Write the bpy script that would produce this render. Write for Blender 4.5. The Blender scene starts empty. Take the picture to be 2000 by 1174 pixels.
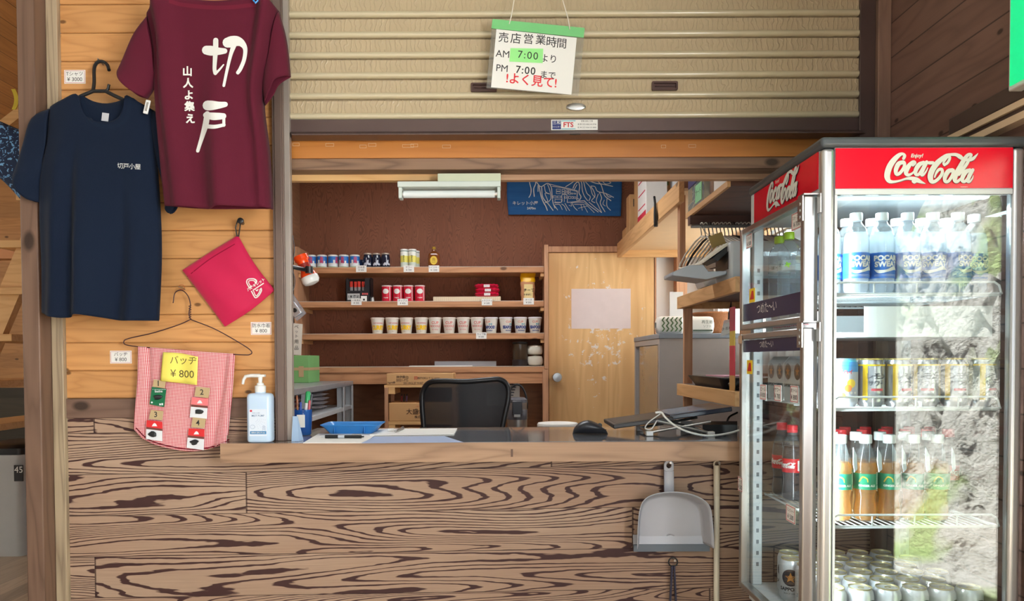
import bpy, bmesh, math, random
from mathutils import Vector, Matrix, noise as mnoise
from mathutils.bvhtree import BVHTree
random.seed(7)
S = bpy.context.scene
COL = S.collection
PI = math.pi

# ------------------------------------------------------------------ camera, world, light, exposure
W, H, F = 2000.0, 1174.0, 1450.0
CX, CY = 985.0, 738.0
CAM = Vector((0.0, -2.5, 1.22))
MROT = Matrix.Rotation(PI/2 - math.radians(1.4), 3, 'X') @ Matrix.Rotation(-0.004, 3, 'Z')
cd = bpy.data.cameras.new('camera')
cd.sensor_width = 36.0
cd.lens = F/W*36.0
cd.shift_x = (W/2-CX)/W
cd.shift_y = (CY-H/2)/W
cd.clip_start = 0.05
cam = bpy.data.objects.new('camera', cd)
cam.matrix_world = Matrix.Translation(CAM) @ MROT.to_4x4()
COL.objects.link(cam)
S.camera = cam

S.view_settings.view_transform = 'Standard'
S.view_settings.look = 'None'
S.view_settings.gamma = 1.0
S.view_settings.exposure = -0.4
S.view_settings.use_curve_mapping = False
S.cycles.max_bounces = 12
S.cycles.diffuse_bounces = 4
S.cycles.glossy_bounces = 4
S.cycles.transmission_bounces = 8
S.cycles.transparent_max_bounces = 40
S.cycles.sample_clamp_indirect = 6.0
S.cycles.caustics_reflective = False
S.cycles.caustics_refractive = False
S.cycles.use_denoising = True

wd = bpy.data.worlds.new('sky')
S.world = wd
wd.use_nodes = True
bg = wd.node_tree.nodes['Background']
bg.inputs[0].default_value = (0.82, 0.92, 1.0, 1)
bg.inputs[1].default_value = 1.6

def light(name, kind, loc, rot, energy, color=(1, 1, 1), size=None, size_y=None, angle=None):
    l = bpy.data.lights.new(name, kind)
    l.energy = energy
    l.color = color
    if kind == 'AREA':
        l.shape = 'RECTANGLE'
        l.size = size
        l.size_y = size_y
    if angle is not None:
        l.angle = angle
    o = bpy.data.objects.new(name, l)
    o.location = loc
    o.rotation_euler = rot
    COL.objects.link(o)
    return o

# sun high behind the building: lights the hillside outside the glass door, the roof shades the room
light('sun', 'SUN', (0, 0, 8), (math.radians(20), math.radians(-25), 0), 130.0, (1.0, 0.97, 0.90), angle=0.02)
# daylight entering by the rear window and the shop's side window, plus added fill lamps
light('rear_window_daylight', 'AREA', (-0.35, -4.42, 1.45), (math.radians(-90), 0, 0), 52.0, (0.90, 0.95, 1.0), 2.9, 1.8)
light('hall_fill_light', 'AREA', (-5.1, 0.6, 1.9), (0, math.radians(-90), 0), 34.0, (1.0, 0.93, 0.82), 1.4, 1.4)  # added to lift the dark hall, which has no window
light('front_fill_light', 'AREA', (1.50, -3.15, 1.5), (0, math.radians(90), 0), 240.0, (0.94, 0.97, 1.0), 1.3, 1.6)  # unseen source added to strengthen the side light from the right front
light('shop_window_daylight', 'AREA', (1.95, 1.75, 1.75), (0, math.radians(90), 0), 66.0, (0.95, 0.98, 1.0), 0.9, 1.2)
light('shop_fill_light', 'AREA', (-0.25, 1.35, 2.60), (0, 0, 0), 34.0, (0.95, 0.98, 1.0), 1.2, 0.3)  # unseen overhead source added to brighten the shop

# ------------------------------------------------------------------ pixel -> place
def ray(px, py):
    return MROT @ Vector(((px-CX)/F, -(py-CY)/F, -1.0))
def at(px, py, Y):
    d = ray(px, py)
    return CAM + d*((Y-CAM.y)/d.y)
def atx(px, py, X):
    d = ray(px, py)
    return CAM + d*((X-CAM.x)/d.x)
def atz(px, py, Z):
    d = ray(px, py)
    return CAM + d*((Z-CAM.z)/d.z)
def PXX(px, Y, py=620):
    return at(px, py, Y).x
def PZ(py, Y, px=900):
    return at(px, py, Y).z

# ------------------------------------------------------------------ materials
def lin(c):
    c = c/255.0
    return c/12.92 if c <= 0.04045 else ((c+0.055)/1.055)**2.4
def C(r, g=None, b=None):
    if g is None:
        g = b = r
    return (lin(r), lin(g), lin(b), 1.0)

class NT:
    def __init__(s, m):
        s.t = m.node_tree
        s.n = s.t.nodes
        s.l = s.t.links
    def new(s, typ, **kw):
        n = s.n.new(typ)
        for k, v in kw.items():
            setattr(n, k, v)
        return n
    def put(s, sock, v):
        if isinstance(v, bpy.types.NodeSocket):
            s.l.new(v, sock)
        elif v is not None:
            sock.default_value = v
    def math(s, op, a, b=None, c=None):
        n = s.new('ShaderNodeMath', operation=op)
        s.put(n.inputs[0], a)
        if b is not None: s.put(n.inputs[1], b)
        if c is not None: s.put(n.inputs[2], c)
        return n.outputs[0]
    def xyz(s, v):
        n = s.new('ShaderNodeSeparateXYZ')
        s.put(n.inputs[0], v)
        return n.outputs
    def vec(s, x, y, z):
        n = s.new('ShaderNodeCombineXYZ')
        for i, v in enumerate((x, y, z)):
            s.put(n.inputs[i], v)
        return n.outputs[0]
    def obj(s):
        return s.new('ShaderNodeTexCoord').outputs['Object']
    def noise(s, v, scale=1.0, detail=2.0, rough=0.5, dist=0.0):
        n = s.new('ShaderNodeTexNoise')
        s.put(n.inputs['Vector'], v)
        n.inputs['Scale'].default_value = scale
        n.inputs['Detail'].default_value = detail
        n.inputs['Roughness'].default_value = rough
        n.inputs['Distortion'].default_value = dist
        return n.outputs[0]
    def white(s, w):
        n = s.new('ShaderNodeTexWhiteNoise', noise_dimensions='1D')
        s.put(n.inputs['W'], w)
        return n.outputs[0]
    def ramp(s, fac, stops, interp='LINEAR'):
        n = s.new('ShaderNodeValToRGB')
        n.color_ramp.interpolation = interp
        e = n.color_ramp.elements
        while len(e) > 1:
            e.remove(e[-1])
        e[0].position, e[0].color = stops[0]
        for p, c in stops[1:]:
            x = e.new(p)
            x.color = c
        s.put(n.inputs[0], fac)
        return n.outputs[0]
    def mix(s, f, a, b, blend='MIX'):
        n = s.new('ShaderNodeMix', data_type='RGBA', blend_type=blend)
        s.put(n.inputs[0], f)
        s.put(n.inputs[6], a)
        s.put(n.inputs[7], b)
        return n.outputs[2]
    def bump(s, h, strength=0.3, dist=0.002):
        n = s.new('ShaderNodeBump')
        n.inputs['Strength'].default_value = strength
        n.inputs['Distance'].default_value = dist
        s.put(n.inputs['Height'], h)
        return n.outputs[0]

def base(name):
    m = bpy.data.materials.new(name)
    m.use_nodes = True
    return m, NT(m), m.node_tree.nodes['Principled BSDF']

def mat(name, col, rough=0.5, metal=0.0, var=0.06, vs=14.0, bump=0.0, bs=120.0, emit=None, es=0.0, spec=0.5, coat=0.0, sheen=0.0):
    m, t, p = base(name)
    o = t.obj()
    v = t.noise(o, vs, 3.0)
    k = t.math('MULTIPLY_ADD', v, 2*var, 1.0-var)
    c = t.mix(1.0, col, t.vec(k, k, k), 'MULTIPLY')
    t.put(p.inputs['Base Color'], c)
    p.inputs['Roughness'].default_value = rough
    p.inputs['Metallic'].default_value = metal
    p.inputs['Specular IOR Level'].default_value = spec
    p.inputs['Coat Weight'].default_value = coat
    p.inputs['Sheen Weight'].default_value = sheen
    if bump:
        t.put(p.inputs['Normal'], t.bump(t.noise(o, bs, 3.0), bump))
    if emit:
        p.inputs['Emission Color'].default_value = emit
        p.inputs['Emission Strength'].default_value = es
    return m

def glassy(name, tint=(1, 1, 1, 1), ior=1.45, gain=1.0, rough=0.0, body=None, bodyf=0.0):
    # thin clear sheet: straight-through tint plus a fresnel mirror, with an optional cloudy body
    m = bpy.data.materials.new(name)
    m.use_nodes = True
    t = NT(m)
    t.n.remove(t.n['Principled BSDF'])
    out = t.n['Material Output']
    tr = t.new('ShaderNodeBsdfTransparent')
    tr.inputs[0].default_value = tint
    gl = t.new('ShaderNodeBsdfGlossy')
    gl.inputs['Roughness'].default_value = rough
    ge = t.new('ShaderNodeNewGeometry')
    dt = t.new('ShaderNodeVectorMath', operation='DOT_PRODUCT')
    t.l.new(ge.outputs['Incoming'], dt.inputs[0])
    t.l.new(ge.outputs['Normal'], dt.inputs[1])
    f0 = ((ior-1)/(ior+1))**2
    sch = t.math('POWER', t.math('SUBTRACT', 1.0, t.math('ABSOLUTE', dt.outputs['Value'])), 5.0)
    f = t.math('MINIMUM', t.math('MULTIPLY', t.math('MULTIPLY_ADD', sch, 1.0-f0, f0), gain), 1.0)
    a = tr.outputs[0]
    if body:
        d = t.new('ShaderNodeBsdfDiffuse')
        d.inputs[0].default_value = body
        tl = t.new('ShaderNodeBsdfTranslucent')
        tl.inputs[0].default_value = body
        ad = t.new('ShaderNodeMixShader')
        ad.inputs[0].default_value = 0.5
        t.l.new(d.outputs[0], ad.inputs[1])
        t.l.new(tl.outputs[0], ad.inputs[2])
        mx = t.new('ShaderNodeMixShader')
        mx.inputs[0].default_value = bodyf
        t.l.new(a, mx.inputs[1])
        t.l.new(ad.outputs[0], mx.inputs[2])
        a = mx.outputs[0]
    ms = t.new('ShaderNodeMixShader')
    t.put(ms.inputs[0], f)
    t.l.new(a, ms.inputs[1])
    t.l.new(gl.outputs[0], ms.inputs[2])
    t.l.new(ms.outputs[0], out.inputs[0])
    return m

def wood(name, light_c, dark_c, axis='X', across='Z', pitch=None, off=0.0, gs=38.0, along=1.6, knots=0.0, contrast=0.55, rough=0.5, var=0.18, bump=0.15, spec=0.4, kscale=5.0, seam=0.0):
    # straight-grained boards: grain runs along `axis`, boards stack along `across`
    m, t, p = base(name)
    o = t.xyz(t.obj())
    ax = {'X': 0, 'Y': 1, 'Z': 2}
    a, c = o[ax[axis]], o[ax[across]]
    d = o[({0, 1, 2} - {ax[axis], ax[across]}).pop()]
    if pitch:
        row = t.math('FLOOR', t.math('DIVIDE', t.math('SUBTRACT', c, off), pitch))
        rnd = t.white(row)
    else:
        rnd = 0.35
    a2 = t.math('ADD', a, t.math('MULTIPLY', rnd, 17.0))
    v = t.vec(t.math('MULTIPLY', a2, along), t.math('MULTIPLY', c, gs*0.35), t.math('MULTIPLY', d, gs*0.35))
    n1 = t.noise(v, 1.0, 2.0, 0.5, 0.3)
    ring = t.math('FRACT', t.math('MULTIPLY', n1, 7.0))
    ring = t.math('PINGPONG', t.math('MULTIPLY', n1, 14.0), 1.0)
    v2 = t.vec(t.math('MULTIPLY', a2, along*3), t.math('MULTIPLY', c, gs*9), t.math('MULTIPLY', d, gs*9))
    fine = t.noise(v2, 1.0, 3.0, 0.6)
    g = t.math('ADD', t.math('MULTIPLY', t.math('POWER', ring, 2.0), 0.6), t.math('MULTIPLY', fine, 0.5))
    col = t.mix(t.math('MINIMUM', t.math('MULTIPLY', g, contrast), 1.0), light_c, dark_c)
    if pitch:
        k = t.math('MULTIPLY_ADD', t.white(t.math('ADD', row, 41.3)), 2*var, 1.0-var)
        if seam:
            k = t.math('MULTIPLY', k, t.math('MULTIPLY_ADD', t.math('LESS_THAN', t.math('FRACT', t.math('DIVIDE', t.math('SUBTRACT', c, off), pitch)), seam), -0.65, 1.0))
        col = t.mix(1.0, col, t.vec(k, k, k), 'MULTIPLY')
    big = t.math('MULTIPLY_ADD', t.noise(t.vec(t.math('MULTIPLY', a2, 1.3), t.math('MULTIPLY', c, 3.0), d), 1.0, 2.0), 0.3, 0.85)
    col = t.mix(1.0, col, t.vec(big, big, big), 'MULTIPLY')
    if knots:
        vo = t.new('ShaderNodeTexVoronoi', voronoi_dimensions='2D')
        t.put(vo.inputs['Vector'], t.vec(t.math('MULTIPLY', a2, 0.55), c, 0.0))
        vo.inputs['Scale'].default_value = kscale
        dist = vo.outputs['Distance']
        kn = t.ramp(dist, [(0.0, (1, 1, 1, 1)), (knots*0.55, (1, 1, 1, 1)), (knots, (0, 0, 0, 1))])
        col = t.mix(t.math('MULTIPLY', kn, 0.85), col, tuple([x*0.28 for x in dark_c[:3]]+[1.0]))
    t.put(p.inputs['Base Color'], col)
    p.inputs['Roughness'].default_value = rough
    p.inputs['Specular IOR Level'].default_value = spec
    if bump:
        t.put(p.inputs['Normal'], t.bump(g, bump, 0.0015))
    return m

def zebra(name, light_c, dark_c, axis='X', across='Z', pitch=0.14, off=0.0, freq=9.0, amp=1.0, stretch=1.1, wide=0.30, rough=0.6, contrast=1.0, tilt=0.0, zs=7.0, seam=True, jag=1.0):
    # flat-sawn cathedral grain: contour lines of a stretched noise field, one field per plank
    m, t, p = base(name)
    o = t.xyz(t.obj())
    ax = {'X': 0, 'Y': 1, 'Z': 2}
    a, c0 = o[ax[axis]], o[ax[across]]
    c = t.math('ADD', c0, t.math('MULTIPLY', a, tilt)) if tilt else c0
    rowf = t.math('DIVIDE', t.math('SUBTRACT', c, off), pitch)
    row = t.math('FLOOR', rowf)
    rnd = t.white(row)
    rnd2 = t.white(t.math('ADD', row, 7.7))
    # butt joint along the row
    jl = 2.3
    ja = t.math('DIVIDE', t.math('ADD', a, t.math('MULTIPLY', rnd2, jl)), jl)
    seg = t.math('FLOOR', ja)
    a2 = t.math('ADD', t.math('ADD', a, t.math('MULTIPLY', rnd, 31.0)), t.math('MULTIPLY', seg, 5.3))
    v = t.vec(t.math('MULTIPLY', a2, stretch), t.math('MULTIPLY', c, zs), t.math('MULTIPLY', rnd, 9.0))
    n1 = t.noise(v, 1.0, 1.2, 0.4, 0.25)
    v3 = t.vec(t.math('MULTIPLY', a2, 9.0), t.math('MULTIPLY', c, 55.0), rnd)
    j = t.noise(v3, 1.0, 2.0, 0.5)
    f = t.math('ADD', t.math('MULTIPLY', n1, freq*amp), t.math('MULTIPLY', j, 0.28*jag))
    fr = t.math('FRACT', f)
    wv = t.noise(t.vec(t.math('MULTIPLY', a2, 2.2), t.math('MULTIPLY', c, 16.0), 3.0), 1.0, 1.0)
    lim = t.math('MULTIPLY_ADD', wv, wide*1.6, wide*0.15)
    d = t.math('DIVIDE', fr, lim)
    line = t.ramp(d, [(0.0, (0, 0, 0, 1)), (0.12, (1, 1, 1, 1)), (0.80, (1, 1, 1, 1)), (1.0, (0, 0, 0, 1))])
    fine = t.noise(t.vec(t.math('MULTIPLY', a2, 5.0), t.math('MULTIPLY', c, 420.0), 1.0), 1.0, 2.0, 0.6)
    warm = t.noise(t.vec(t.math('MULTIPLY', a2, 1.2), t.math('MULTIPLY', c, 3.0), 5.0), 1.0, 1.0)
    lc = t.mix(t.math('MULTIPLY_ADD', warm, 1.4, -0.2), light_c, tuple([light_c[0]*0.74, light_c[1]*0.62, light_c[2]*0.56, 1]))
    lc = t.mix(t.math('MULTIPLY', fine, 0.55), lc, dark_c)
    col = t.mix(t.math('MULTIPLY', line, contrast), lc, dark_c)
    if seam:
        e1 = t.math('LESS_THAN', t.math('FRACT', rowf), 0.018)
        e2 = t.math('LESS_THAN', t.math('FRACT', ja), 0.0022)
        col = t.mix(t.math('MULTIPLY', t.math('MAXIMUM', e1, e2), 0.8), col, tuple([x*0.5 for x in dark_c[:3]]+[1]))
    t.put(p.inputs['Base Color'], col)
    p.inputs['Roughness'].default_value = rough
    p.inputs['Specular IOR Level'].default_value = 0.35
    t.put(p.inputs['Normal'], t.bump(line, 0.15, 0.001))
    return m

# ------------------------------------------------------------------ mesh helpers
class MB:
    def __init__(s):
        s.v, s.f, s.mi = [], [], []
    def add(s, vs, fs, mi=0):
        o = len(s.v)
        s.v += [tuple(v) for v in vs]
        for f in fs:
            s.f.append([i+o for i in f])
            s.mi.append(mi)
        return s
    def box(s, x0, x1, y0, y1, z0, z1, mi=0, R=None, c=None):
        if x0 > x1: x0, x1 = x1, x0
        if y0 > y1: y0, y1 = y1, y0
        if z0 > z1: z0, z1 = z1, z0
        vs = [Vector((x, y, z)) for z in (z0, z1) for y in (y0, y1) for x in (x0, x1)]
        if R is not None:
            c = Vector(c or (0, 0, 0))
            vs = [R @ (v-c) + c for v in vs]
        return s.add(vs, [(0, 2, 3, 1), (4, 5, 7, 6), (0, 1, 5, 4), (2, 6, 7, 3), (0, 4, 6, 2), (1, 3, 7, 5)], mi)
    def obox(s, c, half, R, mi=0):
        c = Vector(c)
        vs = [c + R @ Vector((sx*half[0], sy*half[1], sz*half[2])) for sz in (-1, 1) for sy in (-1, 1) for sx in (-1, 1)]
        return s.add(vs, [(0, 2, 3, 1), (4, 5, 7, 6), (0, 1, 5, 4), (2, 6, 7, 3), (0, 4, 6, 2), (1, 3, 7, 5)], mi)
    def lathe(s, prof, n=24, c=(0, 0, 0), mi=0, cap0=True, cap1=True, sx=1.0, sy=1.0, a0=0.0):
        vs = []
        for r, z in prof:
            for k in range(n):
                a = 2*PI*k/n + a0
                vs.append((c[0]+r*sx*math.cos(a), c[1]+r*sy*math.sin(a), c[2]+z))
        fs = []
        for i in range(len(prof)-1):
            for k in range(n):
                fs.append((i*n+k, i*n+(k+1) % n, (i+1)*n+(k+1) % n, (i+1)*n+k))
        if cap0: fs.append(tuple(reversed(range(n))))
        if cap1: fs.append(tuple(range((len(prof)-1)*n, len(prof)*n)))
        return s.add(vs, fs, mi)
    def tube(s, pts, r=0.003, n=8, mi=0, closed=False):
        pts = [Vector(p) for p in pts]
        rs = r if isinstance(r, (list, tuple)) else [r]*len(pts)
        m = len(pts)
        vs, prev = [], None
        for i, p in enumerate(pts):
            a = pts[(i-1) % m] if (closed or i > 0) else p
            b = pts[(i+1) % m] if (closed or i < m-1) else p
            d = (b-a)
            if d.length < 1e-9: d = Vector((0, 0, 1))
            d.normalize()
            if prev is None:
                u = d.orthogonal().normalized()
            else:
                u = prev - d*prev.dot(d)
                u = u.normalized() if u.length > 1e-6 else d.orthogonal().normalized()
            prev = u
            w = d.cross(u)
            for k in range(n):
                t = 2*PI*k/n
                vs.append(p + (u*math.cos(t)+w*math.sin(t))*rs[i])
        fs = []
        for i in range(m if closed else m-1):
            j = (i+1) % m
            for k in range(n):
                fs.append((i*n+k, i*n+(k+1) % n, j*n+(k+1) % n, j*n+k))
        if not closed:
            fs.append(tuple(reversed(range(n))))
            fs.append(tuple(range((m-1)*n, m*n)))
        return s.add(vs, fs, mi)
    def cyl(s, p0, p1, r0, r1=None, n=20, mi=0):
        return s.tube([p0, p1], [r0, r1 if r1 is not None else r0], n, mi)
    def prism(s, pts, ext, mi=0):
        # planar polygon (3-D points) pushed by vector ext
        ext = Vector(ext)
        n = len(pts)
        vs = [Vector(p) for p in pts] + [Vector(p)+ext for p in pts]
        fs = [tuple(reversed(range(n))), tuple(range(n, 2*n))]
        for i in range(n):
            j = (i+1) % n
            fs.append((i, j, n+j, n+i))
        return s.add(vs, fs, mi)
    def grid(s, fn, nu, nv, mi=0, wrap=False):
        vs = [fn(i/nu, j/nv) for j in range(nv+1) for i in range(nu+1)]
        fs = [(j*(nu+1)+i, j*(nu+1)+i+1, (j+1)*(nu+1)+i+1, (j+1)*(nu+1)+i) for j in range(nv) for i in range(nu)]
        return s.add(vs, fs, mi)
    def build(s, name, mats, parent=None, smooth=False, bevel=0.0, solid=0.0, segs=2, fixn=True, subsurf=0):
        me = bpy.data.meshes.new(name)
        me.from_pydata(s.v, [], s.f)
        if not isinstance(mats, (list, tuple)): mats = [mats]
        for m in mats: me.materials.append(m)
        me.polygons.foreach_set('material_index', s.mi)
        if fixn:
            b = bmesh.new()
            b.from_mesh(me)
            bmesh.ops.recalc_face_normals(b, faces=b.faces)
            b.to_mesh(me)
            b.free()
        o = bpy.data.objects.new(name, me)
        COL.objects.link(o)
        if parent is not None: o.parent = parent
        if smooth:
            me.polygons.foreach_set('use_smooth', [True]*len(me.polygons))
            if smooth != 'all':
                try:
                    me.set_sharp_from_angle(angle=math.radians(40))
                except Exception:
                    pass
        if solid:
            md = o.modifiers.new('thickness', 'SOLIDIFY')
            md.thickness = solid
            md.offset = 0
        if bevel:
            md = o.modifiers.new('bevel', 'BEVEL')
            md.width = bevel
            md.segments = segs
            md.limit_method = 'ANGLE'
            md.angle_limit = math.radians(50)
            me.polygons.foreach_set('use_smooth', [True]*len(me.polygons))
            try:
                me.set_sharp_from_angle(angle=math.radians(60))
            except Exception:
                pass
            md.harden_normals = False
        if subsurf:
            md = o.modifiers.new('subsurf', 'SUBSURF')
            md.levels = md.render_levels = subsurf
        me.update()
        return o

def tag(o, label=None, cat=None, group=None, kind=None):
    if label: o['label'] = label
    if cat: o['category'] = cat
    if group: o['group'] = group
    if kind: o['kind'] = kind
    return o
def thing(name, label, cat, loc=(0, 0, 0), rz=0.0, group=None):
    o = bpy.data.objects.new(name, None)
    o.empty_display_size = 0.05
    COL.objects.link(o)
    o.location = loc
    o.rotation_euler = (0, 0, rz)
    return tag(o, label, cat, group)
KIDS = {}
def children(o):
    return [c for c in bpy.data.objects if c.parent == o]
def dup(root, loc, rz=None, label=None, group=None, kids=None):
    kids = kids if kids is not None else tree(root)
    r = root.copy()
    COL.objects.link(r)
    r.location = loc
    if rz is not None: r.rotation_euler = (0, 0, rz)
    if label: r['label'] = label
    if group: r['group'] = group
    for ch, sub in kids:
        c = ch.copy()
        COL.objects.link(c)
        c.parent = r
        for g in sub:
            d = g.copy()
            COL.objects.link(d)
            d.parent = c
    return r
def tree(root):
    return [(c, children(c)) for c in children(root)]
def struct(name, mb, m, **kw):
    return tag(mb.build(name, m, **kw), kind='structure')
def bx(name, m, x0, x1, y0, y1, z0, z1, parent=None, bevel=0.0, **kw):
    return MB().box(x0, x1, y0, y1, z0, z1).build(name, m, parent, bevel=bevel, **kw)

def catmull(pts, n=8, closed=False):
    out = []
    m = len(pts)
    D = len(pts[0])
    for i in range(m if closed else m-1):
        if closed:
            p0, p1, p2, p3 = pts[(i-1) % m], pts[i], pts[(i+1) % m], pts[(i+2) % m]
        else:
            p0 = pts[i-1] if i > 0 else [2*pts[0][k]-pts[1][k] for k in range(D)]
            p1, p2 = pts[i], pts[i+1]
            p3 = pts[i+2] if i+2 < m else [2*pts[-1][k]-pts[-2][k] for k in range(D)]
        for k in range(n):
            t = k/n
            out.append(tuple(0.5*((2*p1[d]) + (-p0[d]+p2[d])*t + (2*p0[d]-5*p1[d]+4*p2[d]-p3[d])*t*t + (-p0[d]+3*p1[d]-3*p2[d]+p3[d])*t**3) for d in range(D)))
    if not closed: out.append(tuple(pts[-1]))
    return out

def ink(mb, strokes, fn, n=8, mi=0, curve=True, caps=True, cross=2):
    # brush strokes (u, v, width) -> ribbons mapped through fn(u, v)
    for k, st in enumerate(strokes):
        lift = k*(0.00002 if len(strokes) > 30 else 0.00007)
        p = catmull(st, n) if (curve and len(st) > 2) else [tuple(q) for q in st]
        if len(p) == 2:
            p = [tuple(p[0][d]+(p[1][d]-p[0][d])*i/6 for d in range(3)) for i in range(7)]
        vs = []
        for i, q in enumerate(p):
            a = p[max(0, i-1)]
            b = p[min(len(p)-1, i+1)]
            dx, dy = b[0]-a[0], b[1]-a[1]
            d = math.hypot(dx, dy) or 1.0
            nx, ny = -dy/d, dx/d
            for c in range(cross+1):
                w = q[2]*(0.5-c/cross)
                vs.append(fn(q[0]+nx*w, q[1]+ny*w, lift))
        m = cross+1
        fs = [(m*i+c, m*i+c+1, m*(i+1)+c+1, m*(i+1)+c) for i in range(len(p)-1) for c in range(cross)]
        mb.add(vs, fs, mi)
        if caps:
            for e, q in ((0, p[0]), (1, p[-1])):
                rg = max(1, cross//2)
                cl_ = lift+0.000012*(1+e)
                vs = [fn(q[0], q[1], cl_)]
                for r in range(1, rg+1):
                    vs += [fn(q[0]+q[2]/2*r/rg*math.cos(2*PI*i/12), q[1]+q[2]/2*r/rg*math.sin(2*PI*i/12), cl_) for i in range(12)]
                fs = [(0, 1+i, 1+(i+1) % 12) for i in range(12)]
                for r in range(rg-1):
                    fs += [(1+12*r+i, 1+12*(r+1)+i, 1+12*(r+1)+(i+1) % 12, 1+12*r+(i+1) % 12) for i in range(12)]
                mb.add(vs, fs, mi)
    return mb

def text2d(body, size=1.0, align='CENTER', bold=0.0, spacing=1.0):
    cu = bpy.data.curves.new('txt', 'FONT')
    cu.body = body
    cu.size = size
    cu.align_x = align
    cu.align_y = 'CENTER'
    cu.offset = bold
    cu.space_character = spacing
    cu.resolution_u = 3
    o = bpy.data.objects.new('txt', cu)
    COL.objects.link(o)
    dg = bpy.context.evaluated_depsgraph_get()
    me = bpy.data.meshes.new_from_object(o.evaluated_get(dg))
    vs = [(v.co.x, v.co.y) for v in me.vertices]
    fs = [tuple(p.vertices) for p in me.polygons]
    bpy.data.objects.remove(o)
    bpy.data.curves.remove(cu)
    bpy.data.meshes.remove(me)
    return vs, fs
def text(mb, body, size, fn, mi=0, **kw):
    vs, fs = text2d(body, size, **kw)
    return mb.add([fn(x, y) for x, y in vs], fs, mi)
def plane_fn(o, u, v, nrm=None, lift=0.0):
    o, u, v = Vector(o), Vector(u), Vector(v)
    n = (Vector(nrm) if nrm is not None else u.cross(v).normalized())
    return lambda a, b, l=0.0: o + u*a + v*b + n*(lift+l)
XV, YV, ZV = Vector((1, 0, 0)), Vector((0, 1, 0)), Vector((0, 0, 1))
NF = Vector((0, -1, 0))
def front_fn(x, y, z):
    return plane_fn((x, y, z), XV, ZV, NF)
def cyl_fn(r, z0=0.0, a0=-PI/2, slope=0.0, eps=0.0006):
    # wrap (u, v) metres around a vertical cylinder, facing -Y
    def f(u, v, l=0.0):
        rr = r + slope*v + eps + l
        a = a0 + u/r
        return Vector((rr*math.cos(a), rr*math.sin(a), z0+v))
    return f
def rrect(w, h, r, n=5):
    out = []
    for cx, cy, a0 in ((w/2-r, h/2-r, 0), (-w/2+r, h/2-r, PI/2), (-w/2+r, -h/2+r, PI), (w/2-r, -h/2+r, 3*PI/2)):
        for i in range(n+1):
            a = a0 + PI/2*i/n
            out.append((cx+r*math.cos(a), cy+r*math.sin(a)))
    return out
ORD = ['first', 'second', 'third', 'fourth', 'fifth', 'sixth', 'seventh', 'eighth', 'ninth', 'tenth', 'eleventh', 'twelfth']
# ------------------------------------------------------------------ shared materials
def part(mb, name, mats, root, **kw):
    # geometry given in world coordinates, stored in the coordinates of its (unrotated) thing or part
    o = Vector((0, 0, 0))
    r = root
    while r is not None:
        o += r.location
        r = r.parent
    mb.v = [tuple(Vector(v)-o) for v in mb.v]
    return mb.build(name, mats, root, **kw)

M = {}
M['pine'] = wood('pine_boards', C(208, 154, 98), C(160, 104, 56), 'X', 'Z', 0.0938, PZ(777.5, 0, 350), gs=40, knots=0.034, kscale=4.4, contrast=0.6, rough=0.38, var=0.09)
M['zebra'] = zebra('zebra_grain', C(200, 174, 150), C(64, 38, 36), 'X', 'Z', 0.140, 0.013, freq=33, stretch=0.62, wide=0.35, tilt=-0.012, zs=6.5, jag=2.6)
M['ply'] = zebra('plywood_back', C(160, 104, 78), C(100, 60, 44), 'Z', 'X', 0.61, 0.1, freq=34, stretch=2.6, wide=0.40, contrast=0.5, zs=13.0, seam=False, rough=0.65)
M['counter_wood'] = wood('counter_wood', C(176, 142, 114), C(112, 84, 64), 'X', 'Z', None, gs=34, along=1.4, contrast=0.7, rough=0.5)
M['counter_top'] = mat('counter_top_lacquer', C(150, 132, 118), 0.12, var=0.06, spec=0.6, coat=0.5)
M['beam'] = wood('weathered_beam', C(150, 118, 94), C(88, 64, 50), 'X', 'Z', None, gs=36, along=1.2, contrast=0.8, knots=0.05, kscale=3.0)
M['orange'] = wood('varnished_board', C(196, 128, 62), C(160, 92, 38), 'X', 'Z', None, gs=26, along=0.8, contrast=0.5, rough=0.4)
M['pale'] = wood('pale_pine', C(232, 190, 132), C(196, 140, 84), 'X', 'Z', None, gs=34, along=1.2, contrast=0.6, knots=0.06, kscale=3.5)
M['tan'] = wood('tan_strip', C(198, 160, 128), C(160, 122, 94), 'X', 'Z', None, gs=44, along=1.0, contrast=0.6)
M['post'] = wood('old_post', C(120, 93, 77), C(82, 60, 48), 'Z', 'X', None, gs=30, along=0.9, contrast=0.8, knots=0.05, kscale=2.2)
M['strip'] = wood('grey_batten', C(184, 166, 138), C(118, 100, 82), 'Z', 'X', None, gs=60, along=1.0, contrast=0.9)
M['rail'] = wood('grey_brown_rail', C(122, 96, 82), C(84, 62, 52), 'X', 'Z', None, gs=30, along=1.2, contrast=0.7, knots=0.05, kscale=2.5)
M['dark_plank'] = wood('dark_wall_planks', C(132, 100, 88), C(96, 68, 58), 'Y', 'Z', 0.113, 0.06, gs=24, along=1.2, contrast=0.6, knots=0.045, kscale=5.5, rough=0.6, var=0.07, seam=0.04)
M['trim_r'] = wood('brown_trim', C(140, 110, 94), C(106, 80, 68), 'Z', 'X', None, gs=30, along=1.0)
M['shelf'] = wood('shelf_board', C(206, 152, 110), C(150, 98, 66), 'X', 'Z', None, gs=36, along=1.1, contrast=0.7, knots=0.045, kscale=3.0)
M['shelfZ'] = wood('shelf_upright', C(206, 158, 122), C(158, 108, 78), 'Z', 'X', None, gs=36, along=1.1, contrast=0.7)
M['shelfY'] = wood('pine_shelf_edge', C(226, 180, 126), C(186, 132, 82), 'Y', 'Z', None, gs=36, along=1.1, contrast=0.7, knots=0.05, kscale=3.0)
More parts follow.
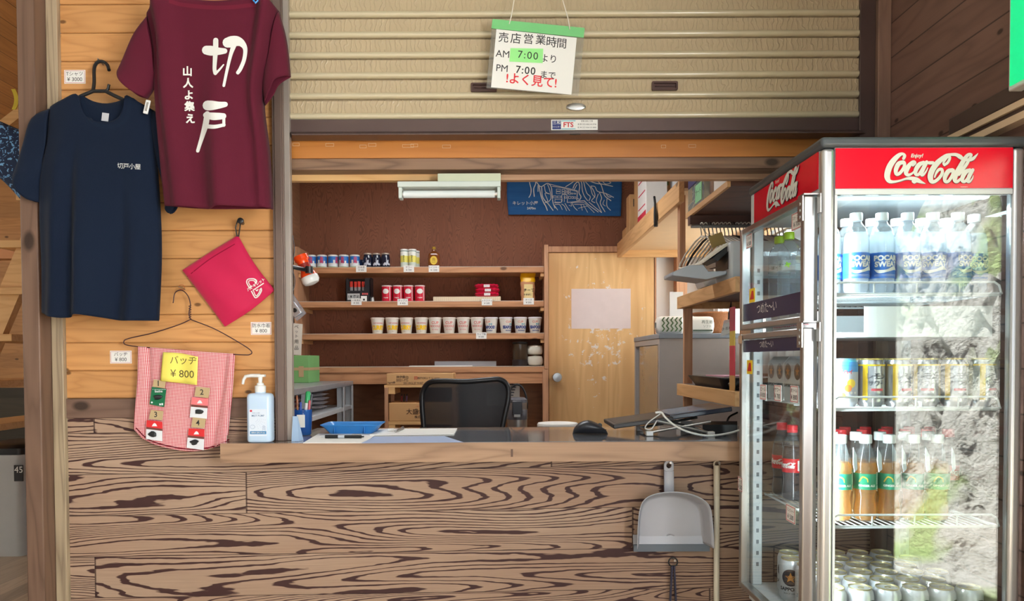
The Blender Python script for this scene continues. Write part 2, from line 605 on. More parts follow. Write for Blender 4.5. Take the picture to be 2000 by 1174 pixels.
M['darkply'] = wood('dark_board', C(112, 76, 62), C(76, 48, 40), 'X', 'Y', None, gs=22, along=1.6, contrast=0.8)
M['liner'] = mat('shelf_liner', C(214, 200, 182), 0.6)
M['guide'] = mat('bronze_guide', C(112, 94, 86), 0.42, 0.35, var=0.05)
M['guide_lt'] = mat('worn_aluminium', C(166, 156, 148), 0.38, 0.45, var=0.05)
M['bronze'] = mat('dark_bronze', C(86, 68, 64), 0.38, 0.3, var=0.05)
M['white'] = mat('white_plastic', C(236, 236, 232), 0.4, var=0.02)
M['paper'] = mat('white_paper', C(240, 238, 232), 0.7, var=0.02)
M['black'] = mat('black_plastic', C(26, 26, 28), 0.4, var=0.05)
M['ink'] = mat('black_ink', C(34, 32, 34), 0.6, var=0.0)
M['redink'] = mat('red_ink', C(214, 38, 48), 0.6, var=0.0)
M['print'] = mat('white_print', C(228, 228, 222), 0.6, var=0.02)
M['steel'] = mat('brushed_steel', C(190, 188, 184), 0.28, 0.9, var=0.06)
M['chrome'] = mat('chrome', C(220, 222, 224), 0.30, 0.85, var=0.03)
M['card'] = mat('cardboard', C(206, 160, 108), 0.75, var=0.05)
M['kraft'] = mat('kraft_card', C(186, 162, 122), 0.8, var=0.05)
M['greynail'] = mat('nail', C(150, 146, 142), 0.35, 0.8)
M['green_note'] = mat('green_note', C(140, 206, 150), 0.7, var=0.03)
M['floor'] = wood('floor_boards', C(190, 172, 150), C(140, 120, 98), 'Y', 'X', 0.12, 0.0, gs=30, along=1.0, contrast=0.6, rough=0.35)
M['ceil'] = mat('pale_ceiling', C(206, 208, 208), 0.8)
M['wwall'] = mat('white_wall', C(236, 234, 232), 0.7, var=0.02)

# ------------------------------------------------------------------ the shell
RW = 1.28      # right wall of the hall in front
RWS = 1.46     # right wall of the shop behind the counter
BW = 2.70      # back wall of the shop
CZ = 2.70
struct('floor', MB().box(-5.2, 1.5, -4.5, 3.4, -0.08, 0.0), M['floor'])
struct('ceiling', MB().box(-5.2, 1.42, -4.5, 0.05, CZ, CZ+0.08).box(-1.52, 1.6, 0.05, 3.4, CZ, CZ+0.08), M['ceil'])
struct('ceiling.001', MB().box(-5.2, -1.52, 0.05, 3.4, CZ, CZ+0.08), wood('hall_ceiling', C(196, 140, 84), C(150, 98, 54), 'Y', 'X', 0.12, 0.0, gs=26, along=0.9, var=0.08, seam=0.04))
# right wall with the glazed door near the fridge and the shop window further back
DY0, DY1, DZ = -1.50, -0.80, 1.80
VY0, VY1, VZ0, VZ1 = -3.95, -2.35, 0.85, 2.2  # unseen opening made up to let the right-front fill in
WY0, WY1, WZ0, WZ1 = 1.15, 2.45, 1.28, 2.02
m = MB()
m.box(RW, RW+0.1, -4.5, VY0, 0, CZ).box(RW, RW+0.1, VY0, VY1, 0, VZ0).box(RW, RW+0.1, VY0, VY1, VZ1, CZ).box(RW, RW+0.1, VY1, DY0, 0, CZ)
m.box(RW, RW+0.1, DY0, DY1, DZ, CZ).box(RW, RW+0.1, DY1, 0.1, 0, CZ)
q = MB().box(RWS, RWS+0.1, 0.1, WY0, 0, CZ).box(RWS, RWS+0.1, WY0, WY1, 0, WZ0).box(RWS, RWS+0.1, WY0, WY1, WZ1, CZ).box(RWS, RWS+0.1, WY1, BW+0.1, 0, CZ).box(RW+0.1, RWS+0.1, 0.0, 0.1, 0, CZ)
struct('wall_right.001', q, M['dark_plank'])
struct('wall_right', m, M['dark_plank'])
struct('wall_back', MB().box(-1.6, RWS, BW, BW+0.08, 0, CZ), M['ply'])
struct('wall_left', MB().box(-1.52, -1.42, 0.08, BW, 0, CZ), wood('shop_left_wall', C(170, 124, 92), C(120, 82, 60), 'Y', 'Z', 0.1, 0))
# left room
lr = MB().box(-5.2, -1.52, 3.2, 3.3, 1.02, CZ)
struct('wall_hall', lr, wood('hall_upper_boards', C(208, 156, 100), C(160, 108, 60), 'X', 'Z', 0.115, 0.02, var=0.1, knots=0.05))
struct('wall_hall.001', MB().box(-5.2, -1.52, 3.2, 3.3, 0, 1.02), wood('hall_lower_boards', C(74, 68, 56), C(50, 46, 38), 'X', 'Z', 0.115, 0.02))
m = MB().box(-5.2, -1.85, -4.6, -4.5, 0, CZ).box(-1.85, RW+0.1, -4.6, -4.5, 0, 0.5).box(-1.85, RW+0.1, -4.6, -4.5, 2.4, CZ)
struct('wall_rear', m, M['ceil'])
struct('shop_fill_fitting', MB().box(-0.9, 0.4, 1.15, 1.55, 2.62, 2.695), M['white'])  # unseen fitting added to go with the shop's fill light
struct('wall_hall.002', MB().box(-5.3, -5.2, -4.5, 3.3, 0, CZ), M['ceil'])

# front partition: pine boards
zseam = PZ(777.5, 0, 350)
x0, x1 = at(112, 600, 0).x, at(540, 600, 0).x
m = MB().box(x0, x1, 0.012, 0.1, 0.9, CZ)
z = zseam
while z < CZ:
    h = 0.0938
    zt = min(z+h-0.0012, CZ)
    m.prism([(x0, 0.012, z+0.0003), (x0, 0.003, z+0.0003), (x0, 0, z+0.003), (x0, 0, zt-0.003), (x0, 0.003, zt), (x0, 0.012, zt)], (x1-x0, 0, 0))
    z += h
struct('wall_front', m, M['pine'])
# dark rail between boards and panelling
struct('trim_1', MB().box(x0, x1, -0.006, 0.05, PZ(816, 0, 350), zseam-0.001), M['rail'], bevel=0.002)
# zebra-grain panelling
ctop = 0.952
m = MB().box(x0+0.01, RW, 0.0, 0.1, 0, 0.888).box(x0+0.01, x1, 0.0, 0.1, 0.888, PZ(816, 0, 350)-0.0008)
struct('wall_front.001', m, M['zebra'])
# post and batten at the left end
pa, pb = at(40, 600, -0.08).x, at(76.5, 600, -0.08).x
struct('trim_2', MB().box(pa+0.004, pb, -0.08, 0.12, 0, CZ), M['post'], bevel=0.004)
struct('trim_3', MB().box(at(99, 600, -0.02).x, at(121, 600, -0.02).x, -0.02, 0.05, 0, CZ), M['strip'], bevel=0.002)
struct('trim_4', MB().box(at(76, 600, 0).x, at(104, 600, 0).x, 0.0, 0.1, 0, CZ), M['post'])
# right jamb of the partition, beside the shutter
struct('trim_5', MB().box(at(1676, 200, 0).x, at(1706, 200, 0).x, -0.012, 0.1, 0.955, CZ), M['bronze'], bevel=0.002)
struct('trim_6', MB().box(at(1706, 200, 0).x, RW, -0.03, 0.1, 0.0, CZ), M['trim_r'], bevel=0.003)
# header over the counter: varnished board, beam and strips
hx0, hx1 = -0.76, at(1676, 200, 0).x
struct('trim_7', MB().box(hx0, hx1, 0.05, 0.09, PZ(308, 0.05), PZ(262, 0.05)), M['orange'])
struct('trim_8', MB().box(hx0, hx1, 0.056, 0.16, PZ(331, 0.056), PZ(308, 0.056)-0.0008), M['beam'], bevel=0.002)
struct('wall_front.002', MB().box(hx0-0.7, RWS, 0.1, 0.16, PZ(300, 0.1), CZ), M['tan'])
zs0, zs1 = PZ(352, 0.12), PZ(326, 0.12)
struct('trim_9', MB().box(-1.42, at(855, 340, 0.12).x, 0.12, 0.15, zs0, zs1), M['pale'], bevel=0.0015)
struct('trim_10', MB().box(at(978, 340, 0.13).x, RWS, 0.13, 0.16, zs0+0.002, zs1), M['tan'], bevel=0.0015)

# nails on the pale strip and marks on the varnished board
for px in (632, 687, 745, 808):
    a = at(px-3, 329, 0.12)
    tag(MB().cyl((a.x, 0.121, a.z-0.002), (a.x+0.011, 0.085, a.z-0.006), 0.0016, n=6).build('bent_nail', M['greynail']),
        {632: 'thin nail at the far left of the pale strip above the counter', 687: 'second thin nail from the left in the pale strip',
         745: 'third thin nail from the left in the pale strip', 808: 'thin nail nearest the ring knot in the pale strip'}[px], 'nail', 'nails in the pale strip')
tp = mat('tape_residue', C(224, 200, 170), 0.6)
rs = MB()
for px, py, w, h in ((578, 282, 13, 6), (644, 283, 16, 6), (709, 286, 13, 6), (727, 283, 15, 6), (797, 285, 22, 6), (809, 284, 14, 6), (872, 286, 16, 6), (1296, 286, 9, 6), (1352, 285, 14, 6)):
    a = at(px, py, 0.0492)
    k = 2.55/1450
    w *= k; h *= k
    for q in ((-w/2, w/2, h/2-0.0008, h/2), (-w/2, w/2, -h/2, -h/2+0.0008), (-w/2, -w/2+0.0008, -h/2, h/2), (w/2-0.0008, w/2, -h/2, h/2)):
        rs.box(a.x+q[0], a.x+q[1], 0.0490, 0.0499, a.z+q[2], a.z+q[3])
tag(rs.build('tape_residue', tp), 'small outlines of old tape on the varnished header board', 'tape marks', kind='stuff')

# left guide rail of the shutter, standing on the counter
m = MB().box(at(535, 600, -0.03).x, at(557, 600, -0.03).x, -0.03, 0.03, ctop+0.0005, CZ)
m.box(at(539, 600, -0.036).x, at(553, 600, -0.036).x, -0.036, -0.03, ctop+0.0005, CZ)
struct('trim_11', m, M['guide'], bevel=0.0015)
m = MB().box(at(557.5, 600, -0.02).x, at(569, 600, -0.02).x, -0.02, 0.004, ctop+0.0005, CZ)
struct('trim_12', m, M['guide_lt'], bevel=0.001)

# glazed door in the right wall and its head trim
fm = mat('door_aluminium', C(120, 112, 104), 0.35, 0.5)
md_ = MB()
for y0, y1 in ((DY0, DY0+0.05), (DY1-0.05, DY1)) :
    md_.box(RW+0.03, RW+0.07, y0, y1, 0.0, DZ)
md_.box(RW+0.03, RW+0.07, DY0, DY1, DZ-0.05, DZ).box(RW+0.03, RW+0.07, DY0, DY1, 0, 0.06)
dr = struct('door_2', md_, fm)
part(MB().box(RW+0.048, RW+0.052, DY0+0.03, DY1-0.03, 0.05, DZ-0.03), 'glass_pane', glassy('door_glass'), dr)
m = MB()
a, b = -2.3, -0.40
struct('trim_13', MB().box(RW-0.03, RW, a, b, 1.845, 1.89), M['bronze'], bevel=0.002)
lt = mat('pale_head_strip', C(236, 206, 170), 0.4)
struct('trim_14', MB().box(RW-0.034, RW, a, b, 1.826, 1.842), lt)
struct('trim_15', MB().box(RW-0.026, RW, a, b, 1.812, 1.826), M['bronze'])
struct('trim_16', MB().box(RW-0.034, RW, a, b, 1.794, 1.812), lt)

# exit sign on the right wall
ex = thing('exit_sign', 'green lit exit sign box at the right edge on the dark plank wall', 'sign', (1.235, -0.86, 1.86))
part(MB().box(1.22, 1.262, -1.03, -0.69, 1.862, 2.17), 'housing', M['white'], ex, bevel=0.003)
part(MB().box(1.262, 1.28, -1.0, -0.72, 1.90, 2.12), 'wall_plate', M['white'], ex)
part(MB().box(1.2165, 1.2195, -1.02, -0.70, 1.872, 2.16), 'lit_panel', mat('exit_green', C(0, 190, 110), 0.4, emit=C(10, 235, 150), es=1.0), ex)

# ------------------------------------------------------------------ outdoors, seen in the fridge glass
def hillz(x, y):
    s = max(0.0, x-2.9)
    n = mnoise.fractal(Vector((x*1.3, y*1.3, 1.3)), 0.9, 2.0, 6)
    r = 1.6*abs(mnoise.noise(Vector((x*3.6, y*3.6, 4.0))))+0.7*abs(mnoise.noise(Vector((x*8, y*8, 2.0))))
    return -0.15 + s*1.15 + (n*0.5 + abs(r)*0.35)*min(1.0, s*1.2)
m = MB()
NX, NY = 200, 220
m.grid(lambda u, v: (1.42+u*8.5, -9.0+v*9.0, hillz(1.42+u*8.5, -9.0+v*9.0)), NX, NY)
mm, t, p = base('rocky_slope')
o_ = t.obj()
n_ = t.noise(o_, 5.5, 6.0, 0.7)
g_ = t.noise(o_, 0.9, 3.0)
c_ = t.ramp(n_, [(0.38, C(40, 40, 38)), (0.46, C(190, 190, 184)), (0.56, C(244, 244, 240))])
c_ = t.mix(t.ramp(g_, [(0.50, (0, 0, 0, 1)), (0.58, (1, 1, 1, 1))]), c_, C(126, 146, 92))
t.put(p.inputs['Base Color'], c_)
p.inputs['Roughness'].default_value = 0.9
t.put(p.inputs['Normal'], t.bump(n_, 1.0, 0.2))
struct('ground_hillside', m, mm)

# ------------------------------------------------------------------ left hall: stairs, bin
lw = M['pale']
st = thing('staircase', 'pale wooden open staircase rising in the hall behind the left post', 'stairs', (-3.2, 2.2, 0))
SY0, SY1 = 1.55, 2.45
a, b = at(-20, 660, SY0), at(60, 470, SY0)
d = (b-a)
m = MB()
up = Vector((0, 0, 1))
for yy in (SY0,):
    p0 = Vector((a.x-1.3*d.x, yy, a.z-1.3*d.z)); p1 = Vector((a.x+1.4*d.x, yy, a.z+1.4*d.z))
    m.prism([p0+up*-0.14, p1+up*-0.14, p1+up*0.14, p0+up*0.14], (0, 0.05, 0))
part(m, 'stringer', lw, st)
for k in range(-2, 4):
    q = a + d*(k*0.48)
    part(MB().box(q.x-0.16, q.x+0.14, SY0-0.03, SY1, q.z-0.02, q.z+0.02), 'tread', lw, st, bevel=0.003)
struct('trim_17', MB().box(-3.6, -1.55, 2.6, 2.7, PZ(505, 2.6, 20), PZ(486, 2.6, 20)), M['orange'])
a, b = at(-30, 258, 1.2), at(60, 188, 1.2)
struct('trim_18', MB().prism([a, b, b+Vector((0, 0, -0.06)), a+Vector((0, 0, -0.06))], (0, 0.06, 0)), M['pale'])
yb = thing('yellow_strap', 'yellow strap hanging by the slanting beam behind the left post', 'strap', tuple(at(27, 205, 1.193)))
part(MB().grid(lambda u, v: at(22+8*u+6*math.sin(v*3), 174+40*v, 1.197), 4, 10), 'webbing', mat('yellow_web', C(226, 206, 70), 0.7), yb, solid=0.003)

bn = thing('rubbish_bin', 'tall light grey rubbish bin with a black lid in the hall at the left', 'bin', (at(-8, 1000, 2.1).x, 2.32, 0))
R_ = lambda w, d, z, r: [(x+bn.location.x, y+bn.location.y, z) for x, y in rrect(w, d, r)]
def loft(mb, rings, mi=0, cap=True):
    n = len(rings[0])
    vs = [v for r in rings for v in r]
    fs = [(i*n+k, i*n+(k+1) % n, (i+1)*n+(k+1) % n, (i+1)*n+k) for i in range(len(rings)-1) for k in range(n)]
    if cap:
        fs += [tuple(reversed(range(n))), tuple(range((len(rings)-1)*n, len(rings)*n))]
    return mb.add(vs, fs, mi)
binw = 2*(at(49, 1000, 2.12).x-bn.location.x)
part(loft(MB(), [R_(binw-0.03, 0.40, 0.0, 0.04), R_(binw-0.02, 0.42, 0.06, 0.05), R_(binw, 0.44, 0.60, 0.05), R_(binw+0.01, 0.45, 0.61, 0.05), R_(binw+0.01, 0.45, 0.64, 0.05)]), 'body', mat('bin_grey', C(190, 194, 196), 0.45), bn, smooth=True)
part(loft(MB(), [R_(binw+0.015, 0.46, 0.642, 0.05), R_(binw+0.015, 0.46, 0.68, 0.05), R_(binw-0.04, 0.40, 0.70, 0.05)]), 'lid', M['black'], bn, smooth=True)
lp = at(38, 924, 2.1)
lb = part(MB().box(lp.x-0.028, lp.x+0.026, bn.location.y-0.2295, bn.location.y-0.2215, lp.z-0.05, lp.z+0.05), 'size_label', M['ink'], bn)
part(text(MB(), '45', 0.055, front_fn(lp.x+0.002, bn.location.y-0.230, lp.z+0.02)), 'lettering', M['print'], lb)
# ------------------------------------------------------------------ roller shutter
SHY = 0.0
shx0, shx1 = at(556.5, 120, SHY).x, at(1677, 120, SHY).x
m_, t, p = base('shutter_enamel')
o_ = t.obj()
xo = t.xyz(o_)
wv = t.noise(t.vec(t.math('MULTIPLY', xo[0], 34.0), t.math('MULTIPLY', xo[2], 26.0), 0.0), 1.0, 1.5, 0.5, 0.4)
ph = t.math('ADD', t.math('MULTIPLY', xo[0], 120.0), t.math('MULTIPLY', wv, 4.2))
emb = t.ramp(t.math('PINGPONG', ph, 1.0), [(0.0, (1, 1, 1, 1)), (0.16, (1, 1, 1, 1)), (0.42, (0, 0, 0, 1))])
t.put(p.inputs['Base Color'], C(180, 162, 132))
p.inputs['Roughness'].default_value = 0.36
t.put(p.inputs['Normal'], t.bump(emb, 0.5, 0.0025))
M['shutter_tex'] = m_
M['shutter'] = mat('shutter_roll', C(196, 184, 154), 0.2, var=0.03, spec=0.9)
sh = thing('roller_shutter', 'beige steel roller shutter drawn up over the counter opening', 'shutter', ((shx0+shx1)/2, SHY, PZ(256, SHY)))
zb = PZ(232, SHY)
pitch = 39.0/1450*2.5
prof = []
z = zb
mt, mr = MB(), MB()
k = 0
while z < CZ:
    # rounded roll at the foot of the slat, then the embossed flat, then the dark joint
    pr = [(0.004, z), (-0.003, z+0.001), (-0.0075, z+0.006), (-0.0085, z+0.010), (-0.0075, z+0.014), (-0.003, z+0.019)]
    pl = [(-0.003, z+0.019), (-0.002, z+0.021), (-0.002, z+pitch-0.008), (0.004, z+pitch-0.005), (0.012, z+pitch-0.0045), (0.012, z+pitch-0.0005), (0.004, z+pitch)]
    for q, mb in ((pr, mr), (pl, mt)):
        vs = [(x, SHY+y, zz) for y, zz in q for x in (shx0, shx1)]
        mb.add(vs, [(2*i, 2*i+1, 2*i+3, 2*i+2) for i in range(len(q)-1)])
    z += pitch
sl = part(mt, 'slat_curtain', M['shutter_tex'], sh, smooth=True)
part(mr, 'slat_rolls', M['shutter'], sl, smooth='all')
m = MB()
z1, z0 = PZ(233, SHY)-0.0005, PZ(257, SHY)
m.box(shx0, shx1, -0.004, 0.03, z0, z1)
m.prism([(shx0+0.01, -0.004, z0), (shx0+0.03, -0.035, z0-0.016), (shx0+0.03, -0.035, z0-0.020), (shx0+0.01, 0.03, z0-0.020), (shx0+0.01, 0.03, z0)], (shx1-shx0-0.02, 0, 0))
part(m, 'bottom_rail', M['bronze'], sh)
for (px, py, w) in ((945, 171.5, 50), (1298, 168.5, 50)):
    a = at(px, py, -0.004)
    hw, hh = w/2*0.00172, 8.5*0.00172
    g = MB()
    pts = rrect(2*hw, 2*hh, 0.004)
    pin = rrect(2*hw-0.012, 2*hh-0.012, 0.002)
    n = len(pts)
    vs = [(a.x+x, -0.011, a.z+y) for x, y in pts] + [(a.x+x, -0.011, a.z+y) for x, y in pin] + [(a.x+x, -0.0035, a.z+y) for x, y in pin] + [(a.x+x, -0.001, a.z+y) for x, y in pts]
    fs = []
    for i in range(n):
        j = (i+1) % n
        fs += [(i, j, n+j, n+i), (n+i, n+j, 2*n+j, 2*n+i), (3*n+i, 3*n+j, j, i)]
    fs.append(tuple(range(2*n, 3*n)))
    g.add(vs, fs)
    g.box(a.x-hw+0.012, a.x+hw-0.012, -0.009, -0.004, a.z-0.001, a.z+0.003)
    part(g, 'pull_handle', mat('brown_pull', C(70, 42, 34), 0.4), sh)
a = at(1125, 209, -0.004)
lk = MB()
for kk, (sx, y) in enumerate(((1.0, -0.003), (0.92, -0.008), (0.6, -0.010))):
    pass
vs, n = [], 28
rings = ((1.0, -0.0025), (1.0, -0.006), (0.9, -0.009), (0.55, -0.0105))
for s, y in rings:
    vs += [(a.x+0.033*s*math.cos(2*PI*i/n), y, a.z+0.0125*s*math.sin(2*PI*i/n)) for i in range(n)]
fs = [(q*n+i, q*n+(i+1) % n, (q+1)*n+(i+1) % n, (q+1)*n+i) for q in range(3) for i in range(n)] + [tuple(range(3*n, 4*n))]
lk.add(vs, fs)
lk.box(a.x-0.004, a.x+0.004, -0.0112, -0.0100, a.z-0.001, a.z+0.001)
part(lk, 'lock_plate', M['steel'], sh, smooth=True)
# maker's sticker on the bottom rail
a = at(1122, 243.5, -0.0045)
k = 2.496/1450
def stk(mb, x0, y0, x1, y1, mi=0, l=0.0):
    return mb.box(a.x+(x0-1122)*k, a.x+(x1-1122)*k, -0.0052-l, -0.0042, a.z-(y0-243.5)*k, a.z-(y1-243.5)*k, mi)
sb = stk(MB(), 1077, 234, 1167, 254)
stp = part(sb, 'sticker', M['paper'], sh)
bl, rd, tl = mat('sticker_blue', C(30, 44, 110), 0.5), mat('sticker_red', C(190, 24, 40), 0.5), mat('sticker_teal', C(80, 170, 190), 0.5)
sb = stk(MB(), 1079, 235.5, 1096, 252.5, 0, 0.0002)
stk(sb, 1096.5, 235.5, 1124, 237, 1, 0.0002); stk(sb, 1096.5, 251, 1124, 252.5, 1, 0.0002)
part(sb, 'sticker_fields', [bl, tl], stp)
lt_ = MB()
fn = lambda px, py, l=0.0058: plane_fn((a.x+(px-1122)*k, -l, a.z-(py-243.5)*k), XV, ZV, NF)
text(lt_, '三和', 8*k, fn(1087.5, 240), 0)
text(lt_, 'シャッター', 3.4*k, fn(1087.5, 248), 0)
text(lt_, 'FTS', 13*k, fn(1110, 244.2), 1, bold=0.0006)
for yy, tx in ((237.2, '営業 本社 工場'), (243.3, '長 野 □□ 0262-43-5738'), (249.3, '松 本 □□ 0263-25-2808')):
    text(lt_, tx, 3.5*k, fn(1146, yy), 2)
part(lt_, 'lettering', [M['paper'], rd, M['ink']], stp)
# lock tongue on the lower lip
a = at(1123, 264, -0.03)
part(MB().lathe([(0.001, -0.002), (0.018, -0.001), (0.018, 0.001), (0.001, 0.002)], 16, (a.x, -0.034, a.z+0.001), sy=0.35), 'latch', M['black'], sh)

# ------------------------------------------------------------------ opening-hours notice hanging before the shutter
NY = -0.075
g = lambda px, py, y=NY: at(px, py, y)
nt = thing('opening_hours_notice', 'clear sleeve with a handwritten opening hours sheet hanging on string before the shutter', 'notice', tuple(g(1046, 112)))
TL, TR, BR, BL = (962, 38), (1142, 56), (1130, 187), (950, 172)
sleeve = glassy('clear_sleeve', (0.93, 0.93, 0.92, 1), gain=1.0, body=C(215, 212, 205), bodyf=0.18)
part(MB().prism([g(*TL), g(*TR), g(*BR), g(*BL)], (0, 0.0012, 0)), 'sleeve', sleeve, nt)
part(MB().prism([g(962, 37, NY-0.002), g(1142, 54.5, NY-0.002), g(1140, 73, NY-0.002), g(960, 55, NY-0.002)], (0, 0.006, 0)), 'top_bar', mat('green_bar', C(112, 190, 120), 0.45), nt)
sheet = part(MB().prism([g(969.5, 57, NY-0.0008), g(1126.5, 74, NY-0.0008), g(1116, 185, NY-0.0008), g(959, 170.5, NY-0.0008)], (0, -0.0006, 0)), 'paper_sheet', M['paper'], nt)
sheet['label'] = 'white handwritten sheet'
k = 2.424/1450
ang = math.radians(-6.2)
du = Vector((math.cos(ang), 0, math.sin(ang)))
dv = Vector((-math.sin(ang)*0.75, 0, math.cos(ang)))
def nfn(px, py):
    return plane_fn(g(px, py, NY-0.0018), du, dv, NF)
lt_ = MB()
for ch, px, py, s in zip('売店営業時間', (983.5, 1007.5, 1032, 1056, 1077, 1097), (74.5, 76.5, 77.5, 79, 83.5, 86), (22, 23, 22, 22, 23, 22)):
    text(lt_, ch, s*k*0.94, nfn(px, py), bold=0.00018)
part(lt_, 'title_lettering', M['ink'], sheet)
lt_ = text(MB(), 'AM', 19*k, nfn(982, 106))
part(lt_, 'opening_lettering', M['ink'], sheet)
lt_ = MB()
text(lt_, 'より', 17*k, nfn(1072, 115.5), bold=0.0002)
part(lt_, 'opening_lettering', M['ink'], sheet)
lt_ = text(MB(), 'PM', 19*k, nfn(980.5, 134))
part(lt_, 'closing_lettering', M['ink'], sheet)
lt_ = text(MB(), '7:00', 20*k, nfn(1026.5, 138), spacing=1.15, bold=0.0004)
part(lt_, 'closing_lettering', M['ink'], sheet)
lt_ = MB()
text(lt_, 'まで', 16*k, nfn(1070, 147.5), bold=0.0002)
part(lt_, 'closing_lettering', M['ink'], sheet)
lt_ = text(MB(), '!よく見て!', 23*k, nfn(1038, 158.5), 0, spacing=0.93, bold=0.0006)
part(lt_, 'red_handwriting', M['redink'], sheet)['label'] = 'red handwriting'
gp = part(MB().prism([g(997, 94, NY-0.003), g(1061, 95, NY-0.003), g(1060, 123, NY-0.003), g(995, 120, NY-0.003)], (0, 0.0012, 0)), 'green_patch', mat('lime_note', C(150, 228, 140), 0.6), sheet)
gp['label'] = 'lime green taped-on time'
lt_ = MB()
text(lt_, '7:00', 20*k, plane_fn(g(1031, 108.5, NY-0.0034), du, dv, NF), spacing=1.2)
part(lt_, 'time_lettering', M['ink'], sheet)
m = MB()
m.tube([g(994.5, 47, NY-0.003), g(999, 30), g(1004, 0), g(1012, -80)], 0.0016, 6)
m.tube([g(1113, 58, NY-0.003), g(1109, 35), g(1099, 0), g(1080, -80)], 0.0016, 6)
part(m, 'string', mat('white_string', C(228, 222, 208), 0.8), nt)

# ------------------------------------------------------------------ cloth tools
def pol(pts, n=40):
    c = catmull(pts, 10) if len(pts) > 2 else [pts[0], pts[1]]
    L = [0.0]
    for i in range(1, len(c)):
        L.append(L[-1]+math.hypot(c[i][0]-c[i-1][0], c[i][1]-c[i-1][1]))
    def f(t):
        s = t*L[-1]
        for i in range(1, len(c)):
            if L[i] >= s-1e-9:
                k = (s-L[i-1])/max(1e-9, L[i]-L[i-1])
                return (c[i-1][0]+(c[i][0]-c[i-1][0])*k, c[i-1][1]+(c[i][1]-c[i-1][1])*k)
        return c[-1]
    return f
def coons(T, B, L, R):
    T, B, L, R = pol(T), pol(B), pol(L), pol(R)
    c00, c10, c01, c11 = T(0), T(1), B(0), B(1)
    def f(u, v):
        t, b, l, r = T(u), B(u), L(v), R(v)
        return tuple((1-v)*t[i]+v*b[i]+(1-u)*l[i]+u*r[i]-((1-u)*(1-v)*c00[i]+u*(1-v)*c10[i]+(1-u)*v*c01[i]+u*v*c11[i]) for i in (0, 1))
    return f
def sheet_pts(q, Y, dep, nu, nv, mb, mi=0):
    def fn(u, v):
        px, py = q(u, v)
        w = at(px, py, Y)
        return Vector((w.x, w.y-dep(u, v), w.z))
    return mb.grid(fn, nu, nv, mi)
def bulge(u, p=4):
    return max(0.0, 1-abs(2*u-1)**p)**0.5
def gauss(x, c, w):
    return math.exp(-((x-c)/w)**2)
def bvh_fn(mb, Y0, lift=0.0014):
    tr = BVHTree.FromPolygons([Vector(v) for v in mb.v], mb.f)
    def f(px, py, l=0.0):
        w = at(px, py, Y0)
        d = (w-CAM).normalized()
        h = tr.ray_cast(CAM, d)
        if h[0] is None:
            return w
        return h[0] - d*(lift+l)
    return f
def fabric(name, col, rough=0.9, scale=700.0, b=0.25, sheen=0.03, var=0.05):
    return mat(name, col, rough, var=var, bump=b, bs=scale, sheen=sheen, spec=0.2, vs=20)

def saw(u, c, w, A, L):
    # a fold: the cloth swells towards the viewer over w, then falls back gently over L
    a = (u-(c-w/2))/w
    if a <= 0: return 0.0
    if a < 1: return A*(3*a*a-2*a*a*a)
    b = (u-(c+w/2))/L
    if b >= 1: return 0.0
    return A*(1-(3*b*b-2*b*b*b))
# ------------------------------------------------------------------ navy T-shirt on a black hanger
navy = fabric('navy_cotton', C(12, 24, 44))
NYB = -0.088
ns = thing('navy_t_shirt', 'navy blue T-shirt with small white chest print on a black hanger', 'T-shirt', tuple(at(195, 420, NYB)))
def nfold(u, v):
    s = 0.010*gauss(u, 0.20+0.05*v, 0.07)*v + 0.012*gauss(u, 0.46-0.03*v, 0.10)*max(0, v-0.15) - 0.012*gauss(u, 0.34, 0.05)*max(0, v-0.1) - 0.012*gauss(u, 0.74-0.02*v, 0.06)*v + 0.008*gauss(u, 0.88, 0.05)*v
    s = 0.4*s+0.003*math.sin(9*u+4*v)*(1-v)*v*3
    k = min(1.0, max(0.0, (v-0.12)*1.8))
    s += saw(u, 0.33+0.02*v, 0.13, 0.030*k, 0.30)+saw(u, 0.80-0.06*v, 0.15, 0.026*max(0.0, v-0.3), 0.15)+saw(u, 0.10, 0.10, 0.016*k, 0.12)
    return s
nd = lambda u, v: 0.040*bulge(u, 3)*(0.75+0.25*v)+1.5*nfold(u, v)*bulge(u, 6)+0.002
q = coons([(98, 213), (130, 200), (160, 190), (170, 219), (184, 238), (214, 245), (240, 236), (250, 215), (254, 192), (276, 203), (300, 216)],
          [(83, 610), (120, 621), (150, 622), (178, 617), (215, 622), (255, 628), (311, 627)],
          [(98, 213), (92, 280), (80, 340), (78, 420), (82, 520), (83, 610)],
          [(300, 216), (306, 300), (313, 400), (316, 500), (311, 627)])
fm = sheet_pts(q, NYB, nd, 56, 70, MB())
body_front = MB(); body_front.v, body_front.f = list(fm.v), list(fm.f)
qb = coons([(98, 213), (130, 200), (158, 187), (180, 197), (205, 202), (230, 198), (254, 189), (276, 203), (300, 216)],
           [(83, 608), (178, 612), (255, 622), (311, 625)],
           [(98, 213), (92, 280), (80, 340), (78, 420), (82, 520), (83, 608)],
           [(300, 216), (306, 300), (313, 400), (316, 500), (311, 625)])
sheet_pts(qb, NYB, lambda u, v: -0.001, 24, 30, fm)
bd = part(fm, 'body', navy, ns, smooth='all', solid=0.0016)
def sleeve_mb(T, B, L, R, Y, th, mb=None, n=20, back=True):
    q = coons(T, B, L, R)
    mb = mb or MB()
    sheet_pts(q, Y, lambda u, v: th*bulge(u, 2.5)*(0.6+0.4*v)+0.004*math.sin(u*7+v*5)*bulge(u, 4), n, n, mb)
    if back:
        sheet_pts(q, Y, lambda u, v: -0.002, n, n, mb)
    return mb
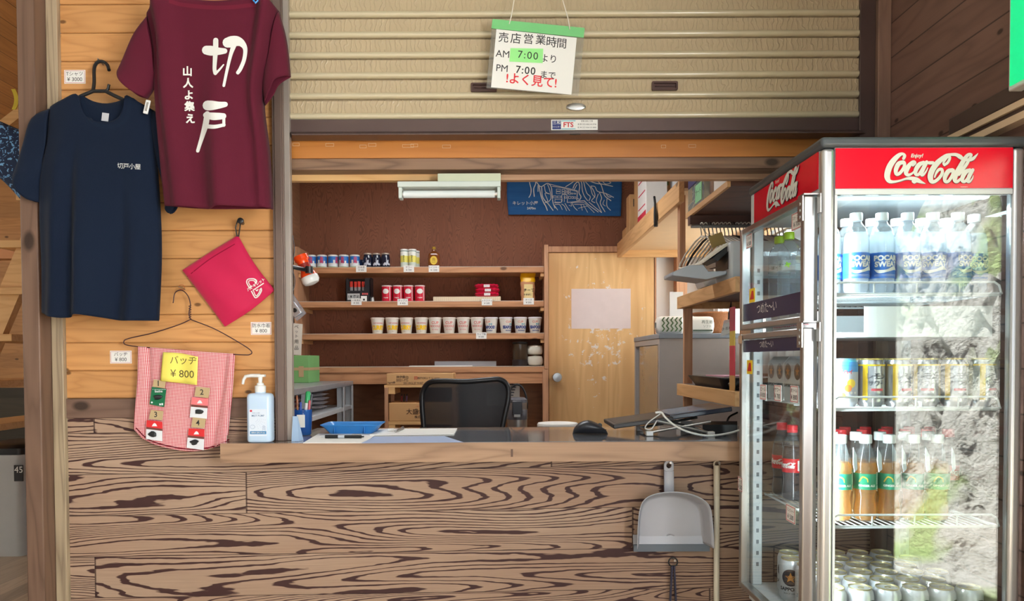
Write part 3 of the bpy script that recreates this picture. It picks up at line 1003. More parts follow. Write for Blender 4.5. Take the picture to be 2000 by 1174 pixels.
# sleeve sheets run from the shoulder seam (v = 0) to the cuff (v = 1); u crosses the sleeve
part(sleeve_mb([(100, 211), (97, 270), (84, 335)], [(33, 335), (36, 352), (43, 374), (62, 392), (80, 396)], [(100, 211), (66, 228), (50, 275), (33, 335)], [(84, 335), (81, 370), (80, 396)], NYB-0.004, 0.034), 'sleeve', navy, ns, smooth='all', solid=0.0016)
part(sleeve_mb([(298, 215), (304, 290), (314, 340)], [(352, 345), (348, 400), (334, 418), (322, 408)], [(298, 215), (330, 240), (352, 345)], [(314, 340), (320, 370), (322, 408)], NYB, 0.02), 'sleeve', navy, ns, smooth='all', solid=0.0016)
f = bvh_fn(body_front, NYB)
m = MB()
ink(m, [[(160, 190, 7), (170, 222, 7), (184, 241, 7), (214, 248, 7), (241, 239, 7), (251, 217, 7), (254, 193, 7)]], lambda a, b, l=0: f(a, b, l-0.0004), n=10)
part(m, 'collar_rib', fabric('navy_rib', C(14, 27, 47), scale=1400), ns, smooth='all')
m = MB()
a = at(206, 229, NYB-0.0005)
m.box(a.x-0.011, a.x+0.011, a.y-0.002, a.y-0.0012, a.z-0.013, a.z+0.013, R=Matrix.Rotation(math.radians(8), 3, 'Y'), c=a)
part(m, 'neck_tag', mat('tag_grey', C(196, 196, 200), 0.7), ns)
m = MB()
k = 2.38/1450
text(m, '切戸小屋', 12.0*k, lambda x, y: f(252.0+x/k, 325.5-y/k+0.06*x/k), bold=0.0, spacing=0.92)
part(m, 'chest_print', M['print'], ns)
m = MB()
hy = -0.075
pts = [(213, 137), (209, 126), (199, 120), (189, 123), (184, 135), (184, 160), (182, 176)]
hp = catmull([(a, b, 0) for a, b in pts], 6)
m.tube([at(x, y, -0.028-0.047*min(1.0, max(0.0, (y-124)/50.0))) for x, y, _ in hp], 0.0055, 8)
m.tube([at(x, y, hy) for x, y in ((182, 178), (160, 187), (120, 208))], 0.006, 8)
m.tube([at(x, y, hy) for x, y in ((182, 178), (206, 178), (222, 186), (250, 199), (280, 215))], 0.006, 8)
m.tube([at(x, y, hy) for x, y in ((213, 165), (211, 174), (205, 179))], 0.0045, 8)
hg = part(m, 'hanger', M['black'], ns, smooth=True)
hg['label'] = 'black plastic hanger'
n1 = at(199, 122, -0.01)
tag(MB().cyl((n1.x, -0.0005, n1.z-0.004), (n1.x, -0.036, n1.z+0.002), 0.0022, n=8).build('nail', M['greynail']), 'small nail in the pine boards holding the black hanger', 'nail')

# ------------------------------------------------------------------ maroon T-shirt
maroon = fabric('maroon_cotton', C(84, 21, 40))
MYB = -0.135
ms = thing('maroon_t_shirt', 'maroon T-shirt shown from behind with large white brush lettering', 'T-shirt', tuple(at(425, 210, MYB)))
def mfold(u, v):
    s = -0.018*gauss(u, 0.46+0.02*v, 0.06)*max(0, v-0.25) + 0.014*gauss(u, 0.64-0.04*v, 0.07)*v - 0.020*gauss(u, 0.84+0.06*v, 0.05)*(1-0.5*v) + 0.010*gauss(u, 0.25, 0.12)*v - 0.014*gauss(u, 0.07+0.05*v, 0.035)*(1-v) + 0.012*gauss(u, 0.95, 0.05)
    k = min(1.0, max(0.0, (v-0.2)*1.6))
    return 0.4*s+saw(u, 0.50-0.02*v, 0.20, 0.026*k, 0.30)+saw(u, 0.86+0.03*v, 0.12, 0.030*(1-0.5*v), 0.10)+saw(u, 0.08+0.05*v, 0.09, 0.024*(1-0.6*v), 0.2)
mdp = lambda u, v: 0.048*bulge(u, 3)*(0.7+0.3*v)+1.5*mfold(u, v)*bulge(u, 6)+0.002
q = coons([(287, 32), (305, 14), (330, 0), (360, 7), (430, 12), (500, 6), (512, 2), (530, 10), (546, 24)],
          [(323, 404), (360, 410), (400, 412), (424, 416), (450, 413), (490, 410), (534, 410)],
          [(287, 32), (300, 100), (303, 190), (312, 300), (323, 404)],
          [(546, 24), (532, 100), (517, 195), (528, 300), (534, 410)])
fm = sheet_pts(q, MYB, mdp, 56, 70, MB())
bf = MB(); bf.v, bf.f = list(fm.v), list(fm.f)
qb = coons([(287, 32), (305, 14), (330, 0), (360, 24), (430, 34), (500, 22), (512, 2), (530, 10), (546, 24)],
           [(323, 402), (400, 408), (490, 408), (534, 408)],
           [(287, 32), (300, 100), (303, 190), (312, 300), (323, 402)],
           [(546, 24), (532, 100), (517, 195), (528, 300), (534, 408)])
sheet_pts(qb, MYB, lambda u, v: -0.001, 24, 30, fm)
part(fm, 'body', maroon, ms, smooth='all', solid=0.0016)
part(sleeve_mb([(289, 30), (301, 90), (305, 150)], [(234, 137), (246, 166), (268, 186), (288, 193)], [(289, 30), (262, 70), (234, 137)], [(305, 150), (300, 175), (288, 193)], MYB-0.006, 0.042), 'sleeve', maroon, ms, smooth='all', solid=0.0016)
part(sleeve_mb([(545, 22), (530, 100), (516, 160)], [(568, 150), (545, 165), (534, 185), (518, 206)], [(545, 22), (560, 80), (568, 150)], [(516, 160), (515, 185), (518, 206)], MYB-0.006, 0.040), 'sleeve', maroon, ms, smooth='all', solid=0.0016)
f = bvh_fn(bf, MYB, 0.0032)
Z6 = lambda x, y, w: (380+x*0.2214, 50+y*0.2214, w*0.2214)
big = [
    [Z6(105, 217, 80), Z6(150, 222, 86), Z6(210, 226, 66), Z6(265, 224, 48)],
    [Z6(187, 130, 46), Z6(186, 200, 46), Z6(180, 300, 38), Z6(176, 380, 34), Z6(183, 418, 36)],
    [Z6(183, 425, 24), Z6(220, 388, 18), Z6(256, 345, 12)],
    [Z6(292, 150, 90), Z6(330, 142, 100), Z6(376, 138, 88), Z6(420, 160, 60), Z6(447, 210, 38), Z6(437, 300, 34), Z6(405, 380, 34), Z6(382, 415, 32)],
    [Z6(348, 170, 46), Z6(318, 260, 32), Z6(285, 400, 26), Z6(258, 530, 24)],
    [Z6(115, 705, 88), Z6(160, 704, 82), Z6(215, 702, 62), Z6(270, 695, 46)],
    [Z6(100, 790, 50), Z6(160, 800, 66), Z6(220, 800, 60), Z6(255, 798, 50)],
    [Z6(112, 780, 50), Z6(98, 870, 52), Z6(70, 970, 40), Z6(45, 1050, 32), Z6(28, 1105, 30)],
    [Z6(258, 800, 26), Z6(258, 880, 26)],
    [Z6(118, 890, 36), Z6(180, 892, 34), Z6(260, 876, 28)]]
part(ink(MB(), [[(333, 3, 7), (362, 10, 8), (430, 15, 8), (498, 9, 8), (510, 3, 7)]], lambda a_, b_, l=0: f(a_, b_, l-0.0006), n=8), 'collar_rib', fabric('maroon_rib', C(98, 24, 44), scale=1400), ms, smooth='all')
m = ink(MB(), big, f, n=10, cross=8)
part(m, 'back_print', M['print'], ms)
m = MB()
k = 2.33/1450
for i, (ch, py) in enumerate(zip('山人よ集え', (140.5, 163.5, 187, 209, 233))):
    text(m, ch, 20*k, lambda x, y, px=366+i*1.4, py=py: f(px+x/k, py-y/k), bold=0.0011)
part(m, 'small_print', M['print'], ms)
m = MB()
m.tube([at(x, y, MYB+0.004) for x, y in ((300, 26), (350, 2), (425, -25), (500, 2), (540, 26))], 0.004, 8)
m.tube([at(x, y, MYB+0.004) for x, y in ((425, -25), (425, -55), (440, -75), (455, -62))], 0.0025, 8)
part(m, 'hanger', M['steel'], ms, smooth=True)
a = at(425, -78, MYB)
tag(MB().cyl((a.x+0.02, -0.0005, a.z-0.004), (a.x+0.02, MYB-0.02, a.z), 0.0025, n=8).build('wall_hook', M['greynail']), 'hook in the pine boards that carries the maroon T-shirt', 'hook')
pg = thing('clothes_peg', 'small blue peg clipped on the collar of the maroon T-shirt', 'clothes peg', tuple(at(500, 2, MYB-0.03)))
bp = mat('peg_blue', C(60, 150, 226), 0.4)
a = at(499, 0, MYB-0.045)
part(MB().tube([a+Vector((-0.004, 0, 0.02)), a+Vector((-0.006, 0, -0.002)), a+Vector((0, 0, -0.009)), a+Vector((0.007, 0, -0.003)), a+Vector((0.006, 0, 0.02))], 0.003, 8), 'jaw', bp, pg, smooth=True)
cl = thing('plastic_clip', 'white plastic clip hanging between the navy and the maroon T-shirts', 'clip', tuple(at(287, 209, -0.13)))
a = at(287, 209, -0.135)
Rz = Matrix.Rotation(math.radians(14), 3, 'Y')
part(MB().obox(a, (0.0075, 0.003, 0.022), Rz), 'body', M['white'], cl, bevel=0.002)
part(MB().obox(a+Vector((0.001, -0.0035, 0.0)), (0.003, 0.0008, 0.014), Rz), 'slot', mat('clip_grey', C(150, 146, 140), 0.5), cl)

# patterned shirt in the hall
ps = thing('patterned_shirt', 'dark blue shirt with light blue scribble pattern at the left edge', 'shirt', tuple(at(-60, 320, 0.25)))
m_, t, p = base('scribble_cotton')
o_ = t.obj()
nn = t.noise(o_, 42.0, 2.0, 0.5, 1.2)
ln = t.ramp(t.math('PINGPONG', t.math('MULTIPLY', nn, 6.0), 1.0), [(0.0, (1, 1, 1, 1)), (0.28, (1, 1, 1, 1)), (0.38, (0, 0, 0, 1))])
t.put(p.inputs['Base Color'], t.mix(ln, C(20, 36, 66), C(110, 160, 206)))
p.inputs['Roughness'].default_value = 0.85
PYB = 0.25
part(sleeve_mb([(-20, 228), (-34, 280), (-45, 330)], [(60, 262), (64, 330), (52, 402)], [(-20, 228), (20, 246), (60, 262)], [(-45, 330), (0, 348), (52, 402)], PYB, 0.05), 'sleeve', m_, ps, smooth='all', solid=0.002)
qq = coons([(-190, 245), (-130, 225), (-80, 222), (-20, 230)], [(-200, 640), (-110, 648), (-25, 640)], [(-190, 245), (-195, 440), (-200, 640)], [(-20, 230), (-42, 420), (-25, 640)])
mb = sheet_pts(qq, PYB, lambda u, v: 0.05*bulge(u, 3), 30, 30, MB())
sheet_pts(qq, PYB, lambda u, v: -0.003, 20, 20, mb)
part(mb, 'body', m_, ps, smooth='all', solid=0.002)
mb = MB().tube([at(x, y, PYB) for x, y in ((-180, 246), (-105, 205), (-30, 232))], 0.005, 8)
mb.tube([at(x, y, PYB) for x, y in ((-105, 205), (-105, 150), (-90, 130), (-78, 145))], 0.003, 8)
part(mb, 'hanger', M['black'], ps)
a = at(-90, 134, PYB)
struct('trim_19', MB().cyl((a.x, 0.25, a.z-0.01), (a.x, 0.25, CZ), 0.006, n=10), M['steel'])

# ------------------------------------------------------------------ drawstring bag
bag = fabric('crimson_nylon', C(190, 26, 74), 0.6, 900, 0.1, 0.2)
BY = -0.012
db = thing('drawstring_bag', 'crimson drawstring bag hanging by one corner from a black peg', 'bag', tuple(at(447, 550, BY)))
q = coons([(465, 460), (412, 492), (357, 528)], [(537, 567), (490, 606), (440, 638)], [(465, 460), (497, 515), (537, 567)], [(357, 528), (398, 582), (440, 638)])
bdep = lambda u, v: 0.022*bulge(u, 2.2)*bulge(v, 2.2)+0.003+0.004*math.sin(u*9+2*v)*bulge(u)*bulge(v)
mb = sheet_pts(q, BY, bdep, 36, 36, MB())
fr = MB(); fr.v, fr.f = list(mb.v), list(mb.f)
sheet_pts(q, BY, lambda u, v: -0.004*bulge(u, 2)*bulge(v, 2), 12, 12, mb)
part(mb, 'pouch', bag, db, smooth='all')
f = bvh_fn(fr, BY)
m = ink(MB(), [[(458, 477, 2), (410, 506, 2), (366, 540, 2)]], lambda a, b, l=0: f(a, b, l-0.001), n=6)
part(m, 'hem_stitch', fabric('crimson_dark', C(140, 16, 52)), db)
Z8 = lambda x, y, w: (465+x*0.0596, 530+y*0.0596, w*0.0596)
lg = [[Z8(370, 540, 34), Z8(285, 380, 34), Z8(300, 280, 34), Z8(380, 245, 34), Z8(520, 250, 40), Z8(600, 310, 50), Z8(590, 380, 50)],
      [Z8(420, 510, 28), Z8(345, 370, 28), Z8(370, 310, 28), Z8(470, 300, 28), Z8(545, 330, 28), Z8(565, 400, 30)],
      [Z8(440, 655, 36), Z8(540, 840, 36), Z8(600, 860, 36), Z8(690, 780, 36), Z8(760, 640, 44), Z8(755, 560, 44)],
      [Z8(510, 650, 28), Z8(560, 770, 28), Z8(610, 800, 28), Z8(690, 690, 28), Z8(722, 580, 30)],
      [Z8(490, 620, 34), Z8(830, 395, 34)],
      [Z8(585, 610, 30), Z8(620, 640, 30), Z8(650, 590, 30)]]
m = ink(MB(), lg, f, n=6)
k = 2.48/1450
ca, sa = math.cos(math.radians(33)), math.sin(math.radians(33))
text(m, '八峰キレット', 6.8*k, lambda x, y: f(500+(x*ca-y*sa)/k, 556-(x*sa+y*ca)/k), bold=0.0003)
part(m, 'emblem', M['print'], db)
m = MB()
m.tube([at(x, y, -0.018) for x, y in ((463, 462), (460, 445), (464, 432), (470, 434), (468, 448), (466, 462))], 0.0022, 8)
part(m, 'drawcord', M['black'], db)
a = at(470, 434, -0.02)
pgm = MB().cyl((a.x, -0.0005, a.z), (a.x+0.012, -0.05, a.z-0.002), 0.006, n=12)
pgm.lathe([(0.008, 0), (0.010, 0.002), (0.010, 0.010), (0.007, 0.012)], 12, (0, 0, 0))
pgm.v[-48:] = [tuple(Matrix.Rotation(PI/2, 3, 'X') @ Vector(v) + Vector((a.x+0.012, -0.048, a.z-0.002))) for v in pgm.v[-48:]]
tag(pgm.build('wall_peg', M['black'], smooth=True), 'black peg on the pine boards above the crimson bag', 'peg')

# ------------------------------------------------------------------ wire hanger with the checked cloth and badges
wire = mat('plum_wire', C(62, 34, 44), 0.4, 0.2)
HY = -0.03
wh = thing('wire_hanger', 'thin dark wire hanger on a nail carrying the red checked cloth', 'hanger', tuple(at(368, 650, HY)))
m = MB()
pts = [(338, 592), (342, 572), (355, 567), (367, 578), (372, 596), (369, 612), (372, 624)]
m.tube([at(x, y, HY) for x, y, _ in catmull([(a, b, 0) for a, b in pts], 6)], 0.0017, 8)
pts = [(372, 624), (350, 634), (300, 650), (252, 661), (242, 667), (248, 674), (290, 679), (380, 687), (470, 693), (489, 692), (490, 685), (470, 671), (420, 643), (372, 624)]
m.tube([at(x, y, HY) for x, y, _ in catmull([(a, b, 0) for a, b in pts], 6)], 0.0017, 8)
part(m, 'wire', wire, wh, smooth='all')
part(MB().tube([at(371+2.5*math.cos(i*1.4), 596+i*1.0, HY-0.003*math.sin(i*1.4)) for i in range(28)], 0.0012, 6), 'twist', wire, wh)
a = at(356, 564, -0.02)
nl = MB().cyl((a.x, -0.0005, a.z), (a.x, -0.045, a.z+0.004), 0.0018, n=8)
tag(nl.build('nail', M['greynail']), 'small nail with a copper wire ring above the wire hanger', 'nail')
tag(MB().tube([at(355+6*math.cos(i/10*2*PI), 561+5*math.sin(i/10*2*PI), -0.034) for i in range(10)], 0.001, 6, closed=True).build('copper_ring', mat('copper', C(190, 100, 60), 0.3, 0.8)), 'thin copper wire ring twisted round the nail', 'wire ring')

m_, t, p = base('red_check')
o_ = t.xyz(t.obj())
s_ = 2*PI/0.0070
ca, sa = math.cos(0.72), math.sin(0.72)
u_ = t.math('ADD', t.math('MULTIPLY', o_[0], ca*s_), t.math('MULTIPLY', o_[2], sa*s_))
v_ = t.math('SUBTRACT', t.math('MULTIPLY', o_[2], ca*s_), t.math('MULTIPLY', o_[0], sa*s_))
ck = t.math('MULTIPLY', t.math('SINE', u_), t.math('SINE', v_))
t.put(p.inputs['Base Color'], t.ramp(t.math('MULTIPLY_ADD', ck, 0.5, 0.5), [(0.40, C(190, 40, 62)), (0.66, C(244, 214, 212))]))
p.inputs['Roughness'].default_value = 0.85
ck_m = m_
CYB = -0.022
rc = thing('checked_cloth', 'red and white checked cloth folded over the wire hanger with badges pinned on', 'cloth', tuple(at(358, 780, CYB)))
q = coons([(274, 677), (340, 682), (400, 687), (460, 691)], [(266, 838), (290, 860), (330, 873), (380, 880), (425, 872), (447, 860)],
          [(274, 677), (273, 740), (268, 800), (266, 838)], [(460, 691), (455, 760), (449, 820), (447, 860)])
cdep = lambda u, v: 0.016+0.008*gauss(u, 0.45, 0.25)*v - 0.010*gauss(u, 0.10+0.08*v, 0.03)*(1-v*0.4) - 0.012*gauss(u, 0.93-0.26*(1-v)*0+0.0*v-0.10*v, 0.035)*(0.3+v*0.7) + 0.006*gauss(u, 0.97, 0.04)
mb = sheet_pts(q, CYB, cdep, 60, 40, MB())
fr = MB(); fr.v, fr.f = list(mb.v), list(mb.f)
qb = coons([(274, 677), (340, 682), (400, 687), (460, 691)], [(268, 830), (330, 850), (380, 856), (446, 850)], [(274, 677), (273, 740), (268, 830)], [(460, 691), (455, 760), (446, 850)])
sheet_pts(qb, CYB, lambda u, v: 0.002, 20, 20, mb)
m = mb
part(m, 'cloth', ck_m, rc, smooth='all', solid=0.0014)
fc = bvh_fn(fr, CYB, 0.002)
part(ink(MB(), [[(266, 838, 2.4), (290, 860, 2.4), (330, 873, 2.4), (380, 879.5, 2.4), (425, 871.5, 2.4), (447, 860, 2.4)]], lambda a, b, l=0: fc(a, b-1.5, l), n=6), 'hem', fabric('hem_red', C(110, 24, 40)), rc)

def card_prism(pts, Y, th=0.0012):
    return MB().prism([at(x, y, Y) for x, y in pts], (0, th, 0))
CF = CYB-0.034
yn = thing('price_note', 'yellow handwritten note pinned at the top of the checked cloth', 'note', tuple(at(352, 720, CF)))
yq = coons([(319, 688), (352, 690), (388, 697)], [(314, 744), (350, 748), (386, 752)], [(319, 688), (316, 716), (314, 744)], [(388, 697), (387, 725), (386, 752)])
mb = sheet_pts(yq, CF, lambda u, v: 0.004*math.sin(u*8.5)+0.002, 20, 6, MB())
fr = MB(); fr.v, fr.f = list(mb.v), list(mb.f)
part(mb, 'paper', mat('yellow_paper', C(240, 226, 104), 0.7), yn, smooth='all', solid=0.0006)
fy = bvh_fn(fr, CF, 0.0012)
m = MB()
k = 2.44/1450
text(m, 'バッヂ', 18*k, lambda x, y: fy(358+x/k, 705-y/k+0.03*x/k), spacing=1.0)
text(m, '¥ 800', 20*k, lambda x, y: fy(356+x/k, 731-y/k+0.05*x/k))
part(m, 'handwriting', mat('brown_ink', C(92, 78, 40), 0.7), yn)

green_c, red_c, pink_c = mat('badge_green', C(16, 104, 66), 0.35), mat('badge_red', C(214, 44, 48), 0.4), mat('badge_pink', C(236, 120, 124), 0.4)
white_c, dk_c = mat('badge_white', C(232, 234, 238), 0.35), mat('badge_dark', C(44, 46, 48), 0.35, 0.3)
brn = mat('badge_brown', C(110, 56, 50), 0.5)
ZB = lambda x, y: (260+x*0.1873, 670+y*0.1873)
def kraft_no(n, pts, cen, lab):
    o = thing('number_card', lab, 'card', tuple(at(*ZB(*cen), CF)), group='numbered kraft cards on the checked cloth')
    part(card_prism([ZB(*q) for q in pts], CF), 'card', M['kraft'], o)
    part(text(MB(), str(n), 15*k, plane_fn(at(*ZB(*cen), CF-0.0006), XV, ZV, NF), bold=0.0003), 'numeral', M['ink'], o)
kraft_no(1, [(215, 380), (342, 395), (330, 472), (203, 455)], (262, 424), 'kraft card with the number 1 above the green badge')
kraft_no(2, [(655, 455), (802, 470), (785, 575), (640, 555)], (716, 515), 'kraft card with the number 2 above the pink headed badge')
kraft_no(3, [(185, 697), (315, 710), (303, 805), (165, 790)], (235, 748), 'kraft card with the number 3 at the left of the cloth')
kraft_no(4, [(620, 775), (760, 790), (742, 890), (608, 878)], (675, 835), 'kraft card with the number 4 low on the cloth')
def blob(c, w, h, th=0.006, seed=1):
    n = 14
    ring = lambda s, y: [(c.x+w*s*(1+0.18*math.sin(3*a+seed)+0.1*math.sin(5*a))*math.cos(a), y, c.z+h*s*(1+0.15*math.sin(2*a+seed))*math.sin(a)) for a in [2*PI*i/n for i in range(n)]]
    return loft(MB(), [ring(1, c.y), ring(1, c.y-th*0.5), ring(0.7, c.y-th)])
def badge(lab, head, pts, split, cen, seed, col):
    o = thing('badge', lab, 'badge', tuple(at(*ZB(*cen), CF+0.002)), group='badges on printed cards on the checked cloth')
    part(card_prism([ZB(*q) for q in pts], CF+0.002), 'backing_card', white_c if head else green_c, o)
    if head:
        a, b, c, d = pts
        s1, s2 = split
        L = lambda p, q, s: (p[0]+(q[0]-p[0])*s, p[1]+(q[1]-p[1])*s)
        part(card_prism([ZB(*q) for q in (a, b, L(b, c, s1), L(a, d, s1))], CF+0.0014, 0.0008), 'header', col, o)
        part(card_prism([ZB(*q) for q in (L(a, d, s1), L(b, c, s1), L(b, c, s2), L(a, d, s2))], CF+0.0014, 0.0008), 'header_band', brn, o)
        e = L(L(a, b, 0.5), L(d, c, 0.5), s1*0.55)
        e = at(*ZB(*e), CF+0.001)
        part(MB().prism([(e.x-0.009, e.y, e.z-0.005), (e.x-0.004, e.y, e.z+0.003), (e.x, e.y, e.z+0.006), (e.x+0.005, e.y, e.z+0.003), (e.x+0.009, e.y, e.z-0.005)], (0, 0.0006, 0)), 'crest', white_c, o)
    b = part(blob(at(*ZB(*cen), CF+0.0016), 0.0135, 0.009, 0.006, seed), 'pin', dk_c, o, smooth=True)
    return o
g1 = badge('green carded badge pinned under the number 1 card', False, [(195, 458), (346, 478), (322, 668), (172, 640)], None, (258, 566), 1, None)
m = MB()
text(m, 'x xxxxxxxxxx'.replace('x', '▪'), 4.2*k, plane_fn(at(*ZB(272, 484), CF+0.0008), XV, ZV, NF))
text(m, 'badge', 6.5*k, plane_fn(at(*ZB(266, 504), CF+0.0008), XV, ZV, NF), bold=0.0002)
m.lathe([(0.003, 0), (0.003, 0.0006)], 12, (0, 0, 0))
m.v[-24:] = [tuple(Matrix.Rotation(PI/2, 3, 'X') @ Vector(v) + at(*ZB(196, 620), CF+0.0014)) for v in m.v[-24:]]
a = at(*ZB(292, 640), CF+0.0008)
m.box(a.x-0.006, a.x-0.001, a.y, a.y+0.0006, a.z-0.003, a.z+0.003).box(a.x+0.001, a.x+0.006, a.y, a.y+0.0006, a.z-0.003, a.z+0.004)
part(m, 'lettering', white_c, g1)
badge('badge on a pink headed card under the number 2 card', True, [(612, 565), (782, 580), (770, 792), (590, 775)], (0.36, 0.47), (688, 716), 2, pink_c)
badge('badge on a red headed card under the number 3 card', True, [(140, 805), (306, 822), (304, 1026), (134, 1000)], (0.36, 0.47), (205, 950), 4, red_c)
badge('badge on a red headed card at the bottom hem under the number 4 card', True, [(580, 890), (745, 902), (735, 1118), (556, 1092)], (0.36, 0.47), (640, 1035), 6, red_c)

# ------------------------------------------------------------------ price cards on the wall
rim = mat('card_red_rim', C(196, 70, 78), 0.6)
def price_card(px, py, w, h, lines, lab, Y=-0.0012, cat='price card', group='price cards on the pine boards', rimmed=True, name='price_card', face=None, sz=(0.36, 0.4), k=None):
    a = at(px, py, Y)
    k = k or (Y-CAM.y)/F
    w *= k; h *= k
    o = thing(name, lab, cat, tuple(a), group=group)
    part(MB().box(a.x-w/2, a.x+w/2, Y, Y+0.0011, a.z-h/2, a.z+h/2), 'card', M['paper'], o)
    m = MB()
    if rimmed:
        i0, i1, th = 0.0025, 0.0, 0.0009
        x0, x1, z0, z1 = a.x-w/2+i0, a.x+w/2-i0, a.z-h/2+i0, a.z+h/2-i0
        for q in ((x0, x1, z0, z0+th), (x0, x1, z1-th, z1), (x0, x0+th, z0, z1), (x1-th, x1, z0, z1)):
            m.box(q[0], q[1], Y-0.0003, Y, q[2], q[3])
        part(m, 'border', rim, o)
    m = MB()
    text(m, lines[0], h*sz[0], plane_fn((a.x, Y-0.0005, a.z+h*0.2), XV, ZV, NF))
    text(m, lines[1], h*sz[1], plane_fn((a.x, Y-0.0005, a.z-h*0.2), XV, ZV, NF))
    part(m, 'handwriting', M['ink'], o)
    return o
price_card(146, 150, 41, 26, ('Tシャツ', '¥ 3000'), 'white T-shirt price card left of the black hanger')
price_card(510, 641.5, 40, 25, ('防水巾着', '¥ 800'), 'white pouch price card at the lower right of the crimson bag')
price_card(236, 697.5, 42, 25, ('バッヂ', '¥ 800'), 'white badge price card left of the checked cloth')
# ------------------------------------------------------------------ counter
CT = ctop
cx0 = at(430, 880, -0.1).x
cx1 = at(1706, 200, 0).x
ct = thing('counter', 'long wooden sales counter board with a lacquered top under the shutter opening', 'counter', (0.2, 0.1, 0.89))
m = MB().box(cx0, cx1, -0.1, -0.0005, 0.889, CT).box(-0.742, cx1, -0.0005, 0.44, 0.889, CT)
cb = part(m, 'board', [M['counter_wood'], M['counter_top']], ct)
for pl in cb.data.polygons:
    if pl.normal.z > 0.9: pl.material_index = 1
part(MB().box(0.02, 0.027, -0.1006, -0.1, 0.905, 0.93), 'patch', M['post'], ct)
dm = tag(MB().prism([tuple(atz(x, y, CT+0.0008)) for x, y in ((690, 866), (1428, 861), (1405, 839), (735, 841))], (0, 0, 0.0016)).build('desk_mat', glassy('clear_vinyl', (0.93, 0.95, 0.98, 1), gain=1.1, rough=0.07, body=C(206, 212, 222), bodyf=0.36)), 'clear vinyl mat lying on the counter under the mouse', 'desk mat')

# hand sanitiser
sx = atz(514, 862, CT)
sz = thing('hand_sanitiser', 'clear blue hand sanitiser bottle with a white pump standing on the left of the counter', 'sanitiser', (sx.x, -0.06, CT+0.0005))
def rl(w, d, r, z):
    return [(x, y, z) for x, y in rrect(w, d, r, 5)]
bw, bd_, bh = 0.080, 0.054, 0.160
body = loft(MB(), [rl(bw-0.012, bd_-0.012, 0.012, 0), rl(bw-0.003, bd_-0.003, 0.014, 0.003), rl(bw, bd_, 0.015, 0.008), rl(bw, bd_, 0.015, bh-0.012), rl(bw-0.004, bd_-0.004, 0.015, bh-0.004), rl(bw-0.014, bd_-0.012, 0.014, bh), rl(0.034, 0.034, 0.0165, bh+0.002), rl(0.034, 0.034, 0.0165, bh+0.006)])
m_, t, p = base('frosted_blue')
p.inputs['Base Color'].default_value = C(200, 222, 246)
p.inputs['Roughness'].default_value = 0.22
p.inputs['Transmission Weight'].default_value = 0.0
p.inputs['Subsurface Weight'].default_value = 0.3
p.inputs['Subsurface Radius'].default_value = (0.02, 0.02, 0.03)
sb_ = body.build('bottle', m_, sz, smooth=True)
cap = MB().lathe([(0.0175, bh+0.004), (0.0175, bh+0.024), (0.015, bh+0.026), (0.012, bh+0.026), (0.0105, bh+0.034), (0.008, bh+0.034), (0.006, bh+0.036), (0.0075, bh+0.055)], 24)
cap.box(-0.009, 0.016, -0.009, 0.009, bh+0.054, bh+0.062)
cap.tube([(0.0, 0, bh+0.058), (-0.03, 0, bh+0.0585), (-0.048, 0, bh+0.056), (-0.055, 0, bh+0.045), (-0.058, 0, bh+0.030)], [0.0065, 0.006, 0.0055, 0.005, 0.0045], 10)
cap.build('pump', M['white'], sz, smooth=True, bevel=0.001)
lb = MB().prism([(x, -bd_/2-0.0003, z+0.066) for x, z in rrect(0.058, 0.088, 0.002)], (0, -0.0004, 0)).build('label', mat('label_pale', C(222, 232, 246), 0.5), sz)
y = -bd_/2-0.0010
MB().box(-0.0265, 0.0265, y, y+0.0003, 0.028, 0.038).build('label_band', mat('band_blue', C(70, 130, 180), 0.5), lb)
MB().box(-0.026, -0.019, y, y+0.0003, 0.101, 0.107).build('label_mark', mat('mark_red', C(196, 30, 60), 0.5), lb)
m = MB()
text(m, 'MIST PUMP', 0.0085, front_fn(0, y, 0.088), bold=0.0001)
text(m, 'SKIN CARE', 0.005, front_fn(-0.006, y, 0.097))
for i in range(5):
    for j in range(5):
        an = math.radians(-8-i*16)
        r_ = 0.010+j*0.006
        m.lathe([(0.0006, 0), (0.0006, 0.0002)], 6)
        m.v[-12:] = [tuple(Matrix.Rotation(PI/2, 3, 'X') @ Vector(v) + Vector((-0.010+r_*math.cos(an)*1.0, y, 0.079+r_*math.sin(an)))) for v in m.v[-12:]]
m.tube([(-0.018+0.006*math.cos(i/12*2*PI)*1.3, y, 0.052+0.006*math.sin(i/12*2*PI)) for i in range(12)], 0.0004, 5, closed=True)
for i in range(3):
    m.tube([(0.014, y, 0.041+i*0.005), (0.019, y, 0.046+i*0.005), (0.024, y, 0.041+i*0.005)], 0.0006, 5)
m.build('label_print', mat('print_blue', C(110, 140, 175), 0.6), lb)
m = MB()
text(m, '600ml (20.2 fl oz)', 0.0062, front_fn(0, y-0.0004, 0.033), bold=0.0001)
m.build('volume_print', M['print'], lb)

# ------------------------------------------------------------------ things on the counter
def on_counter(px, py):
    return atz(px, py, CT)
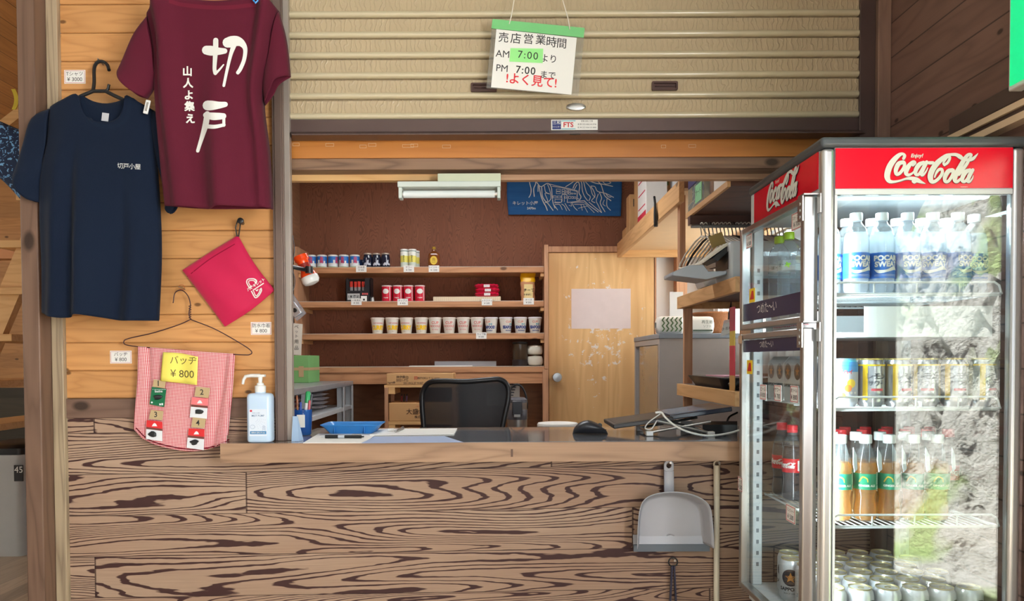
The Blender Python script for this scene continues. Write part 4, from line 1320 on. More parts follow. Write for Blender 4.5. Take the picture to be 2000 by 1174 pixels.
# pen cup
c0 = on_counter(589, 851)
pc = thing('pen_cup', 'translucent blue cup full of pens on the counter behind the silver guide rail', 'pen cup', (c0.x, c0.y+0.02, CT+0.0005))
cupm = glassy('blue_acrylic', (0.35, 0.62, 0.92, 1), gain=1.2, body=C(60, 130, 210), bodyf=0.55)
MB().lathe([(0.0, 0.001), (0.028, 0.001), (0.030, 0.004), (0.033, 0.092), (0.0315, 0.092), (0.0285, 0.006), (0, 0.005)], 24, cap0=False, cap1=False).build('cup', cupm, pc, smooth=True)
MB().box(-0.012, 0.016, -0.0345, -0.0325, 0.03, 0.075).build('cup_label', M['paper'], pc)
penset = [('white board marker with a green cap in the blue pen cup', (C(236, 238, 236), C(46, 160, 96)), 0.0085, 0.150, (0.004, 0.002), (0.10, 0.02), 'board_marker', 'marker'),
          ('black pen leaning right in the blue pen cup', (C(40, 42, 48), C(70, 72, 78)), 0.0045, 0.140, (0.012, 0.008), (0.13, 0.05), 'pen', 'pen'),
          ('pink topped pen at the right of the blue pen cup', (C(226, 196, 196), C(196, 90, 100)), 0.004, 0.118, (0.016, -0.006), (0.09, 0.0), 'pen', 'pen'),
          ('brown pencil at the left of the blue pen cup', (C(196, 130, 80), C(150, 90, 60)), 0.0035, 0.135, (-0.014, 0.0), (-0.06, 0.03), 'pencil', 'pencil'),
          ('blue pen in the middle of the blue pen cup', (C(60, 110, 200), C(40, 70, 160)), 0.004, 0.112, (-0.006, -0.010), (0.02, -0.03), 'pen', 'pen')]
for lab, (c1, c2), r, L, (ox, oy), (tx, ty), nm, ca in penset:
    o = thing(nm, lab, ca, (pc.location.x+ox, pc.location.y+oy, CT+0.008), group='pens in the blue cup')
    d = Vector((tx, ty, 1)).normalized()
    MB().tube([d*0.0, d*0.012, d*L*0.72], [r*0.4, r, r], 12).build('barrel', mat('pen_'+nm, c1, 0.35), o, smooth=True)
    MB().tube([d*L*0.72, d*L*0.97, d*L], [r*1.12, r*1.05, r*0.6], 12).build('cap', mat('cap_'+nm, c2, 0.35), o, smooth=True)
# small folded card stand in front of the cup
c0 = on_counter(578, 862)
o = thing('card_stand', 'small pale blue folded card standing against the silver guide rail', 'card', (c0.x, c0.y, CT+0.0005))
MB().prism([(-0.012, -0.01, 0), (0.012, -0.01, 0), (0.004, 0.008, 0.082), (-0.012, 0.008, 0.082)], (0, 0.002, 0)).add([(0.012, -0.01, 0), (0.020, 0.02, 0), (0.004, 0.01, 0.082), (0.004, 0.008, 0.082)], [(0, 1, 2, 3)]).build('card', mat('pale_blue_card', C(150, 176, 206), 0.6), o)
# cash tray
c0 = on_counter(684, 849)
o = thing('cash_tray', 'blue plastic cash tray with flared rims on the counter', 'tray', (c0.x, c0.y+0.06, CT+0.0005))
def ring(w, d, z, r=0.012): return [(x, y, z) for x, y in rrect(w, d, r, 4)]
tm = loft(MB(), [ring(0.150, 0.10, 0), ring(0.158, 0.108, 0.004), ring(0.192, 0.138, 0.026), ring(0.214, 0.156, 0.034), ring(0.214, 0.156, 0.036), ring(0.188, 0.132, 0.028), ring(0.152, 0.102, 0.006)], cap=False)
n = 20
tm.add(ring(0.150, 0.10, 0), [tuple(range(20))]).add(ring(0.152, 0.102, 0.006), [tuple(range(20))])
tb = tm.build('tray', mat('tray_blue', C(52, 132, 204), 0.35), o, smooth=True)
MB().box(-0.055, -0.052, -0.072, -0.06, 0.004, 0.028).build('rib', mat('tray_rib', C(40, 112, 184), 0.35), o)
MB().box(0.052, 0.055, -0.072, -0.06, 0.004, 0.028).build('rib', bpy.data.materials['tray_rib'], o)
# papers
def sheetq(pts, z, th=0.0012):
    return MB().prism([tuple(atz(x, y, z)) for x, y in pts], (0, 0, th))
pp = sheetq(((592, 866), (622, 848), (738, 847), (712, 866)), CT+0.0008, 0.002).build('memo_paper', M['paper'])
tag(pp, 'white memo sheets under the black pen at the left of the counter', 'paper')
pp = sheetq(((722, 851), (742, 839), (893, 838), (887, 849)), CT+0.0030, 0.003).build('form_paper', M['paper'])
tag(pp, 'stack of white forms lying right of the blue cash tray', 'paper')
pp = sheetq(((705, 866), (732, 853), (868, 852), (905, 864)), CT+0.0026, 0.0004).build('blue_note', mat('pale_blue_sheet', C(176, 196, 232), 0.4))
tag(pp, 'pale blue sheet tucked under the vinyl in front of the forms', 'paper')
def ballpen(lab, a, b, r, mats):
    a, b = Vector(a), Vector(b)
    o = thing('ballpoint_pen', lab, 'pen', tuple(a))
    d = (b-a)
    MB().tube([d*0.0, d*0.1, d*0.12, d*0.55], [r*0.25, r*0.7, r, r], 10).build('barrel', mats[1], o, smooth=True)
    MB().tube([d*0.10, d*0.40], [r*1.15, r*1.15], 10).build('grip', mats[0], o, smooth=True)
    MB().tube([d*0.55, d*0.94, d*0.95, d*1.0], [r, r, r*0.5, r*0.5], 10).build('cap', mats[0], o, smooth=True)
    MB().tube([d*0.72+Vector((0, 0, r*1.5)), d*0.93+Vector((0, 0, r*1.5))], r*0.35, 6).build('clip', M['steel'], o)
zc = CT+0.0085
ballpen('black and clear ballpoint pen lying on the memo sheets', atz(627, 853, zc), atz(711, 853, zc), 0.0052, (M['black'], mat('pen_clear', C(200, 204, 210), 0.25)))
ballpen('silver ballpoint pen lying on the stack of forms', atz(771, 843, CT+0.0105), atz(789, 836, CT+0.0105), 0.0042, (M['steel'], M['steel']))
o = thing('eraser', 'small white eraser on the stack of forms', 'eraser', tuple(atz(763, 842, CT+0.0062)))
MB().box(-0.011, 0.011, -0.006, 0.006, 0, 0.009).build('block', M['white'], o, bevel=0.0015)
MB().box(-0.004, 0.0112, -0.0062, 0.0062, 0.0005, 0.0092).build('sleeve', M['paper'], o)

# mouse
c0 = on_counter(1155, 851)
mo = thing('computer_mouse', 'black ergonomic computer mouse on the clear vinyl mat', 'mouse', (c0.x, c0.y+0.035, CT+0.0025), rz=math.radians(-6))
def msurf(u, v):
    a = 2*PI*u
    x = -0.063+0.126*v
    prof = math.sin(PI*min(1, max(0, v))**0.8)**0.55 if 0 < v < 1 else 0.0
    w = 0.036*prof
    h = 0.049*(math.sin(PI*v**0.85)**0.62 if 0 < v < 1 else 0.0)*(1-0.28*max(0, v-0.45))
    c, s = math.cos(a), math.sin(a)
    return Vector((x, w*c, max(0.0, h*(0.5+0.5*s)**0.8)))
MB().grid(msurf, 36, 30).build('shell', mat('mouse_black', C(44, 45, 50), 0.38), mo, smooth='all')
MB().lathe([(0.006, -0.004), (0.008, -0.003), (0.008, 0.003), (0.006, 0.004)], 18).build('scroll_wheel', M['black'], mo)
mo.children
w_ = [c for c in children(mo) if c.name.startswith('scroll')][0]
w_.location = (0.034, 0.0, 0.031); w_.rotation_euler = (PI/2, 0, 0)
MB().tube([(0.056-0.10*v, -0.0345*math.sin(PI*(0.93-0.8*v))**0.55, 0.016+0.006*math.sin(PI*v)) for v in [i/10 for i in range(11)]], 0.0016, 6).build('thumb_groove', M['black'], mo)

# notebook on a folding stand
lp0 = Vector((at(1199, 834, 0.10).x, 0.06, 0))
lx0, lx1 = at(1199, 834, 0.06).x, at(1425, 800, 0.10).x
zl0, zl1 = PZ(838, 0.06, 1200), PZ(806, 0.06, 1425)
slope = math.atan2(zl1-zl0, lx1-lx0)
R = Matrix.Rotation(-slope, 3, 'Y')
lt = thing('notebook_computer', 'black notebook computer tilted on a folding silver stand on the counter', 'notebook', (lx0, 0.06, zl0))
L = (lx1-lx0)/math.cos(slope)
def slab(x0, x1, y0, y1, z0, z1): return MB().box(x0, x1, y0, y1, z0, z1, R=R, c=(0, 0, 0))
slab(0, L*0.50, -0.002, 0.25, 0, 0.015).build('screen_half', M['black'], lt, bevel=0.003)
slab(L*0.48, L, 0.005, 0.26, 0.004, 0.020).build('base_half', mat('notebook_navy', C(36, 44, 60), 0.25), lt, bevel=0.003)
slab(L*0.485, L*0.80, 0.03, 0.22, 0.0203, 0.0213).build('sheen_panel', mat('notebook_sheen', C(120, 140, 165), 0.2), lt)  # pale blue panel: the reflected stripe is put into its colour
slab(L*0.03, L*0.46, 0.015, 0.235, 0.0152, 0.0158).build('screen', mat('notebook_screen', C(14, 15, 18), 0.4), lt)
ns_ = thing('notebook_stand', 'folding silver X shaped stand under the black notebook', 'stand', (lx0+0.1, 0.12, CT+0.003))
def g3(px, py, Y): return at(px, py, Y)
for Y in (0.06, 0.24):
    dY = Vector((0, Y-0.06, 0))
    part(MB().tube([g3(1268, 845, 0.06)+dY, g3(1388, 811, 0.06)+dY+Vector((0, 0, -0.022))], 0.005, 8), 'leg', M['steel'], ns_)
    part(MB().tube([g3(1282, 813, 0.06)+dY+Vector((0, 0, -0.016)), g3(1388, 846, 0.06)+dY], 0.005, 8), 'leg', M['steel'], ns_)
for px, py in ((1268, 845), (1388, 846)):
    q = g3(px, py, 0.06)
    part(MB().tube([q, q+Vector((0, 0.18, 0))], 0.004, 8), 'cross_bar', M['steel'], ns_)
for px, py in ((1268, 845), (1388, 846)):
    for dy in (0, 0.18):
        q = g3(px, py, 0.06)
        part(MB().box(q.x-0.012, q.x+0.012, q.y+dy-0.012, q.y+dy+0.012, CT+0.0035, q.z+0.006), 'foot', M['white'], ns_, bevel=0.002)
cb_ = [(1280, 806, 0.03), (1292, 806, 0.03), (1300, 816, 0.02), (1322, 834, -0.0), (1352, 846, -0.01), (1385, 851, -0.01), (1420, 847, -0.0), (1446, 840, 0.01)]
pts = [tuple(at(*q)) for q in cb_]
pts = [(x, y, max(z, CT+0.007)) for x, y, z in catmull(pts, 8)]
tag(MB().tube(pts, 0.0036, 8).build('charging_cable', mat('cable_white', C(232, 232, 226), 0.4), smooth='all'), 'white cable hanging from the notebook and curving along the counter', 'cable')
pts = [tuple(at(*q)) for q in ((1290, 808, 0.035), (1268, 824, 0.03), (1260, 836, 0.03), (1272, 838, 0.03), (1283, 822, 0.03))]
tag(MB().tube(catmull(pts, 8), 0.0022, 6).build('earphone_cable', mat('cable_grey', C(206, 206, 202), 0.4), smooth='all'), 'thin pale cable looped at the left of the notebook stand', 'cable')

# ------------------------------------------------------------------ under-counter wall things: dustpan, pole, tongs
dp = thing('dustpan', 'grey plastic dustpan hanging below the counter by its handle', 'dustpan', tuple(at(1308, 990, -0.02)))
gp_ = mat('dustpan_grey', C(172, 172, 178), 0.38)
DYB = -0.012
out = [(1237, 1062), (1238, 1020), (1242, 985), (1252, 966), (1274, 956), (1306, 953), (1338, 957), (1362, 968), (1375, 984), (1380, 1020), (1382, 1060)]
top = pol(out)
def dfn(u, v):
    # v: 0 at the rim (back wall), 1 at the floor of the pan
    px, py = top(u)
    cx_, cy_ = 1309, 1055
    k_ = v
    qx, qy = px+(cx_-px)*k_*0.9, py+(cy_-py)*k_*0.9
    dep = 0.075*(1-min(1.0, v/0.16))**1.0 if v < 0.16 else 0.0
    w = at(qx, qy, DYB)
    return Vector((w.x, w.y-0.003-dep, w.z))
mb = MB().grid(dfn, 48, 24)
m2 = MB(); 
part(mb, 'pan', gp_, dp, smooth='all', solid=0.0025)
a, b = at(1236, 1062, DYB), at(1384, 1062, DYB)
zb_, zt_ = PZ(1075, DYB, 1308), PZ(1044, DYB, 1308)
part(MB().prism([(a.x, DYB-0.012, zb_+0.022), (a.x, DYB-0.003, zt_), (a.x, DYB-0.0005, zt_), (a.x, DYB-0.004, zb_+0.02)], (b.x-a.x, 0, 0)), 'ramp', gp_, dp)
lipm = mat('dustpan_lip', C(96, 104, 112), 0.5)
part(MB().prism([(a.x, DYB-0.016, zb_), (a.x, DYB-0.015, zb_+0.024), (a.x, DYB-0.009, zb_+0.024), (a.x, DYB-0.010, zb_)], (b.x-a.x, 0, 0)), 'rubber_lip', lipm, dp)
hm = MB()
hw = at(1314.5, 930, DYB-0.02).x - at(1305, 930, DYB-0.02).x
hc = at(1305, 905, DYB)
prof = [(hc.x+hw*math.cos(t_), hc.z-0.004+hw*math.sin(t_)) for t_ in [PI*i/10 for i in range(11)]]
zlow = PZ(956, DYB, 1305)
outl = prof + [(hc.x-hw, zlow), (hc.x+hw, zlow)]
hole = [(hc.x+0.0085*math.cos(t_), hc.z-0.006+0.009*math.sin(t_)) for t_ in [2*PI*i/16 for i in range(16)]]
# handle: outline with a hanging hole, bridged as strips
n1 = 16
def edge_pt(t_):
    dx, dz = math.cos(t_), math.sin(t_)
    best = None
    cx_, cz_ = hc.x, hc.z-0.006
    if dz >= 0:
        return (cx_+hw*dx, cz_+hw*dz+0.002)
    s = min(hw/abs(dx) if abs(dx) > 1e-6 else 9, 0.02/abs(dz))
    return (cx_+dx*s, cz_+dz*s)
ou = [edge_pt(2*PI*i/n1) for i in range(n1)]
for y0, y1 in ((DYB-0.012, DYB-0.004),):
    vs = [(x, y0, z) for x, z in ou]+[(x, y0, z) for x, z in hole]+[(x, y1, z) for x, z in ou]+[(x, y1, z) for x, z in hole]
    fs = []
    for i in range(n1):
        j = (i+1) % n1
        fs += [(i, j, n1+j, n1+i), (2*n1+i, 2*n1+j, 3*n1+j, 3*n1+i), (i, j, 2*n1+j, 2*n1+i), (n1+i, n1+j, 3*n1+j, 3*n1+i)]
    hm.add(vs, fs)
hm.prism([(hc.x-hw, DYB-0.014, hc.z-0.024), (hc.x-hw*0.7, DYB-0.010, hc.z-0.024), (hc.x+hw*0.7, DYB-0.010, hc.z-0.024), (hc.x+hw, DYB-0.014, hc.z-0.024), (hc.x+hw, DYB-0.004, hc.z-0.024), (hc.x-hw, DYB-0.004, hc.z-0.024)], (0, -0.004, zlow-hc.z+0.016))
part(hm, 'handle', gp_, dp, bevel=0.001)
def wall_nail(px, py, lab, L=0.03):
    a = at(px, py, -0.001)
    o = MB().cyl((a.x, -0.0004, a.z), (a.x, -L, a.z+0.002), 0.002, n=8).lathe([(0.004, -0.0008), (0.004, 0.0008)], 10)
    o.v[-20:] = [tuple(Matrix.Rotation(PI/2, 3, 'X') @ Vector(v) + Vector((a.x, -L, a.z+0.002))) for v in o.v[-20:]]
    return tag(o.build('nail', M['steel']), lab, 'nail')
wall_nail(1306, 903, 'nail under the counter holding the grey dustpan')
pl = thing('broom_pole', 'long cream broom pole hanging on the panelling beside the fridge', 'broom', tuple(at(1400, 1174, -0.02)[0:2])+(0.05,))
a = at(1400, 905, -0.018)
bpole = at(1399, 1160, -0.018)
part(MB().cyl((a.x, -0.018, 0.12), (a.x+0.0005, -0.018, a.z-0.015), 0.0098, 0.0098, 16), 'pole', mat('pole_cream', C(232, 222, 200), 0.45), pl, smooth=True)
cpm = MB().lathe([(0.0105, -0.11), (0.0108, -0.012), (0.0108, -0.006)], 16, (a.x, -0.018, a.z))
cpm.tube([(a.x-0.009, -0.018, a.z-0.008), (a.x-0.009, -0.018, a.z+0.002), (a.x-0.003, -0.018, a.z+0.0075), (a.x+0.003, -0.018, a.z+0.0075), (a.x+0.009, -0.018, a.z+0.002), (a.x+0.009, -0.018, a.z-0.008)], 0.0032, 8)
part(cpm, 'end_cap', mat('pole_cap', C(222, 210, 186), 0.5), pl, smooth=True)
part(MB().box(a.x-0.12, a.x+0.12, -0.034, -0.004, 0.06, 0.13), 'broom_head', M['black'], pl, bevel=0.004)
part(MB().box(a.x-0.115, a.x+0.115, -0.032, -0.006, 0.0005, 0.06), 'bristles', mat('bristle', C(120, 96, 64), 0.9), pl)
wall_nail(1400, 903, 'nail under the counter holding the cream broom pole')
tg = thing('tongs', 'dark steel tongs hanging by a ring below the dustpan', 'tongs', tuple(at(1314, 1130, -0.02)))
tm_ = mat('tongs_steel', C(60, 62, 84), 0.35, 0.6)
a = at(1314.5, 1098, -0.02)
part(MB().tube([(a.x+0.015*math.cos(t_), -0.02, a.z+0.015*math.sin(t_)) for t_ in [2*PI*i/20 for i in range(20)]], 0.0024, 8, closed=True), 'ring', M['black'], tg, smooth='all')
m = MB()
for s in (-1, 1):
    mm_ = MB().prism([(a.x+s*0.001, -0.026, a.z-0.012), (a.x+s*0.006, -0.026, a.z-0.012), (a.x+s*0.022, -0.026, a.z-0.32), (a.x+s*0.016, -0.026, a.z-0.32)], (0, 0.012, 0))
    part(mm_, 'arm', tm_, tg)
wall_nail(1314.5, 1092, 'nail in the panelling holding the tongs')

# ------------------------------------------------------------------ ceiling lamp under the header
fl = thing('fluorescent_lamp', 'short white fluorescent lamp fixture under the header with a bare tube', 'lamp', tuple(at(878, 370, 0.05)))
YL = 0.05
def pxbox(mb, x0, y0, x1, y1, Y0, Y1, mi=0):
    p, q = at(x0, y0, Y0), at(x1, y1, Y0)
    return mb.box(p.x, q.x, Y0, Y1, q.z, p.z, mi)
lampw = mat('lamp_white', C(206, 216, 210), 0.4)
tag(pxbox(MB(), 855, 339, 978, 356, YL+0.005, YL+0.08).build('lamp_base_block', mat('pale_green_block', C(196, 204, 178), 0.5)), 'pale green block above the fluorescent lamp under the header', 'block')
m = pxbox(MB(), 776, 354, 978, 364, YL, YL+0.07)
pxbox(m, 778, 363, 785, 387, YL+0.01, YL+0.05)
pxbox(m, 971, 363, 977.5, 387, YL+0.01, YL+0.05)
part(m, 'housing', lampw, fl, bevel=0.002)
a, b = at(783, 379.5, YL+0.03), at(972, 379.5, YL+0.03)
b.z = a.z = (a.z+b.z)/2
part(MB().cyl(a+Vector((0.010, 0, 0)), b-Vector((0.010, 0, 0)), 0.0127, n=20), 'tube', mat('tube_glass', C(226, 232, 232), 0.2, emit=C(240, 244, 244), es=0.05), fl, smooth=True)
for p_ in (a, b):
    d = 0.010 if p_ is a else -0.010
    part(MB().cyl(p_, p_+Vector((d, 0, 0)), 0.0127, n=20), 'end_cap', M['steel'], fl, smooth=True)
# ------------------------------------------------------------------ display shelves on the shop's back wall
SX0, SX1, SY = -1.385, at(1063, 620, 2.42).x, 2.42
ds = thing('wall_shelf', 'wooden wall shelf with four boards of cups and snacks on the back wall', 'shelf', (-0.5, 2.55, 1.1))
sz_ = {k: PZ(v, SY, 830) for k, v in (('a', 521), ('b', 588), ('c', 651), ('d', 716))}
for k in 'abcd':
    bdm = MB().box(SX0+0.026, SX1-0.001, SY, 2.695, sz_[k]-0.040, sz_[k]-0.003)
    bo = part(bdm, 'shelf_board', M['shelf'], ds, bevel=0.002)
    part(MB().box(SX0+0.026, SX1-0.001, SY-0.001, 2.69, sz_[k]-0.003, sz_[k]), 'shelf_liner', M['liner'], bo)
part(MB().box(SX0, SX0+0.025, SY-0.01, 2.695, 0.9, 1.97), 'side_panel', M['shelfZ'], ds)
part(MB().box(SX1, SX1+0.026, SY-0.02, 2.695, 1.16, PZ(478, SY-0.02, 1065)), 'side_panel', M['shelfZ'], ds)
for k in 'abcd':
    part(MB().box(SX0+0.026, SX0+0.05, SY+0.012, 2.69, sz_[k]-0.066, sz_[k]-0.041), 'cleat', M['shelfY'], ds)
    part(MB().box(SX1-0.024, SX1-0.001, SY+0.012, 2.69, sz_[k]-0.066, sz_[k]-0.041), 'cleat', M['shelfY'], ds)
part(MB().box(SX0+0.026, SX1+0.004, SY+0.01, SY+0.035, sz_['d']-0.115, sz_['d']-0.0405), 'apron', M['shelf'], ds)
part(MB().box(SX1-0.012, SX1+0.024, SY-0.015, SY+0.03, 0.0, 1.157), 'leg', M['shelfZ'], ds)
struct('wall_back.001', MB().box(-1.42, SX1+0.03, 2.694, 2.6995, 0, sz_['d']-0.12), wood('lower_back_boards', C(150, 104, 72), C(104, 68, 46), 'X', 'Z', 0.2, 0.0, gs=20))

# door in the back wall
d0, d1, dz = at(1071, 650, 2.66).x, at(1278, 650, 2.66).x, PZ(493, 2.66, 1170)
m_, t, p = base('veneer_door')
o_ = t.xyz(t.obj())
vn = t.noise(t.vec(t.math('MULTIPLY', o_[0], 9.0), 0.0, t.math('MULTIPLY', o_[2], 0.9)), 1.0, 2.0, 0.5, 0.6)
ln = t.math('PINGPONG', t.math('MULTIPLY', vn, 9.0), 1.0)
c_ = t.mix(t.math('MULTIPLY', ln, 0.35), C(238, 196, 138), C(196, 142, 88))
pe = t.noise(t.vec(o_[0], o_[1], o_[2]), 17.0, 6.0, 0.7)
dx = t.math('DIVIDE', t.math('SUBTRACT', o_[0], (d0+d1)/2-0.02), 0.27)
dzv = t.math('DIVIDE', t.math('SUBTRACT', o_[2], 1.42), 0.42)
near = t.math('SUBTRACT', 1.0, t.math('ADD', t.math('MULTIPLY', dx, dx), t.math('MULTIPLY', dzv, dzv)))
pm = t.ramp(t.math('ADD', pe, t.math('MULTIPLY', t.math('MAXIMUM', near, -1.0), 0.085)), [(0.632, (0, 0, 0, 1)), (0.645, (1, 1, 1, 1))])
t.put(p.inputs['Base Color'], t.mix(t.math('MULTIPLY', pm, 0.8), c_, C(240, 236, 236)))
p.inputs['Roughness'].default_value = 0.45
dm_ = m_
door = struct('door_1', MB().box(d0+0.003, d1-0.003, 2.655, 2.695, 0.005, dz-0.003), dm_)
pp_ = part(MB().box(at(1116, 600, 2.65).x, at(1232, 600, 2.65).x, 2.6525, 2.655, PZ(642, 2.652, 1170), PZ(564, 2.652, 1170)), 'paper_panel', mat('pink_paper', C(232, 216, 214), 0.7), door)
mm_ = MB()
kn = at(1088, 737, 2.62)
mm_.lathe([(0.030, 0), (0.030, 0.005), (0.014, 0.010), (0.012, 0.028), (0.028, 0.036), (0.033, 0.050), (0.030, 0.062), (0.004, 0.064)], 28)
mm_.v = [tuple(Matrix.Rotation(PI/2, 3, 'X') @ Vector(v) + Vector((kn.x, 2.6545, kn.z))) for v in mm_.v]
part(mm_, 'knob', M['chrome'], door, smooth=True)
# door frame, white wall and corner trim
fz = M['shelfZ']
m = MB().box(d0-0.03, d0, 2.64, 2.698, 0, dz+0.03).box(d0, d1, 2.64, 2.698, dz, dz+0.04).box(d1, d1+0.012, 2.65, 2.698, 0, dz)
struct('trim_20', m, fz, bevel=0.002)
struct('wall_back.002', MB().box(d1+0.012, RWS, 2.690, 2.6995, 0, dz+0.0), M['wwall'])
struct('trim_21', MB().box(at(1320, 600, 2.62).x, at(1341, 600, 2.62).x, 2.60, 2.69, 0, 2.1), fz, bevel=0.003)

# window in the shop's right wall: frame, pane, white curtain
wm_ = MB()
for y0, y1 in ((WY0, WY0+0.04), (WY1-0.04, WY1), ((WY0+WY1)/2-0.02, (WY0+WY1)/2+0.02)):
    wm_.box(RWS+0.02, RWS+0.07, y0, y1, WZ0, WZ1)
wm_.box(RWS+0.02, RWS+0.07, WY0, WY1, WZ0, WZ0+0.04).box(RWS+0.02, RWS+0.07, WY0, WY1, WZ1-0.04, WZ1)
wi = struct('window_1', wm_, fz)
part(MB().box(RWS+0.043, RWS+0.047, WY0+0.02, WY1-0.02, WZ0+0.02, WZ1-0.02), 'glass_pane', glassy('window_glass'), wi)
cu_ = thing('lace_curtain', 'thin white pleated curtain over the bright side window of the shop', 'curtain', (RWS-0.03, 1.8, 1.2))
crt = glassy('lace', (1, 1, 1, 1), gain=0.0, body=C(246, 244, 240), bodyf=0.6)
part(MB().grid(lambda u, v: Vector((RWS-0.045+0.012*math.sin(u*90), 1.02+1.52*u, 1.14+0.72*v)), 220, 2), 'fabric', crt, cu_, smooth='all')
part(MB().cyl((RWS-0.045, 1.0, 1.865), (RWS-0.045, 2.56, 1.865), 0.008), 'rod', M['white'], cu_)

# ------------------------------------------------------------------ goods on the shelves
gold = mat('gold_cap', C(206, 166, 70), 0.3, 0.7)
tin = mat('can_lid', C(206, 206, 204), 0.3, 0.8)
def cupmat(name, stops, rough=0.35):
    # horizontal colour bands by height over the pack
    m_, t, p = base(name)
    zc_ = t.xyz(t.obj())[2]
    t.put(p.inputs['Base Color'], t.ramp(t.math('DIVIDE', zc_, stops[-1]), stops[0], 'CONSTANT'))
    p.inputs['Roughness'].default_value = rough
    return m_
# blue cup sake
zA = sz_['a']+0.0005
rA, hA = 0.0325, 0.085
def proto_cup(label, group):
    o = thing('cup_sake', label, 'cup sake', (0, 0, 0), group=group)
    MB().lathe([(rA-0.004, 0), (rA-0.002, 0.003), (rA, 0.010), (rA, hA-0.010)], 24).build('cup', cupmat('sake_blue', ([(0, C(130, 170, 90)), (0.07, C(226, 232, 236)), (0.34, C(46, 118, 196)), (0.86, C(30, 70, 140))], hA)), o, smooth=True)
    MB().lathe([(rA+0.0006, hA-0.011), (rA+0.0006, hA-0.002), (rA-0.004, hA)], 24).build('lid', M['white'], o, smooth=True)
    m = MB()
    fn = cyl_fn(rA, 0.046)
    text(m, '白', 0.022, lambda x, y: fn(x+0.004, y+0.012), 0, bold=0.0012)
    text(m, '馬', 0.022, lambda x, y: fn(x+0.004, y-0.010), 0, bold=0.0012)
    fn2 = cyl_fn(rA, 0.046, eps=0.0004)
    m.grid(lambda u, v: fn2(-0.022+0.013*u, -0.026+0.030*v), 3, 3, 1).grid(lambda u, v: fn2(0.018+0.011*u, -0.022+0.020*v), 3, 3, 1)
    m.build('label_print', [mat('sake_red', C(206, 60, 84), 0.5), M['print']], o)
    return o
GA = 'blue cup sake on the top shelf'
labsA = ['blue cup sake at the left end of the top shelf behind the orange torch', 'second blue cup sake from the left on the top shelf', 'third blue cup sake from the left on the top shelf', 'fourth blue cup sake from the left on the top shelf', 'blue cup sake nearest the black cups on the top shelf']
pr = None
for i, px in enumerate((608, 629, 650.5, 671.5, 693)):
    loc = (at(px, 510, 2.47).x, 2.47, zA)
    if pr is None:
        pr = proto_cup(labsA[0], GA); pr.location = loc; kd = tree(pr)
    else:
        dup(pr, loc, rz=[0, 0, 0.9, -0.2, 0.15][i], label=labsA[i], kids=kd)
# black cup sake
def proto_black(label, group):
    o = thing('black_cup', label, 'cup sake', (0, 0, 0), group=group)
    r, h = 0.030, 0.096
    MB().lathe([(r-0.003, 0), (r, 0.005), (r, h*0.7), (r-0.004, h*0.82), (r-0.004, h-0.01)], 24).build('glass', mat('black_glass', C(30, 34, 52), 0.12), o, smooth=True)
    MB().lathe([(r-0.003, h-0.010), (r-0.003, h-0.001), (r-0.006, h)], 24).build('lid', mat('black_cup_lid', C(196, 180, 166), 0.4, 0.4), o, smooth=True)
    m = MB()
    fn = cyl_fn(r, 0.012)
    ink(m, [[(-0.020, 0.006, 0.014), (-0.012, 0.014, 0.012), (-0.006, 0.006, 0.010), (0.002, 0.018, 0.012), (0.006, 0.034, 0.008)], [(0.010, 0.010, 0.014), (0.020, 0.008, 0.012)], [(-0.004, 0.05, 0.004), (-0.004, 0.0, 0.004)]], lambda a, b, l=0: fn(a, b, l), n=6)
    m.build('label_print', mat('grey_print', C(190, 194, 206), 0.5), o)
    return o
GB = 'black cup sake on the top shelf'
pr = None
for i, px in enumerate((718.5, 735, 753)):
    loc = (at(px, 510, 2.47).x, 2.47 if i != 1 else 2.475, zA)
    lab = ['leftmost of the three black cups on the top shelf', 'middle one of the three black cups on the top shelf', 'rightmost of the three black cups on the top shelf'][i]
    if pr is None: pr = proto_black(lab, GB); pr.location = loc; kd = tree(pr)
    else: dup(pr, loc, rz=0.25*i, label=lab, kids=kd)
tag(MB().lathe([(0.024, 0), (0.027, 0.004), (0.027, 0.06), (0.024, 0.064)], 20, (at(709, 510, 2.56).x, 2.56, zA)).build('dark_blue_cup', mat('cup_navy', C(30, 52, 96), 0.3), smooth=True), 'dark blue cup standing behind the black cups on the top shelf', 'cup sake')
# yellow and white slim cans
def proto_slim(label, group):
    o = thing('slim_can', label, 'can', (0, 0, 0), group=group)
    r, h = 0.0265, 0.120
    MB().lathe([(r-0.004, 0), (r, 0.005), (r, h-0.010)], 24).build('can', cupmat('slim_label', ([(0, C(216, 226, 214)), (0.26, C(236, 226, 110)), (0.62, C(238, 240, 232)), (0.86, C(80, 120, 110)), (0.9, C(236, 238, 234))], h)), o, smooth=True)
    MB().lathe([(r, h-0.010), (r+0.001, h-0.002), (r-0.004, h)], 24).build('lid', M['white'], o, smooth=True)
    m = MB(); fn = cyl_fn(r, 0.052)
    for q, yy in zip('ゆずサワ', (0.020, 0.008, -0.004, -0.016)):
        text(m, q, 0.013, lambda x, y, yy=yy: fn(x, y+yy), bold=0.0004)
    m.build('label_print', mat('olive_print', C(90, 96, 40), 0.6), o)
    return o
pr = None
for i, (px, Y) in enumerate(((789.5, 2.455), (805.5, 2.455), (812, 2.53))):
    loc = (at(px, 510, Y).x, Y, zA)
    lab = ['left one of the yellow and white slim cans on the top shelf', 'right front one of the yellow and white slim cans on the top shelf', 'yellow and white slim can standing behind the others on the top shelf'][i]
    if pr is None: pr = proto_slim(lab, 'slim cans on the top shelf'); pr.location = loc; kd = tree(pr)
    else: dup(pr, loc, label=lab, kids=kd)
